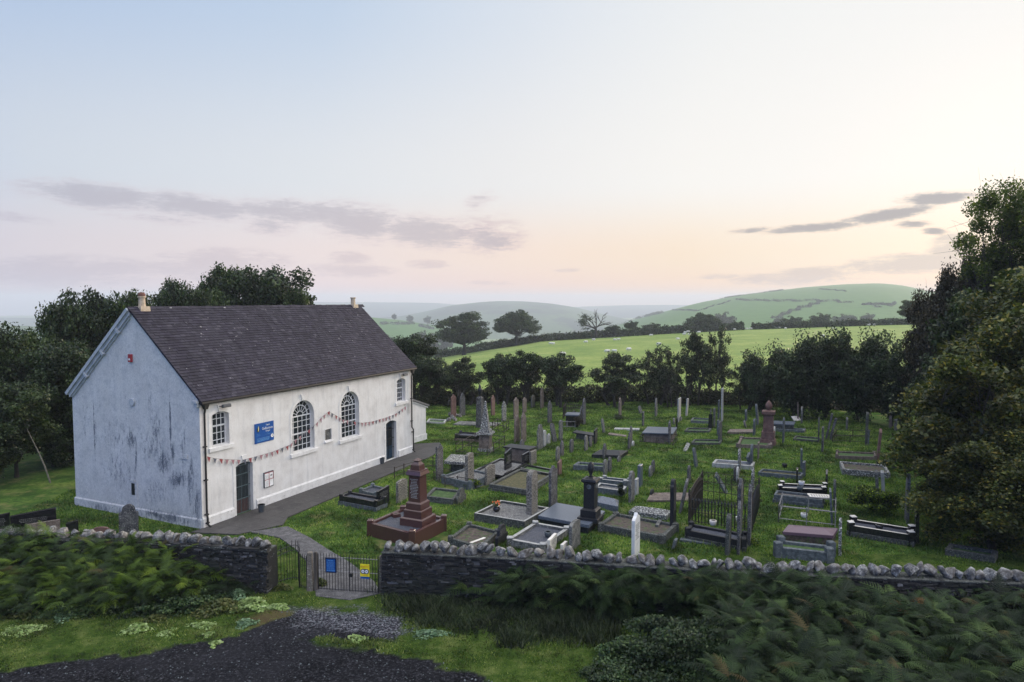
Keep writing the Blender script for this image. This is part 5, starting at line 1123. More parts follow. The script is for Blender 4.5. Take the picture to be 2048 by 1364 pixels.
slab(.70, (888, 922), (902, 908), (934, 925), 'lichen', 'lichen-crusted table slab between dark slate and speckled headstone', .16, 'mossstone', inset=.45, name='table_tomb')
# cream tablet with lettering, laid on the nearer kerb
q0 = G(1617, 990, .46); cr_ = empty('memorial_tablet', (q0[0], q0[1], .44), R_(-14), 'cream inscribed tablet lying on the blue-grey kerb', 'tablet')
MB().box(-.02, .95, -.28, .28, 0, .03).build('tablet', M['cream'], cr_, bevel=.006)
t_ = MB()
for i in range(7): 
    for j in range(4): t_.box(.10 + i * .11, .17 + i * .11, -.20 + j * .10, -.16 + j * .10, .0305, .033)
t_.build('lettering', M['greyplastic'], cr_)
# broken pieces by the wall, small blocks
o_ = MB().box(-.5, .5, -.06, .06, 0, .10).build('broken_kerb', M['cream'], None, G(952, 1086, .1), R_(48), bevel=.01); tag(o_, 'white broken length of kerb lying behind the wall', 'kerb stone')
o_ = MB().box(-.45, .45, -.05, .05, 0, .08).build('broken_kerb', M['pale'], None, G(963, 1090, .1), R_(46), bevel=.01); tag(o_, 'shorter grey broken length of kerb beside the white one', 'kerb stone')
# rubble at the foot of the pink stone
for i, (u, v) in enumerate([(898, 843), (905, 838), (913, 834), (919, 834), (900, 833), (910, 842)]):
    o = bpy.data.objects.new('rubble_boulder', CAPS[i % 7]); COL.objects.link(o); o.location = tuple(G(u, v) + [0, 0, .12]); o.scale = (.28, .22, .2); o.rotation_euler = (i, i * 2, i); tag(o, 'rough boulder in the rubble heap under the pinkish headstone', 'boulder', 'boulders under the pinkish headstone')

# ------------------------------------------------------------------ monuments
def mono(name, P, rz, label, tiers, mk, z0=0.0, cat='monument'):
    e = empty(name, (P[0], P[1], z0), rz, label, cat); z = 0
    for i, t in enumerate(tiers):
        nm, h, a0, a1 = t[:4]; MB().frust(0, 0, z + (.001 if i else -.05), z + h, a0, a0, a1, a1).build(nm, M[t[4] if len(t) > 4 else mk], e, bevel=.008 if a0 > .1 else 0); z += h
    return e, z
BR = BA - math.pi / 2 + math.pi / 2
P = G(836, 1046, .45); e, z = mono('red_monument', P, BA, 'tall polished red granite pillar monument with stepped base', [('base_step', .30, .53, .53), ('base_ledge', .04, .53, .47), ('base_step', .28, .42, .42), ('base_ledge', .035, .42, .385), ('base_step', .24, .35, .35), ('base_ledge', .06, .35, .29), ('shaft', 1.02, .275, .255), ('cornice', .07, .26, .36), ('cornice', .14, .36, .31), ('cornice', .05, .31, .30), ('cap', .20, .22, .20), ('cap', .13, .19, .10), ('finial', .03, .08, .15), ('finial', .09, .15, .02)], 'redgranite', .44)
sh = [c_ for c_ in e.children if c_.name.startswith('shaft')][0]; z0_ = .30 + .04 + .28 + .035 + .24 + .06
t_ = MB(); r0 = random.Random(2)
for i in range(13):
    zz = z0_ + .90 - i * .062; hw = r0.uniform(.10, .19); x = -hw
    while x < hw: w = r0.uniform(.02, .06); t_.box(x, min(hw, x + w), -.283 + .001, -.268 + .0, zz, zz + .022); x += w + .02
ins_ = t_.build('inscription', M['pale'], sh)
tm = Matrix.Rotation(0, 4, 'Z'); ins_.rotation_euler = (0, 0, -math.pi / 2 - 0.0)
for i, (a_, b_) in enumerate(((-1, -1), (1, -1), (1, 1), (-1, 1))):
    MB().frust(a_ * .17, b_ * .17, 2.18, 2.34, .05, .05, .02, .02).build('corner_horn', M['redgranite'], e)
o = empty('flower_block', G(792, 1033, .45), .5, 'red granite flower block on the gravel beside the red monument', 'flower holder'); MB().frust(0, 0, -.02, .14, .17, .17, .15, .15).build('block', M['redgranite'], o, bevel=.01); MB().lathe([(.05, .141), (.05, .15)], 12).build('flower_hole', M['black'], o)
P = G(1181, 1036, .40); e, z = mono('black_monument', P, BA, 'black granite pillar with urn on the blue-grey platform', [('base_step', .10, .44, .44), ('base_step', .30, .34, .34), ('base_ledge', .06, .34, .25), ('shaft', 1.05, .235, .235), ('cornice', .10, .25, .33), ('cornice', .08, .33, .30), ('neck', .06, .2, .12)], 'darkgranite', .40)
MB().lathe([(.11, z), (.05, z + .05), (.06, z + .10), (.13, z + .28), (.15, z + .36), (.12, z + .42), (.13, z + .5), (.06, z + .60), (.03, z + .63)], 14).build('urn', M['darkgranite'], e, smooth=True)
MB().prism([(.10 * math.cos(t), 1.38 + .10 * math.sin(t)) for t in np.linspace(0, 2 * math.pi, 15)[:-1]], -.245, -.2355, 'x').build('medallion', M['bluestone'], e)
MB().prism([(.10 * math.cos(t), 1.38 + .10 * math.sin(t)) for t in np.linspace(0, 2 * math.pi, 15)[:-1]], -.245, -.2355, 'y').build('medallion', M['bluestone'], e)
P = G(971, 902); e, z = mono('obelisk', P, BA + .2, 'lichen-speckled obelisk on a square brown pedestal inside low railings', [('plinth', .22, .42, .40, 'lichen'), ('pedestal', .88, .35, .33, 'brownstone'), ('slab', .13, .50, .47, 'lichen'), ('step', .16, .34, .33, 'lichen'), ('spire', 1.72, .26, .05, 'lichen'), ('tip', .08, .05, .005, 'lichen')], 'lichen')
P = G(960, 855); e, z = mono('urn_pillar', P, BA, 'slim grey pillar topped by a dark draped urn behind the obelisk', [('pillar', 2.2, .24, .20), ('pillar_cap', .15, .22, .10)], 'slate')
MB().lathe([(.09, z), (.05, z + .08), (.07, z + .14), (.19, z + .4), (.17, z + .55), (.08, z + .62), (.1, z + .68), (.03, z + .9)], 12).build('urn', M['darkgranite'], e, smooth=True)
P = G(1536, 888); e, z = mono('urn_monument', P, BA, 'red stone pillar with carved urn in the back rows', [('base_step', .35, .50, .46), ('pedestal', .50, .40, .40), ('shaft', 1.08, .32, .29), ('cap', .08, .30, .40), ('cap', .20, .40, .40), ('cap', .05, .30, .16)], 'redstone')
MB().lathe([(.14, z), (.10, z + .04), (.20, z + .14), (.23, z + .30), (.18, z + .44), (.11, z + .54), (.03, z + .64)], 12).build('urn', M['redstone'], e, smooth=True)
P = G(1421, 858); e, z = mono('cross_pillar', P, BA, 'dark slim pillar with a small cross head in the back rows', [('pillar', 1.1, .16, .12)], 'black'); MB().box(-.05, .05, -.03, .03, z, z + .4).box(-.16, -.051, -.03, .03, z + .16, z + .26).box(.051, .16, -.03, .03, z + .16, z + .26).build('cross', M['grey'], e)
o = empty('flower_vase', G(993, 1023, .25), 0, 'black vase of orange and red flowers on the gravel plot', 'vase'); MB().lathe([(.09, 0), (.15, .06), (.16, .16), (.10, .22), (.11, .24)], 14).build('vase', M['black'], o, smooth=True)
fb = MB(); lf_ = MB()
for i in range(34):
    a_, b_ = random.uniform(0, 6.28), random.uniform(.2, 1.0); p = Vector((math.cos(a_) * .20 * b_, math.sin(a_) * .20 * b_, .34 + random.uniform(-.06, .10)))
    (fb if i % 2 else lf_).frust(p.x, p.y, p.z, p.z + .04, .035, .03, .02, .015)
    lf_.tube([(0, 0, .2), tuple(p)], .006, 4)
fb.build('petals', M['orange'], o); lf_.build('stems', M['moss'], o)
for u, v, z_, mk, lab in ((1318, 1052, .2, 'grey', None), (1302, 993, 0, None, None), (1426, 1051, .35, 'cream', 'round white flower bowl on the dark granite kerb'), (1478, 1044, .1, 'marble', 'white bowl inside the ornate railing'), (1603, 971, .45, 'marble', 'white ring-topped flower bowl on the black glow-topped kerb'), (1600, 981, .40, 'bluestone', 'grey flower bowl on the blue-grey kerb'), (1608, 1036, 0, 'marble', 'white-topped dark pot inside the thin-railed plot'), (1569, 935, 0, 'darkgranite', 'dark round urn standing in the low double kerb'), (1758, 1060, .32, 'black', 'square black flower box on the black glow-topped kerb'), (907, 962, .1, 'marble', 'pale round stone vase under the table slab'), (1096, 1074, .2, 'bluestone', 'grey vase on the large gravel plot by the wall')):
    if lab: tag(MB().lathe([(.10, 0), (.13, .08), (.15, .20), (.13, .22), (.09, .22), (.08, .16)], 12).build('flower_bowl', M[mk], None, G(u, v, z_), smooth=True), lab, 'flower bowl')
o = MB().box(-.35, .35, -.02, .02, 0, .5).build('plaque', M['cream'], None, G(1596, 842), YAW, bevel=.005); o.rotation_euler = (R_(-50), 0, R_(20)); tag(o, 'bright white plaque lying tilted under the dark hedge trees', 'plaque')

# ------------------------------------------------------------------ railings round graves
def rail(label, pts, h, mk='iron', post=1.2, rails=(.25, .95), balls=True, nb=0, z0=0, name='grave_railing', spk=0):
    pts = [Vector((p[0], p[1], 0)) for p in pts]; o0 = pts[0]; e = empty(name, o0, 0, label, 'railing'); pts = [p - o0 for p in pts]
    for a_, b_ in zip(pts[:-1], pts[1:]):
        Ln = (b_ - a_).length; n = max(1, round(Ln / post))
        for r_ in rails: MB().tube([a_ + Vector((0, 0, h * r_)), b_ + Vector((0, 0, h * r_))], .019, 5).build('rail', M[mk], e)
        for i in range(n + 1 if b_ is pts[-1] else n):
            p = a_ + (b_ - a_) * (i / n); MB().tube([p + Vector((0, 0, -.1)), p + Vector((0, 0, h * .93)), p + Vector((0, 0, h * .97)), p + Vector((0, 0, h * 1.03)), p + Vector((0, 0, h * 1.1))], [.024, .024, .045 if balls else .024, .03 if balls else .015, .003], 6).build('post', M[mk], e)
        if nb:
            k = int(Ln / nb); bb = MB()
            for i in range(k): p = a_ + (b_ - a_) * ((i + .5) / k); bb.tube([p + Vector((0, 0, .02)), p + Vector((0, 0, h * .98)), p + Vector((0, 0, h * 1.02)), p + Vector((0, 0, h * 1.06)), p + Vector((0, 0, h * 1.12 + spk))], [.012, .012, .03, .016, .002], 5)
            bb.build('bars', M[mk], e)
    return e
def par(Lp, Fp, Np, z=0): q = quad(z, Lp, Fp, Np); return q + [q[0]]
rail('low rusty railing round the obelisk', par((912, 907), (950, 885), (975, 914)), .62)
rail('thin pale rail on ball-headed posts round a sunken grave', par((1557, 1045), (1564, 1020), (1670, 1058)), .75, 'ironpale', 1.3)
rail('low black railing before the wide slate-topped tomb', par((1280, 886), (1290, 876), (1346, 892)), .45, 'iron', 1.1)
rail('rusty rail line between the chapel path and the dark slate', gp([(789, 958), (808, 951), (842, 940), (866, 936), (900, 945)]), .62)
rail('rusty rail on finial posts in front of the dark slate', gp([(868, 962), (890, 975), (915, 972), (952, 978)]), .5)
rail('low rusty railing in the back rows behind the brown pair', par((985, 861), (995, 853), (1008, 868)), .6, 'iron', 1.0)
rail('black railing around the chest tomb at the back hedge', par((1126, 838), (1131, 832), (1162, 841)), 1.0, 'iron', 1.0, nb=.16)
rail('low pale rail beside the slim greenish stone', gp([(1125, 856), (1134, 856), (1150, 856)]), .5, 'ironpale')
rail('rusty broken railing by the ivy-green tall stone', par((1665, 885), (1672, 873), (1735, 887)), .5, 'iron', 1.3)
# the ornate one: spiked near and side runs, tracery at the back
qo = [Vector((p[0], p[1], 0)) for p in quad(0, (1378, 1045), (1404, 1001), (1503, 1064))]; e = empty('ornate_railing', qo[0], 0, 'tall ornate black cast-iron railing enclosing a grave, with spikes and looped tracery', 'railing'); o0 = qo[0]; qo = [p - o0 for p in qo]
def spear(p, h, r=.014): return [p + Vector((0, 0, zz)) for zz in (.02, h * .5, h * .55, h * .6, h * .86, h * .90, h * .94, h)], [r, r, r * 2.2, r, r, r * 2.6, r * 1.6, .002]
for k_, (a_, b_) in enumerate(((qo[0], qo[1]), (qo[1], qo[2]), (qo[3], qo[2]), (qo[0], qo[3]))):
    Ln = (b_ - a_).length; n = int(Ln / .135); h = 1.12; bb = MB(); far = k_ == 2
    for i in range(n + 1):
        p = a_ + (b_ - a_) * (i / n); g2 = math.sin(math.pi * i / n) * (.28 if k_ in (1, 3) else .0)
        if far and i % 2: continue
        pts, rd = spear(p, h + g2 + (.18 if far else 0), 0.014 if far else .024); bb.tube(pts, rd, 5)
    bb.build('spiked_bars', M['ironblack' if k_ < 2 else 'iron'], e)
    for zz in (.10, .50, .93): MB().tube([a_ + Vector((0, 0, zz)), b_ + Vector((0, 0, zz))], .016, 5).build('rail', M['iron'], e)
    if far or k_ == 3:
        tr = MB()
        for i in range(n // 3):
            p = a_ + (b_ - a_) * ((i + .5) * 3 / n); d = (b_ - a_).normalized()
            for sx in (-1, 1):
                tr.tube([p + d * (sx * .15 * math.sin(math.pi * t)) + Vector((0, 0, .95 + .42 * t)) for t in np.linspace(0, 1, 8)], .009, 4)
                tr.tube([p + d * (sx * .02) + Vector((0, 0, 1.1)), p + d * (sx * .16) + Vector((0, 0, 1.02)), p + d * (sx * .19) + Vector((0, 0, 1.12))], .008, 4)
        tr.build('tracery', M['iron'], e); MB().tube([a_ + Vector((0, 0, 1.38)), b_ + Vector((0, 0, 1.38))], .012, 5).build('rail', M['iron'], e)
for p in qo: MB().tube([p + Vector((0, 0, zz)) for zz in (-.05, 1.15, 1.2, 1.27, 1.42, 1.5)], [.045, .04, .06, .05, .02, .002], 8).build('corner_post', M['iron'], e)

# ------------------------------------------------------------------ sheep
def sheep_mesh():
    mb = MB()
    mb.tube([(-.60, 0, .62), (-.55, 0, .62), (-.42, 0, .61), (-.1, 0, .58), (.2, 0, .59), (.42, 0, .64), (.53, 0, .68), (.60, 0, .74)], [.02, .16, .25, .29, .28, .24, .17, .1], 10)
    mb.tube([(.48, 0, .72), (.62, 0, .60), (.74, 0, .42), (.78, 0, .34)], [.13, .10, .075, .045], 8)
    for sx in (-1, 1): mb.tube([(.60, sx * .05, .62), (.60, sx * .17, .60)], [.035, .01], 4)
    for x in (-.38, .34):
        for y in (-.13, .13): mb.tube([(x, y, .50), (x + .02, y, .25), (x, y, .0)], [.075, .04, .035], 6)
    return mb
sh0 = sheep_mesh().build('sheep', M['sheep'], smooth=True); first = True
SHEEP = [(1102, 690), (1107, 690), (1172, 687), (1187, 682), (1230, 682), (1237, 681), (1302, 673), (1215, 707), (1229, 706), (1258, 703), (1318, 692), (1125, 712), (1370, 667), (1376, 666), (1368, 671), (1379, 671), (1398, 667), (1356, 681), (1469, 661), (1487, 660), (1494, 659), (1502, 659), (1553, 656), (1559, 657), (1571, 659), (1734, 647), (1740, 646), (1749, 647), (1782, 646), (1645, 675), (1668, 659)]
for i, (u, v) in enumerate(SHEEP):
    o = sh0 if i == 0 else sh0.copy()
    if i: COL.objects.link(o)
    p = onfield(u, v); o.location = (p[0], p[1], p[2]); o.rotation_euler = (0, 0, random.choice([0, 3.14]) + random.uniform(-.7, .7)); s_ = random.uniform(.8, 1.0); o.scale = (s_, s_, s_)
    tag(o, 'white sheep grazing on the bright green slope', 'sheep', 'sheep grazing in the field')

# ------------------------------------------------------------------ foliage
def rand_rot(n, r0, up=.5, tilt=1.0):
    """orthonormal leaf frames: a (length), b (width); normals biased upward"""
    nrm = r0.normal(size=(n, 3)); nrm[:, 2] = np.abs(nrm[:, 2]) + up; nrm /= np.linalg.norm(nrm, axis=1)[:, None]
    a_ = r0.normal(size=(n, 3)); a_ -= nrm * (a_ * nrm).sum(1)[:, None]; a_ /= np.linalg.norm(a_, axis=1)[:, None]
    return a_, np.cross(nrm, a_), nrm
def leaves(P, size, r0, up=.5, asp=.62, var=.35):
    n = len(P); a_, b_, nr_ = rand_rot(n, r0, up); s = (size * (1 + var * r0.normal(size=n)).clip(.45, 1.7))[:, None]
    V = np.stack([P - a_ * s * .5, P + b_ * s * asp * .5 + nr_ * s * .08, P + a_ * s * .5, P - b_ * s * asp * .5 + nr_ * s * .08], 1).reshape(-1, 3)
    return V, np.arange(n * 4).reshape(n, 4)
def crown_pts(rx, ry, rz, ncl, nleaf, seed, flat=.0, cr=.24, shell=.45, dome=False, gaps=.0, spiky=0):
    r0 = np.random.default_rng(seed); d = r0.normal(size=(ncl, 3)); d /= np.linalg.norm(d, axis=1)[:, None]
    if dome: d[:, 2] = np.abs(d[:, 2]) * 1.0 - .12
    rr = r0.random(ncl) ** shell; C = d * rr[:, None] * (1 - cr * .8); C *= (1 + .18 * (r0.random((ncl, 1)) - .5))
    C[:, 2] = np.where(C[:, 2] < 0, C[:, 2] * (1 - flat), C[:, 2])
    w = r0.random(ncl) + .35; w /= w.sum(); k = r0.choice(ncl, nleaf, p=w); rad = cr * (.6 + .8 * r0.random(ncl))
    o = r0.normal(size=(nleaf, 3)); o /= np.linalg.norm(o, axis=1)[:, None]; o *= (r0.random(nleaf) ** .4)[:, None]
    o[:, 2] *= .62; up_ = C[k] / (np.linalg.norm(C[k], axis=1)[:, None] + .01)
    P = C[k] + o * rad[k][:, None] + (up_ * (r0.random(nleaf) ** 3)[:, None] * spiky)
    S = np.array([rx, ry, rz]); return P * S, C * S
def limbs(C, base, fork, tr, r0, nmax=34, sub=2, wob=.08):
    mb = MB(); H_ = fork[2] - base[2]
    mid = [Vector(base) + (Vector(fork) - Vector(base)) * t + Vector((r0.normal() * wob, r0.normal() * wob, 0)) for t in (0, .35, .7, 1)]; mid[0] = Vector(base)
    mb.tube(mid, [tr * 1.35, tr * 1.0, tr * .9, tr * .8], 8)
    ks = r0.permutation(len(C))[:nmax]
    for j, k in enumerate(ks):
        e_ = Vector(C[k]); s_ = Vector(mid[2] + (mid[3] - mid[2]) * r0.random()) ; d = e_ - s_; L_ = d.length
        p1 = s_ + d * .35 + Vector((0, 0, L_ * .10 * r0.normal())) + Vector((r0.normal(), r0.normal(), 0)) * L_ * .06; p2 = s_ + d * .7 + Vector((r0.normal(), r0.normal(), r0.normal())) * L_ * .06
        t_ = tr * (.45 if j < 8 else .28); mb.tube([s_, p1, p2, e_], [t_, t_ * .62, t_ * .36, t_ * .10], 5, False)
        for q in range(sub):
            e2 = e_ + Vector((r0.normal(), r0.normal(), r0.normal() * .7)) * L_ * .16; mb.tube([p2, (p2 + e2) * .5 + Vector((0, 0, L_ * .03)), e2], [t_ * .3, t_ * .18, t_ * .05], 4, False)
    return mb
PROTO = {}
def proto(key, rx, ry, rz, zc, ncl, nleaf, ls, lm, seed, tr, fork, nlimb=34, **kw):
    up = kw.pop('up', .45); sub = kw.pop('sub', 2); stems = kw.pop('stems', 1); r0 = np.random.default_rng(seed + 99)
    P, C = crown_pts(rx, ry, rz, ncl, nleaf, seed, **kw); P[:, 2] += zc; C[:, 2] += zc; P[:, 2] = np.maximum(P[:, 2], .06)
    V, F = leaves(P, ls, r0, up); me = npmesh('crown', V, F, lm, link=False); ext = float(np.percentile(np.hypot(P[:, 0], P[:, 1]), 97)), float(np.percentile(P[:, 2], 99.6))
    mb = MB()
    for s in range(stems):
        off = (0, 0) if stems == 1 else (r0.normal() * .35, r0.normal() * .35); m2_ = limbs(C, (off[0], off[1], -.3), (off[0] * 2.2, off[1] * 2.2, fork * r0.uniform(.8, 1.15)), tr, r0, nlimb // stems, sub); mb.add(m2_.v, m2_.f)
    o = mb.build('trunk', M['bark']); tm_ = o.data; bpy.data.objects.remove(o); PROTO[key] = (me, tm_, ext[0], ext[1])
def put(key, x, y, label, rx=None, h=None, cat='tree', group=None, name='tree', rz=None, z=None, stretch=1.0):
    me, tm_, prx, ph = PROTO[key]; z = zgf(x, y) if z is None else z; e = empty(name, (x, y, z), random.uniform(0, 6.28) if rz is None else rz, label, cat, group)
    sx = (rx / prx) if rx else 1; sz = (h / ph) if h else sx
    for nm, m_ in (('crown', me), ('trunk', tm_)):
        o = bpy.data.objects.new(nm, m_); COL.objects.link(o); o.parent = e; o.scale = (sx * stretch, sx, sz)
    return e
LD = leafmat('dark_leaves', [(.006, .014, .005), (.013, .028, .009), (.027, .050, .015), (.052, .080, .026)], .2, .5, .55, .5)
LM = leafmat('sycamore_leaves', [(.008, .019, .005), (.020, .040, .010), (.038, .067, .017), (.080, .108, .034)], .25, .5, .5, .5)
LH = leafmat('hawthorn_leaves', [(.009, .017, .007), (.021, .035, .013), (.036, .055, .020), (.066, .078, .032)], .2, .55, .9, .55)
LY = leafmat('yellowing_leaves', [(.013, .025, .006), (.030, .048, .010), (.050, .072, .016), (.075, .095, .020), (.12, .13, .028), (.24, .18, .02)], .25, .5, .6, .45)
LA = leafmat('ash_leaves', [(.022, .042, .008), (.045, .075, .013), (.08, .115, .022), (.13, .145, .035)], .5, .5, .7, .6)
LB = leafmat('copper_dark_leaves', [(.012, .012, .008), (.026, .024, .013), (.048, .040, .020), (.080, .058, .030)], .2, .5, .7, .55)
LO = leafmat('oak_leaves', [(.012, .025, .009), (.022, .040, .013), (.036, .058, .018), (.060, .080, .026)], .25, .55, .4, .55)
proto('syc1', 4.2, 4.2, 4.6, 6.6, 70, 34000, .26, LM, 1, .26, 3.2, flat=.2, cr=.26, spiky=.12)
proto('syc2', 4.4, 4.2, 4.9, 6.2, 80, 36000, .26, LD, 2, .26, 2.6, flat=.1, cr=.24, spiky=.12)
proto('syc3', 4.0, 4.3, 4.2, 5.2, 60, 30000, .26, LM, 3, .22, 2.0, flat=.05, cr=.27, spiky=.16)
proto('hawA', 2.5, 2.4, 2.1, 2.9, 60, 15000, .15, LH, 4, .13, 1.3, 50, flat=.25, cr=.20, spiky=.16, stems=3, sub=4)
proto('hawB', 2.2, 2.4, 2.5, 3.1, 60, 9500, .15, LH, 5, .12, 1.4, 60, flat=.1, cr=.18, spiky=.22, stems=3, sub=6)
proto('hawC', 2.6, 2.5, 1.9, 2.9, 50, 17000, .16, LD, 6, .15, 1.3, 44, flat=.35, cr=.24, spiky=.12, stems=2, sub=3)
proto('dens', 3.4, 3.2, 3.6, 3.4, 80, 30000, .20, LD, 7, .16, 1.6, flat=.0, cr=.25, spiky=.16)
proto('cop', 3.2, 3.0, 4.0, 4.0, 80, 32000, .17, LB, 8, .18, 2.0, flat=.0, cr=.23, spiky=.14)
proto('ash', 3.6, 3.6, 4.2, 11.8, 52, 17000, .17, LA, 9, .24, 7.5, 46, flat=.2, cr=.23, spiky=.10, sub=4)
proto('oak', 8.5, 8.0, 5.6, 5.8, 130, 32000, .40, LO, 10, .48, 3.0, 60, flat=.45, cr=.21, dome=False, shell=.35, sub=4)
proto('oak2', 8.5, 8.0, 6.6, 4.6, 130, 30000, .40, LO, 11, .50, 3.6, 70, cr=.20, dome=True, shell=.3, sub=4)
proto('far', 6, 6, 4.6, 4.4, 60, 7000, .62, LO, 12, .4, 2.4, 16, flat=.3, cr=.24)
LWOOD = 'broadleaf trees behind and left of the chapel'
def tpx(key, u, vtop, Y, hw, label, group=None, **kw):
    x = XAT(u, 640, Y); z = zgf(x, Y); h = ZAT(vtop, Y) - z; return put(key, x, Y, label, rx=hw * Y / FPX, h=h, group=group, **kw)
for a_ in (('syc1', 455, 538, 62, 72, 'tallest dome-topped tree behind the middle of the chapel roof, left lobe'), ('syc2', 540, 544, 63, 80, 'wide tree behind the chapel roof joined to the tallest, right lobe'), ('syc3', 598, 584, 60, 30, 'small low tree behind the roof at the right of the tall pair'),
           ('syc2', 345, 568, 54, 52, 'tree behind the left part of the chapel roof'), ('syc1', 265, 590, 50, 55, 'tree directly behind the left chimney'), ('syc2', 190, 588, 49, 58, 'tall dark tree left of the gable peak'),
           ('syc3', 120, 612, 47, 62, 'leafy tree at the upper left with ragged top'), ('syc1', 40, 668, 43, 66, 'tree at the left edge with lighter leaves'), ('syc2', 110, 690, 41, 66, 'lower tree beside the gable, left'), ('syc3', 175, 740, 40.5, 45, 'low tree touching the gable corner'),
           ('syc2', -60, 650, 40, 80, 'tree cut by the left edge'), ('syc3', 20, 770, 37, 70, 'lowest bushy tree over the dark lawn at far left'), ('dens', 95, 830, 39.5, 60, 'dark bush under the trees left of the gable'), ('dens', -40, 820, 35, 70, 'dark bush at the far left edge'), ('dens', 165, 850, 42, 40, 'dark bush right behind the gable corner'),
           ('syc1', 420, 585, 56, 50, 'tree behind the roof between the left and tallest trees')):
    tpx(*a_, group=LWOOD)
bt = empty('birch_tree', G(102, 966), 0, 'leaning pale birch stem at the edge of the dark lawn', 'tree')
MB().tube([(0, 0, -.1), (-.3, 0, .9), (-.7, .1, 1.7), (-1.1, .2, 2.4), (-1.7, .3, 3.6)], [.045, .038, .032, .026, .02], 7).build('trunk', M['birch'], bt)
P_, C_ = crown_pts(1.9, 1.7, 1.7, 30, 7000, 31); V, F = leaves(P_ + np.array([-1.9, .3, 3.9]), .14, np.random.default_rng(3)); npmesh('crown', V, F, LM, bt)
GT = 'thorn trees along the back hedge'
for a_ in (('syc2', 826, 672, 67, 46, 'tall dark tree just past the chapel roof end'), ('hawC', 855, 712, 64, 42, 'round dark thorn tree beside the annexe'), ('hawB', 893, 722, 66, 38, 'loose thorn tree behind the pinkish headstone'), ('hawA', 925, 716, 63, 42, 'thorn tree behind the urn pillar'),
           ('hawC', 1005, 712, 63, 40, 'left dark round thorn of the joined group'), ('hawC', 1050, 704, 64, 44, 'middle dark round thorn of the joined group'), ('hawC', 1120, 710, 62, 44, 'dark umbrella-shaped thorn tree with a single stem'),
           ('hawA', 1235, 708, 62, 52, 'wide twiggy thorn tree alone against the green field'), ('hawB', 1310, 694, 63, 38, 'open thorn tree left of the tallest pair'), ('hawB', 1345, 700, 62, 30, 'narrow thorn tree left of the tallest pair'), ('hawA', 1395, 668, 63, 38, 'tall left tree of the tallest thorn pair'), ('hawB', 1435, 660, 64, 34, 'tall right tree of the tallest thorn pair, sparse leaves'),
           ('hawB', 1490, 720, 60, 30, 'sparse low thorn beside the dark thicket'), ('dens', 1530, 706, 58, 44, 'leftmost bushy tree of the dark thicket'), ('dens', 1590, 672, 57, 60, 'dark thicket tree behind the red urn monument'), ('dens', 1655, 664, 56, 58, 'dark thicket tree in the middle with a broken top'), ('dens', 1720, 668, 55, 58, 'dark thicket tree behind the ivy-green stone'),
           ('dens', 1790, 690, 52, 60, 'dark thicket tree above the leaning red headstone'), ('cop', 1856, 592, 50, 52, 'brownish dense tree where the thicket meets the right wood')):
    tpx(*a_, group=GT)
GRW = 'trees of the right-hand wood'
for a_ in (('cop', 1905, 542, 47, 62, 'reddish-brown dark tree with ragged slope to the left'), ('cop', 1950, 520, 46, 55, 'higher reddish-brown dark tree beside the ash'), ('ash', 2000, 364, 44, 80, 'tall airy ash tree rising at the right edge'), ('ash', 2100, 380, 42, 110, 'second airy ash cut by the right edge'),
           ('syc1', 1990, 585, 38, 90, 'green tree below the ash at the right edge'), ('syc3', 2080, 560, 36, 100, 'green tree cut by the right edge'), ('dens', 1900, 720, 44, 60, 'dark bush behind the yellowing tree')):
    tpx(*a_, group=GRW)
# the big yellowing tree close on the right
proto('yel', 4.3, 4.2, 5.3, 4.3, 130, 100000, .17, LY, 21, .20, 2.0, 60, flat=.0, cr=.20, spiky=.10, sub=4)
put('yel', 20.3, 28.4, 'large near tree with yellow-flecked leaves filling the right side', name='tree', group=None, z=0)
put('yel', XAT(1985, 1100, 26.2), 26.2, 'low leafy spread of yellow-flecked boughs reaching the ground by the right wall', rx=2.7, h=4.6, z=0)
put('yel', 24.6, 31.5, 'second yellow-flecked tree cut by the right edge', rx=4.6, h=10.5, z=0)
# oaks and bushes on the crest of the field
OG = 'trees on the field crest'
def cpx(key, u, vb, vt, hw, Y, label, cat='tree', name='tree', rz=None):
    Y = Y * 1.6 if Y >= 400 else Y
    x = XAT(u, vb, Y); zb = CH - (vb - 600) / FPX * Y; h = ZAT(vt, Y) - zb; return put(key, x, Y, label, rx=hw * Y / FPX, h=h, group=OG, z=zb, cat=cat, name=name, rz=rz)
cpx('oak', 928, 708, 627, 55, 225, 'left and larger of the two spreading oaks on the field crest'); cpx('oak2', 1033, 688, 623, 48, 245, 'right dome-shaped oak with a clear trunk on the field crest')
cpx('far', 1228, 668, 651, 16, 248, 'low dark bush beside the bare tree'); cpx('far', 1262, 664, 643, 15, 262, 'small reddish oak behind the crest hedge'); cpx('far', 1304, 664, 647, 19, 262, 'small flat-topped oak behind the crest hedge')
cpx('oak2', 1405, 672, 628, 36, 255, 'dense rounded dark tree on the crest in the middle'); cpx('far', 1450, 668, 627, 21, 420, 'hazy tree behind the rounded dark one')
cpx('far', 1582, 662, 634, 22, 300, 'domed tree left of the right crest hedge'); cpx('far', 1562, 662, 636, 14, 460, 'paler tree behind the domed one'); cpx('far', 1640, 656, 628, 20, 330, 'flat-topped tree behind the right crest hedge'); cpx('far', 1688, 654, 630, 22, 400, 'hazy low tree right of the flat-topped one')
cpx('far', 1735, 650, 628, 14, 420, 'small hazy tree above the right crest hedge'); cpx('far', 1748, 646, 611, 14, 600, 'left tall hazy tree on the lower hillside'); cpx('far', 1775, 646, 612, 14, 610, 'middle tall hazy tree on the lower hillside'); cpx('far', 1800, 642, 615, 14, 620, 'right hazy tree on the lower hillside')
cpx('oak', 1818, 646, 602, 22, 150, 'wind-bent tree standing alone before the right wood')
cpx('far', 1155, 700, 668, 16, 300, 'dark hazy bush under the valley left of the bare tree')
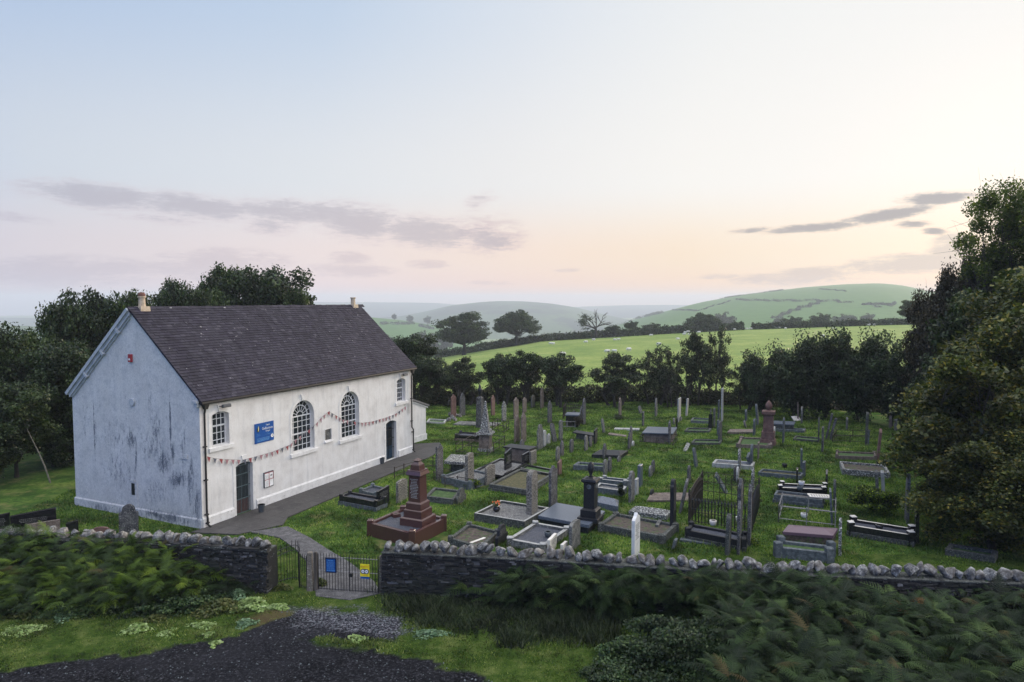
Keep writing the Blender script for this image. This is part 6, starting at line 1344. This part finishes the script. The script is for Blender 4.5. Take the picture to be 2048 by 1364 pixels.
for u, vb, vt, hw in ((790, 640, 629, 5), (821, 645, 632, 7), (856, 648, 633, 8)):
    p = at_left(u, vb); put('far', p[0], p[1], 'small round tree on the distant pasture hill', rx=hw * p[1] / FPX, h=(vb - vt) * p[1] / FPX * 1.15, group='three small trees on the distant pasture hill', z=p[2] - 1)
for i, (u, vb, vt, hw) in enumerate(((745, 690, 668, 14), (775, 700, 672, 18), (800, 712, 680, 16), (845, 700, 664, 22), (865, 712, 670, 24), (890, 706, 676, 16))):
    Y = 700 + i * 12; x = XAT(u, vb, Y); zb = CH - (vb - 600) / FPX * Y; put('far', x, Y, 'hazy tree in the valley wood beyond the chapel roof end', rx=hw * Y / FPX, h=(vb - vt) * Y / FPX, group='hazy valley trees', z=zb)
# the half-dead tree
bx, bY_ = XAT(1192, 668, 246), 246; zb = CH - (671 - 600) / FPX * bY_; e = empty('bare_tree', (bx, bY_, zb), 0, 'half-dead windswept tree with bare forked branches on the crest', 'tree')
r0 = random.Random(11); mb = MB(); tips = []
def grow(p, d, L_, r_, k, side):
    q = p + d * L_ * .5 + Vector((r0.gauss(0, .06), r0.gauss(0, .06), r0.gauss(0, .04))) * L_; e_ = p + d * L_
    mb.tube([p, q, e_], [r_, r_ * .8, r_ * .6], 5, False)
    if k == 0: tips.append((e_, side)); return
    for i in range(3 if k > 1 else 2):
        dd = (d + Vector((r0.gauss(side * .25, .5), r0.gauss(0, .4), r0.gauss(.05, .35)))).normalized(); grow(e_ if i else q, dd, L_ * r0.uniform(.6, .8), r_ * .6, k - 1, side)
mb.tube([(0, 0, -.5), (0, 0, 1.5), (-.2, 0, 3.2)], [.6, .45, .4], 7)
for d, sd_ in ((Vector((-.75, 0, .5)), -1), (Vector((-.5, .3, .75)), -1), (Vector((-.95, -.2, .25)), -1), (Vector((.05, 0, 1)), 0), (Vector((.6, 0, .7)), 1), (Vector((.85, .2, .45)), 1)):
    grow(Vector((0, 0, 1.6 + r0.random() * 1.4)), d.normalized(), 2.6, .24, 3, sd_)
mb.build('trunk', M['bark'], e)
lt_ = [t for t in tips if t[1] < 0]; r1 = np.random.default_rng(4); Pq = np.array([np.array(t[0]) for t in lt_ for _ in range(28)]) + r1.normal(size=(len(lt_) * 28, 3)) * [.5, .5, .25]; V, F = leaves(Pq, .34, r1); npmesh('crown', V, F, LO, e)

# hedges: a leafy bank along a line
def hedge(label, pts, w, h, n, ls, lm, seed, name='hedge', rag=.25):
    r0 = np.random.default_rng(seed); pts = np.array(pts, float); seg = np.linalg.norm(np.diff(pts[:, :2], axis=0), axis=1); cum = np.concatenate([[0], np.cumsum(seg)]); s = r0.random(n) * cum[-1]
    X_ = np.interp(s, cum, pts[:, 0]); Y_ = np.interp(s, cum, pts[:, 1]); Z_ = np.interp(s, cum, pts[:, 2]); hh = h * (1 + rag * 2 * fbm(s, s * 0, 1.2 / h, 4, seed) + rag * (r0.random(n) ** 6))
    t = r0.random(n) * 2 * math.pi; q = r0.random(n) ** .35; dx = np.cos(t) * q * w / 2; zz = np.abs(np.sin(t)) * q * hh
    i = np.clip(np.searchsorted(cum, s) - 1, 0, len(seg) - 1); d = (pts[i + 1] - pts[i])[:, :2] / seg[i][:, None]; nx, ny = -d[:, 1], d[:, 0]
    o0 = pts[0]; P = np.stack([X_ + nx * dx - o0[0], Y_ + ny * dx - o0[1], Z_ + zz - o0[2]], -1); V, F = leaves(P, ls, r0, .4)
    o = npmesh(name, V, F, lm); o.location = tuple(o0); tag(o, label, 'hedge'); return o
def crest(us, dv=0, Y=252): return [(XAT(u, 650, Y), Y, zgf(XAT(u, 650, Y), Y) + dv) for u in us]
hedge('dark clipped hedge along the field crest, from the oaks past the bare tree', crest(range(868, 1500, 20), -.6, 250), 3.0, 3.2, 26000, .62, LO, 41, rag=.22)
hedge('dark hedge along the right part of the field crest', [(XAT(u, 650, 256), 256, zgf(XAT(u, 650, 256), 256) - .4) for u in range(1504, 1860, 20)], 3.0, 2.8, 14000, .62, LO, 42, rag=.22)
hb = [G(u, v) for u, v in ((840, 800), (880, 812), (960, 803), (1060, 800), (1160, 803), (1260, 800), (1360, 805), (1460, 808), (1560, 812), (1660, 816), (1760, 822), (1900, 835))]
hedge('overgrown dark hedge bank closing the back of the graveyard', [(p[0], p[1] , 0) for p in hb], 2.6, 1.35, 60000, .17, leafmat('hedge_leaves', [(.010, .014, .007), (.018, .026, .010), (.028, .038, .014), (.06, .045, .022)], .2, .6, .6, .5), 43, rag=.4)
def onhill(at, pts, n=12):
    o = []
    for (a_, b_), (c_, d_) in zip(pts[:-1], pts[1:]):
        for t in np.linspace(0, 1, n)[:-1]: p = at(a_ + (c_ - a_) * t, b_ + (d_ - b_) * t); o.append((p[0], p[1], p[2] - .3))
    return o
for lab, pts, hh, w in (('hazy hedge running across the green hill below its top', [(1475, 600), (1560, 603), (1650, 602), (1715, 607)], 4, 5), ('diagonal hazy hedge climbing the green hill', [(1545, 640), (1580, 626), (1620, 612), (1652, 603)], 4.5, 6), ('short hazy hedge at the right of the green hill', [(1728, 608), (1800, 609)], 4, 5), ('hazy wood edge on the left flank of the green hill', [(1228, 655), (1262, 642), (1300, 632), (1330, 626)], 7, 16), ('thin hedge near the top of the green hill', [(1640, 578), (1700, 583)], 2, 3), ('wood edge along the skyline of the green hill', [(1440, 597), (1480, 592), (1540, 584), (1570, 580)], 3, 4), ('short hazy hedge high on the left flank of the green hill', [(1345, 620), (1400, 622), (1470, 600)], 3, 4)):
    q = onhill(at_green, pts); hedge(lab, q, w * .9, hh * .8, 3000, 1.6, LO, 50 + len(lab), rag=.3)
for lab, pts in (('thin hazy hedge across the distant pasture hill', [(760, 648), (800, 649), (830, 648)]), ('second hazy hedge lower on the distant pasture hill', [(838, 652), (872, 660)])):
    hedge(lab, onhill(at_left, pts), 8, 5, 900, 2.2, LO, 70 + len(lab), rag=.3)
# box hedge grave and small shrubs
def shrub(label, u, v, rx, ry, rz, n, ls, lm, seed, rot=0, cat='shrub'):
    P, C = crown_pts(rx, ry, rz, 40, n, seed, cr=.3, flat=.2); P[:, 2] += rz * .9; P[:, 2] = np.maximum(P[:, 2], .02); V, F = leaves(P, ls, np.random.default_rng(seed), .5)
    o = npmesh('shrub', V, F, lm); o.location = tuple(G(u, v)); o.rotation_euler = (0, 0, rot); tag(o, label, cat); return o
LX = leafmat('box_leaves', [(.012, .028, .007), (.030, .06, .010), (.10, .17, .02), (.34, .42, .04)], .3, .45, 2.0, .6)
shrub('clipped dark box shrub with yellow-green tips covering a grave', 1752, 1028, 1.30, .85, .72, 22000, .085, LX, 61, R_(-28))
shrub('russet dwarf shrub by the railed slate-topped tomb', 1296, 876, .55, .4, .35, 1500, .07, LB, 62); shrub('rusty brown shrub beside the slim greenish stone', 1155, 855, .5, .45, .5, 1800, .08, LB, 63)
shrub('small dark shrub below the lone brown stone', 1236, 840, .5, .4, .25, 900, .08, LH, 64); shrub('dry brown tuft beside the grey granite kerb headstone', 1242, 998, .22, .25, .45, 1200, .06, LD, 65)
shrub('yellow-green weeds at the corner of the dark granite kerb', 1506, 1092, .30, .25, .22, 900, .06, LX, 66); shrub('bramble growth at the right corner of the ornate railing', 1511, 1012, .25, .35, .42, 1200, .07, LB, 67); shrub('twiggy weeds climbing the speckled tall headstone', 945, 978, .5, .3, .3, 900, .07, LX, 68)
shrub('weeds spilling over the soil-heaped kerb', 1768, 936, .6, .4, .28, 1400, .08, LH, 69)

# ------------------------------------------------------------------ bracken, brambles, weeds, grass
def frond_proto(seed, npair=12, droop=.35):
    r0 = np.random.default_rng(seed); T = []
    def rz_(x): return .34 * x - droop * x * x * 1.35
    def tri_(a_, b_, c_): T.append([a_, b_, c_])
    for i in range(14):
        x0, x1 = i / 14, (i + 1) / 14; w = .006
        tri_((x0, -w, rz_(x0)), (x1, -w, rz_(x1)), (x1, w, rz_(x1))); tri_((x0, -w, rz_(x0)), (x1, w, rz_(x1)), (x0, w, rz_(x0)))
    for i in range(npair):
        t = .22 + .78 * (i / npair); Lp = .30 * math.sin(math.pi * min(1, (1 - (t - .22) / .80)) * .5) ** .9 * (1 if i else .8)
        for s in (-1, 1):
            ang = 1.15 - .25 * t + r0.normal() * .05; dx, dy = math.cos(ang), math.sin(ang) * s; dz = -.22 + r0.normal() * .06; nq = 5
            for k in range(nq):
                a0, a1 = k / nq, (k + 1.15) / nq; lw = .034 * (1 - a0 * .8) * (Lp / .3 + .25)
                p0 = (t + dx * Lp * a0, dy * Lp * a0, rz_(t) + dz * Lp * a0 * (1 + a0)); p1 = (t + dx * Lp * min(1, a1), dy * Lp * min(1, a1), rz_(t) + dz * Lp * a1 * (1 + a1))
                for s2 in (-1, 1):
                    tip = ((p0[0] + p1[0]) / 2 - dy * s2 * lw + dx * .01, (p0[1] + p1[1]) / 2 + dx * s2 * lw, (p0[2] + p1[2]) / 2 - .010); tri_(p0, p1, tip)
    return np.array(T)
FR = [frond_proto(s, 12, d) for s, d in ((1, .35), (2, .5), (3, .62), (4, .42))]
def ferns(name, label, poly, n, hf, seed, lm, sz=(.75, 1.35), extra=None, bias=None):
    """fronds rooted at random inside poly; hf(x, y) gives how high the mass stands"""
    r0 = np.random.default_rng(seed); poly = np.array(poly); lo_, hi_ = poly.min(0), poly.max(0); pts = []
    while len(pts) < n:
        q = r0.uniform(lo_, hi_, (n * 2, 2)); q = q[pip(q[:, 0], q[:, 1], [tuple(p) for p in poly])]; pts += list(q)
    q = np.array(pts[:n]); hh = hf(q[:, 0], q[:, 1]); z = hh * (1 - r0.random(n) ** 2.2 * .9); L_ = r0.uniform(sz[0], sz[1], n)
    az_ = r0.uniform(0, 2 * math.pi, n) if bias is None else r0.normal(bias, 1.25, n); pit = r0.normal(.30, .30, n); roll = r0.normal(0, .30, n); Vs = []; Cs = []; Rs = []
    for j in range(len(FR)):
        m_ = np.arange(n) % len(FR) == j; T = FR[j].reshape(-1, 3); k = m_.sum(); A, Pq, Rl, Lq = az_[m_], pit[m_], roll[m_], L_[m_]
        X_ = T[None, :, 0] * Lq[:, None]; Y_ = T[None, :, 1] * Lq[:, None]; Z_ = T[None, :, 2] * Lq[:, None]
        cr_, sr_ = np.cos(Rl)[:, None], np.sin(Rl)[:, None]; Y2 = Y_ * cr_ - Z_ * sr_; Z2 = Y_ * sr_ + Z_ * cr_
        cp, sp_ = np.cos(Pq)[:, None], np.sin(Pq)[:, None]; X3 = X_ * cp - Z2 * sp_; Z3 = X_ * sp_ + Z2 * cp
        ca_, sa_ = np.cos(A)[:, None], np.sin(A)[:, None]; X4 = X3 * ca_ - Y2 * sa_; Y4 = X3 * sa_ + Y2 * ca_
        tn_ = r0.random(m_.sum()) ** 1.6; Rs.append(np.repeat(r0.random(m_.sum()), len(T))); Cs.append(np.repeat(tn_[:, None] * .8 + .2 * T[None, :, 0], 1, 0).reshape(-1)); Vs.append(np.stack([X4 + q[m_, 0][:, None], Y4 + q[m_, 1][:, None], Z3 + z[m_][:, None]], -1).reshape(-1, 3))  # random frond tone, with lit tips and shadow contrast put into the colour
    V = np.concatenate(Vs); V[:, 2] = np.maximum(V[:, 2], .03); o = npmesh(name, V, np.arange(len(V)).reshape(-1, 3), lm); ca = o.data.color_attributes.new('tint', 'FLOAT_COLOR', 'POINT'); cc = np.concatenate(Cs); ca.data.foreach_set('color', np.stack([cc, np.concatenate(Rs), cc, cc], -1).astype(np.float32).ravel()); tag(o, label, 'bracken', kind='stuff'); return o
def fernmat(name, cols):
    m, nt, b = newmat(name); pos = N(nt, 'ShaderNodeNewGeometry').outputs['Position']
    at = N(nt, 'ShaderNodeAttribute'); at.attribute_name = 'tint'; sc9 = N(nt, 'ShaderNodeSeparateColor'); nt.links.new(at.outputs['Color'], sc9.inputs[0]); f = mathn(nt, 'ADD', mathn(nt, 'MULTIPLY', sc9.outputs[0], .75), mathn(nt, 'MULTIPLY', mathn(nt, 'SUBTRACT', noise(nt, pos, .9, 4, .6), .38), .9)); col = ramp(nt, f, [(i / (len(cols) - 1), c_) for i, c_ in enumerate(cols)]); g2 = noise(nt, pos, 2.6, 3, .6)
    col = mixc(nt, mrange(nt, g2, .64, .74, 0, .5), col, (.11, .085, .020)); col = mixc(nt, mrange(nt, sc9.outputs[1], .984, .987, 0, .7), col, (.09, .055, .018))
    nt.links.new(col, b.inputs['Base Color']); b.inputs['Roughness'].default_value = .6; b.inputs['Specular IOR Level'].default_value = .3
    tr = N(nt, 'ShaderNodeBsdfTranslucent'); nt.links.new(col, tr.inputs[0]); mx = N(nt, 'ShaderNodeMixShader'); mx.inputs[0].default_value = .3; nt.links.new(b.outputs[0], mx.inputs[1]); nt.links.new(tr.outputs[0], mx.inputs[2]); nt.links.new(mx.outputs[0], nt.nodes['Material Output'].inputs[0]); return m
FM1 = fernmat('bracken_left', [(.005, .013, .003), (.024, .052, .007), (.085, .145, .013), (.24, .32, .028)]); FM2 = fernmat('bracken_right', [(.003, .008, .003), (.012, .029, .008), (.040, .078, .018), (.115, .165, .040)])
FM3 = leafmat('rust_bracken', [(.16, .07, .02), (.26, .11, .03)], .3, .6)
LBR = leafmat('bramble_leaves', [(.008, .022, .008), (.020, .046, .014), (.042, .080, .024), (.10, .14, .05)], .2, .45, 1.2, .5)
def wl(u): # depth of the wall front at picture column u
    x = (u - 1024) / FPX; P = [p for p in (WL + WR)]; us = [1024 + FPX * p[0] / p[1] for p in P]; return float(np.interp(u, us, [p[1] for p in P])) - .35
def wpt(u): Y = wl(u); return (XAT(u, 700, Y) * 1.0, Y)
pL = [wpt(u) for u in (-330, -100, 100, 300, 420)] + gp([(428, 1188), (380, 1210), (250, 1232), (100, 1236), (0, 1230), (-330, 1240)])
def hL(x, y):
    u = 1024 + FPX * x / y; d = np.interp(u, [-330, 543], [wl(-330), wl(540)]) - y; f = np.interp(u, [-330, 0, 200, 300, 380, 430], [1.9, 1.55, 1.5, 1.35, .85, .3]); return f * np.clip(1.05 - d * .28, .25, 1)
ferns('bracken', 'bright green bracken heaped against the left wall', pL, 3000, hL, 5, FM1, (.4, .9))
ferns('bracken', 'few bracken plants at the foot of the left wall near the gate', [wpt(425), wpt(505)] + gp([(500, 1186), (430, 1200)]), 60, lambda x, y: .35 + 0 * x, 6, FM2, (.5, .8))
def hR(x, y):
    u = 1024 + FPX * x / y; d = np.interp(u, [768, 2330], [wl(768), wl(2330)]) - y; f = np.interp(u, [880, 960, 1050, 1150, 1300, 1450, 1600, 1680, 1750, 1830], [.35, .5, .95, 1.05, 1.2, 1.25, 1.3, 1.25, .7, .2]); return np.maximum(f * np.clip(1.2 - d * .35, .1, 1), 0)
pR1 = [wpt(u) for u in (905, 1050, 1250, 1450, 1650, 1850)] + gp([(1850, 1290), (1700, 1300), (1500, 1270), (1350, 1250), (1200, 1235), (1100, 1225), (1000, 1215), (930, 1200)])
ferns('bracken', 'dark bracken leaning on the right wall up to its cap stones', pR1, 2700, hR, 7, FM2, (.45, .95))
pR2 = gp([(1440, 1300), (1560, 1262), (1700, 1262), (1850, 1275), (2100, 1262), (2500, 1262)]) + gp([(2700, 1600), (2300, 1760), (1800, 1760), (1500, 1560), (1420, 1420)])
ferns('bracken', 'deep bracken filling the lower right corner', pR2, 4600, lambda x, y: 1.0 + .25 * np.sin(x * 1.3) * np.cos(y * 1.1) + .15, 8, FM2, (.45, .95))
ferns('bracken', 'rust-coloured dying bracken before the right wall', gp([(1770, 1262), (1815, 1262), (1835, 1290), (1795, 1290)]), 38, lambda x, y: 1.0 + 0 * x, 9, FM3, (.5, .8))
def mound(name, label, poly_c, rx, ry, h, n, ls, lm, seed, rot=0, ncl=60):
    r0 = np.random.default_rng(seed); P, C = crown_pts(rx, ry, h, ncl, n, seed, cr=.22, flat=.6, shell=.3); P[:, 2] = np.abs(P[:, 2]) ; 
    V, F = leaves(P, ls, r0, .6); o = npmesh(name, V, F, lm); o.location = tuple(G(*poly_c)); o.rotation_euler = (0, 0, rot); tag(o, label, 'bramble bush'); return o
mound('bramble_bush', 'large bramble mound at the bottom of the picture, right of the grass', (1370, 1335), 2.7, 1.6, 1.45, 60000, .075, LBR, 81, R_(-10)); mound('bramble_bush', 'bramble patch behind the large mound, below the bracken', (1500, 1290), 1.6, 1.2, 1.05, 20000, .075, LBR, 82)
mound('bramble_bush', 'low bramble trailing onto the grass left of the large mound', (1215, 1352), .9, .55, .40, 8000, .06, LBR, 83, R_(20)); mound('bramble_bush', 'dark bramble between grass strip and bracken at lower right', (1560, 1420), 2.0, 1.3, .95, 22000, .075, LBR, 84)
mound('bramble_bush', 'dark bramble under the bracken of the left bank', (330, 1222), 1.9, .7, .62, 14000, .07, LBR, 85, R_(6)); mound('bramble_bush', 'low bramble tangle in front of the left wall', (400, 1205), 1.0, .7, .5, 8000, .06, LBR, 86)
mound('bramble_bush', 'shaded bramble under the bracken at far left', (100, 1225), 2.2, .7, .7, 14000, .07, LBR, 87)
hedge('ivy and bramble hanging over the right end of the wall', [(wpt(u)[0], wpt(u)[1] + .25, .1) for u in (1790, 1900, 2000, 2150, 2300)], .7, 1.15, 12000, .07, LBR, 88, name='ivy', rag=.2)
LW1 = leafmat('pale_weed_leaves', [(.14, .22, .06), (.22, .30, .10), (.32, .40, .18)], .25, .5, 3, .8); LW2 = leafmat('olive_weed_leaves', [(.03, .05, .012), (.07, .09, .02), (.13, .13, .04)], .25, .5, 3, .7); LW3 = leafmat('bluish_weed_leaves', [(.06, .12, .06), (.12, .20, .11), (.20, .28, .17)], .25, .5, 3, .8)
for i, (u, v, rx, ry, h, n, lm_, lab) in enumerate(((50, 1263, .62, .20, .10, 520, LW1, 'pale weed patch on the grass at far left'), (15, 1270, .22, .10, .06, 120, LW1, 'tiny pale weed patch beside the far left one'), (275, 1262, .42, .22, .12, 420, LW1, 'pale weed patch in the middle of the left grass'), (310, 1243, .35, .16, .16, 400, LW2, 'olive weeds just above the middle pale patch'), (333, 1270, .25, .16, .06, 140, LW1, 'sparse pale weeds right of the middle patch'),
        (405, 1255, .42, .13, .10, 360, LW1, 'flat pale weeds near the gravel edge'), (418, 1272, .16, .10, .06, 110, LW1, 'small pale weed tuft at the gravel edge'), (492, 1251, .30, .17, .14, 420, LW3, 'pale green weed clump at the tip of the dark gravel'), (440, 1222, .75, .35, .35, 1700, LW2, 'olive and brown weed heap left of the path'), (500, 1216, .55, .30, .30, 1300, LW1, 'light green weed heap beside the path'), (555, 1218, .38, .14, .12, 520, LW1, 'bright weed strip reaching the grit'), (475, 1196, .35, .2, .3, 700, LW3, 'bluish weeds behind the light green heap'),
        (430, 1291, .14, .1, .08, 90, LW1, 'lone weed on the dark gravel'), (715, 1281, .26, .14, .07, 160, LW1, 'pale weed on the grass tongue'), (860, 1272, .55, .16, .12, 500, LW3, 'bluish low weeds under the dark bank'), (565, 1180, .30, .14, .2, 450, LW2, 'weeds at the foot of the small gate'), (640, 1172, .25, .15, .25, 420, LW2, 'weeds behind the stone gatepost'), (60, 1236, .6, .2, .25, 800, LW2, 'olive weeds at the foot of the far left bracken'), (130, 1238, .4, .2, .22, 500, LW3, 'bluish weeds at the foot of the left bracken'), (873, 1192, .18, .12, .3, 160, LW2, 'leafy sprig on the dark bank right of the wide gate'), (955, 1183, .35, .25, .55, 800, LW2, 'lone young fern-like plant against the right wall'))):
    r0 = np.random.default_rng(200 + i); a_ = r0.uniform(0, 6.28, n); q = r0.random(n) ** .6 * (1 + .35 * np.sin(a_ * 3 + i)); P = np.stack([np.cos(a_) * q * rx, np.sin(a_) * q * ry * 1.7, .03 + h * (1 - q * .7).clip(0, 1) * r0.random(n) ** .5], -1)
    V, F = leaves(P, .075 if h < .2 else .07, r0, 1.4, .85); o = npmesh('weed_patch', V, F, lm_); o.location = tuple(G(u, v)); tag(o, lab, 'weeds', 'weed patches around the gravel')
# grass blades
def blades(name, x0, x1, y0, y1, n, h, seed, ok, zf, lm, label):
    r0 = np.random.default_rng(seed); x = r0.uniform(x0, x1, n); y = y0 + (y1 - y0) * r0.random(n) ** 1.3; k = ok(x, y) & (np.abs(x / y) < .82); x, y = x[k], y[k]; n = len(x); cl_ = np.clip(.9 + 1.6 * fbm(x, y, .8, 4, seed), .3, 1.9)
    hh = h * cl_ * r0.uniform(.5, 1.3, n); a_ = r0.uniform(0, 2 * math.pi, n); w = r0.uniform(.010, .022, n) * (1 + y / 60); ln = r0.normal(0, .5, (n, 2)) * hh[:, None]; z = zf(x, y)
    V = np.stack([np.stack([x - np.cos(a_) * w, y - np.sin(a_) * w, z], -1), np.stack([x + np.cos(a_) * w, y + np.sin(a_) * w, z], -1), np.stack([x + ln[:, 0], y + ln[:, 1], z + hh], -1)], 1).reshape(-1, 3)
    o = npmesh(name, V, np.arange(n * 3).reshape(n, 3), lm); tag(o, label, 'grass', kind='stuff'); return o
LG = leafmat('lawn_blades', [(.018, .048, .006), (.045, .098, .012), (.088, .150, .024), (.19, .22, .055)], .35, .6, .55, .5, 1.9); LG2 = leafmat('yard_blades', [(.016, .034, .005), (.048, .082, .012), (.10, .14, .023), (.20, .21, .07)], .35, .6, .9, .4, 1.7)
Bpoly = [bl(-.1, -.1), bl(BL + .1, -.1), bl(BL + .1, BW), bl(-.1, BW)]; Apoly = [bl(BL, 1.3), bl(BL + 4, 1.3), bl(BL + 4, 7), bl(BL, 7)]
wallY = lambda x, y: np.interp(1024 + FPX * x / y, [1024 + FPX * p[0] / p[1] for p in WL + WR], [p[1] for p in WL + WR])
PLQ = [c_ for c_ in bpy.data.objects if c_.name.startswith(('kerb', 'slab', 'coped_slab')) and c_.parent]
RECT = []
for o in PLQ:
    v = [(o.parent.location.x + p.co.x, o.parent.location.y + p.co.y) for p in o.data.vertices]; c_ = np.mean(v, 0); ang = None
    v = np.array(v); ctr = v - c_; u_, s_, vt = np.linalg.svd(ctr, full_matrices=False); pr_ = ctr @ vt.T; RECT.append((c_, vt, np.abs(pr_).max(0)))
def free(x, y):
    k = (y > wallY(x, y) + .45) & ~pip(x, y, Bpoly) & ~pip(x, y, Apoly) & ~pip(x, y, PATHP) & ~pip(x, y, GP)
    for c_, vt, mx_ in RECT:
        dx = np.stack([x - c_[0], y - c_[1]], -1) @ vt.T; k &= ~((np.abs(dx[:, 0]) < mx_[0] - .01) & (np.abs(dx[:, 1]) < mx_[1] - .01))
    return k
def lz(x, y): return .008 + np.clip(fbm(x, y, .5, 3, 4) * .14 + fbm(x, y, 1.7, 2, 8) * .06, 0, 1) * np.clip((y - 24.5) / 2, 0, 1)
blades('grass', -22, 28, 23, 66, 420000, .085, 91, free, lz, LG, 'tussocky graveyard grass between the graves')
sx_, sy_ = [], []; r9 = np.random.default_rng(77)
for o, w_, h_, t_ in H:
    if o.location.y < 24: continue
    th = r9.uniform(0, 2 * math.pi, 90); sx_ += list(o.location.x + np.cos(th) * .22 * r9.uniform(.6, 1.5, 90)); sy_ += list(o.location.y + np.sin(th) * .36 * r9.uniform(.6, 1.4, 90))
for c_, vt, mx_ in RECT:
    n9 = int(160 * mx_[0]); t9 = r9.uniform(-1, 1, n9); s9 = r9.choice([-1, 1], n9); k9 = r9.random(n9) < .6; a9 = np.where(k9, t9 * mx_[0], s9 * (mx_[0] + .05)); b9 = np.where(k9, s9 * (mx_[1] + .05), t9 * mx_[1])
    q9 = np.stack([a9, b9], -1) @ vt + c_; sx_ += list(q9[:, 0]); sy_ += list(q9[:, 1])
x, y = np.array(sx_), np.array(sy_); n = len(x); hh = r9.uniform(.08, .26, n); a_ = r9.uniform(0, 6.28, n); w = r9.uniform(.010, .02, n); ln = r9.normal(0, .4, (n, 2)) * hh[:, None]; z = lz(x, y) - .02
V = np.stack([np.stack([x - np.cos(a_) * w, y - np.sin(a_) * w, z], -1), np.stack([x + np.cos(a_) * w, y + np.sin(a_) * w, z], -1), np.stack([x + ln[:, 0], y + ln[:, 1], z + hh], -1)], 1).reshape(-1, 3)
tag(npmesh('grass', V, np.arange(n * 3).reshape(n, 3), LG), 'long unmown grass growing up round the stones and kerbs', 'grass', kind='stuff')
def yfree(x, y):
    i = np.clip(((x - GR_X[0]) / .07).astype(int), 0, len(GR_X) - 1); j = np.clip(((y - GR_Y[0]) / .07).astype(int), 0, len(GR_Y) - 1)
    return (np.maximum(GR_DK[i, j], GR_LT[i, j]) < .5) & (y < wallY(x, y) - .3) | ((np.maximum(GR_DK[i, j], GR_LT[i, j]) < .97) & (np.random.default_rng(1).random(len(x)) < .03) & (y < 23))
r9 = np.random.default_rng(55); n = 9000; x = r9.uniform(-14, 2.5, n); y = r9.uniform(13.5, 22.5, n); i9 = np.clip(((x - GR_X[0]) / .07).astype(int), 0, len(GR_X) - 1); j9 = np.clip(((y - GR_Y[0]) / .07).astype(int), 0, len(GR_Y) - 1)
k = (GR_DK[i9, j9] > .2) & (r9.random(n) < .22) | (GR_LT[i9, j9] > .2); x, y = x[k], y[k]; n = len(x); s_ = r9.uniform(.012, .035, n)[:, None, None]; T = np.array([[1, 0, 0], [-.5, .8, 0], [-.6, -.8, 0], [0, 0, .9]]) + 0
V = (T[None] + r9.normal(0, .18, (n, 4, 3))) * s_ + np.stack([x, y, .05 + 0 * x], -1)[:, None, :]; F = (np.arange(n)[:, None, None] * 4 + np.array([[0, 1, 3], [1, 2, 3], [2, 0, 3]])[None]).reshape(-1, 3)
tag(npmesh('loose_stones', V.reshape(-1, 3), F, M['bluestone']), 'loose chippings scattered over the dark track and grit', 'gravel', kind='stuff')
blades('grass', -17, 12, 13.5, 24, 260000, .075, 92, yfree, lambda x, y: .02 + 0 * x, LG2, 'short rough grass in front of the wall')
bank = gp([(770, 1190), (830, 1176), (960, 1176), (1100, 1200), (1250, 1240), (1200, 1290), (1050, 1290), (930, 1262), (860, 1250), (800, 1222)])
blades('grass', -5, 4, 18.5, 23.5, 60000, .20, 93, lambda x, y: sdist(x, y, bank) + 1.2 * fbm(x, y, 1.3, 4, 2) > np.random.default_rng(8).normal(.15, .28, len(x)), lambda x, y: .02 + 0 * x, LH, 'longer dark grass, shade put into its colour, on the bank below the right wall')  # hawthorn green borrowed to put the shade under the bracken into the blades

# ------------------------------------------------------------------ haze
hz = MB().box(-7000, 7000, -300, 7000, -130, 56).build('haze', None); tag(hz, kind='stuff', label='even pale haze filling the valley', cat='haze')
m = bpy.data.materials.new('haze_air'); m.use_nodes = True; nt = m.node_tree; nt.nodes.clear(); o_ = N(nt, 'ShaderNodeOutputMaterial'); v = N(nt, 'ShaderNodeVolumePrincipled')
v.inputs['Color'].default_value = (.84, .93, 1.0, 1); v.inputs['Density'].default_value = .00031; v.inputs['Anisotropy'].default_value = .15; nt.links.new(v.outputs[0], o_.inputs['Volume']); hz.data.materials.append(m)
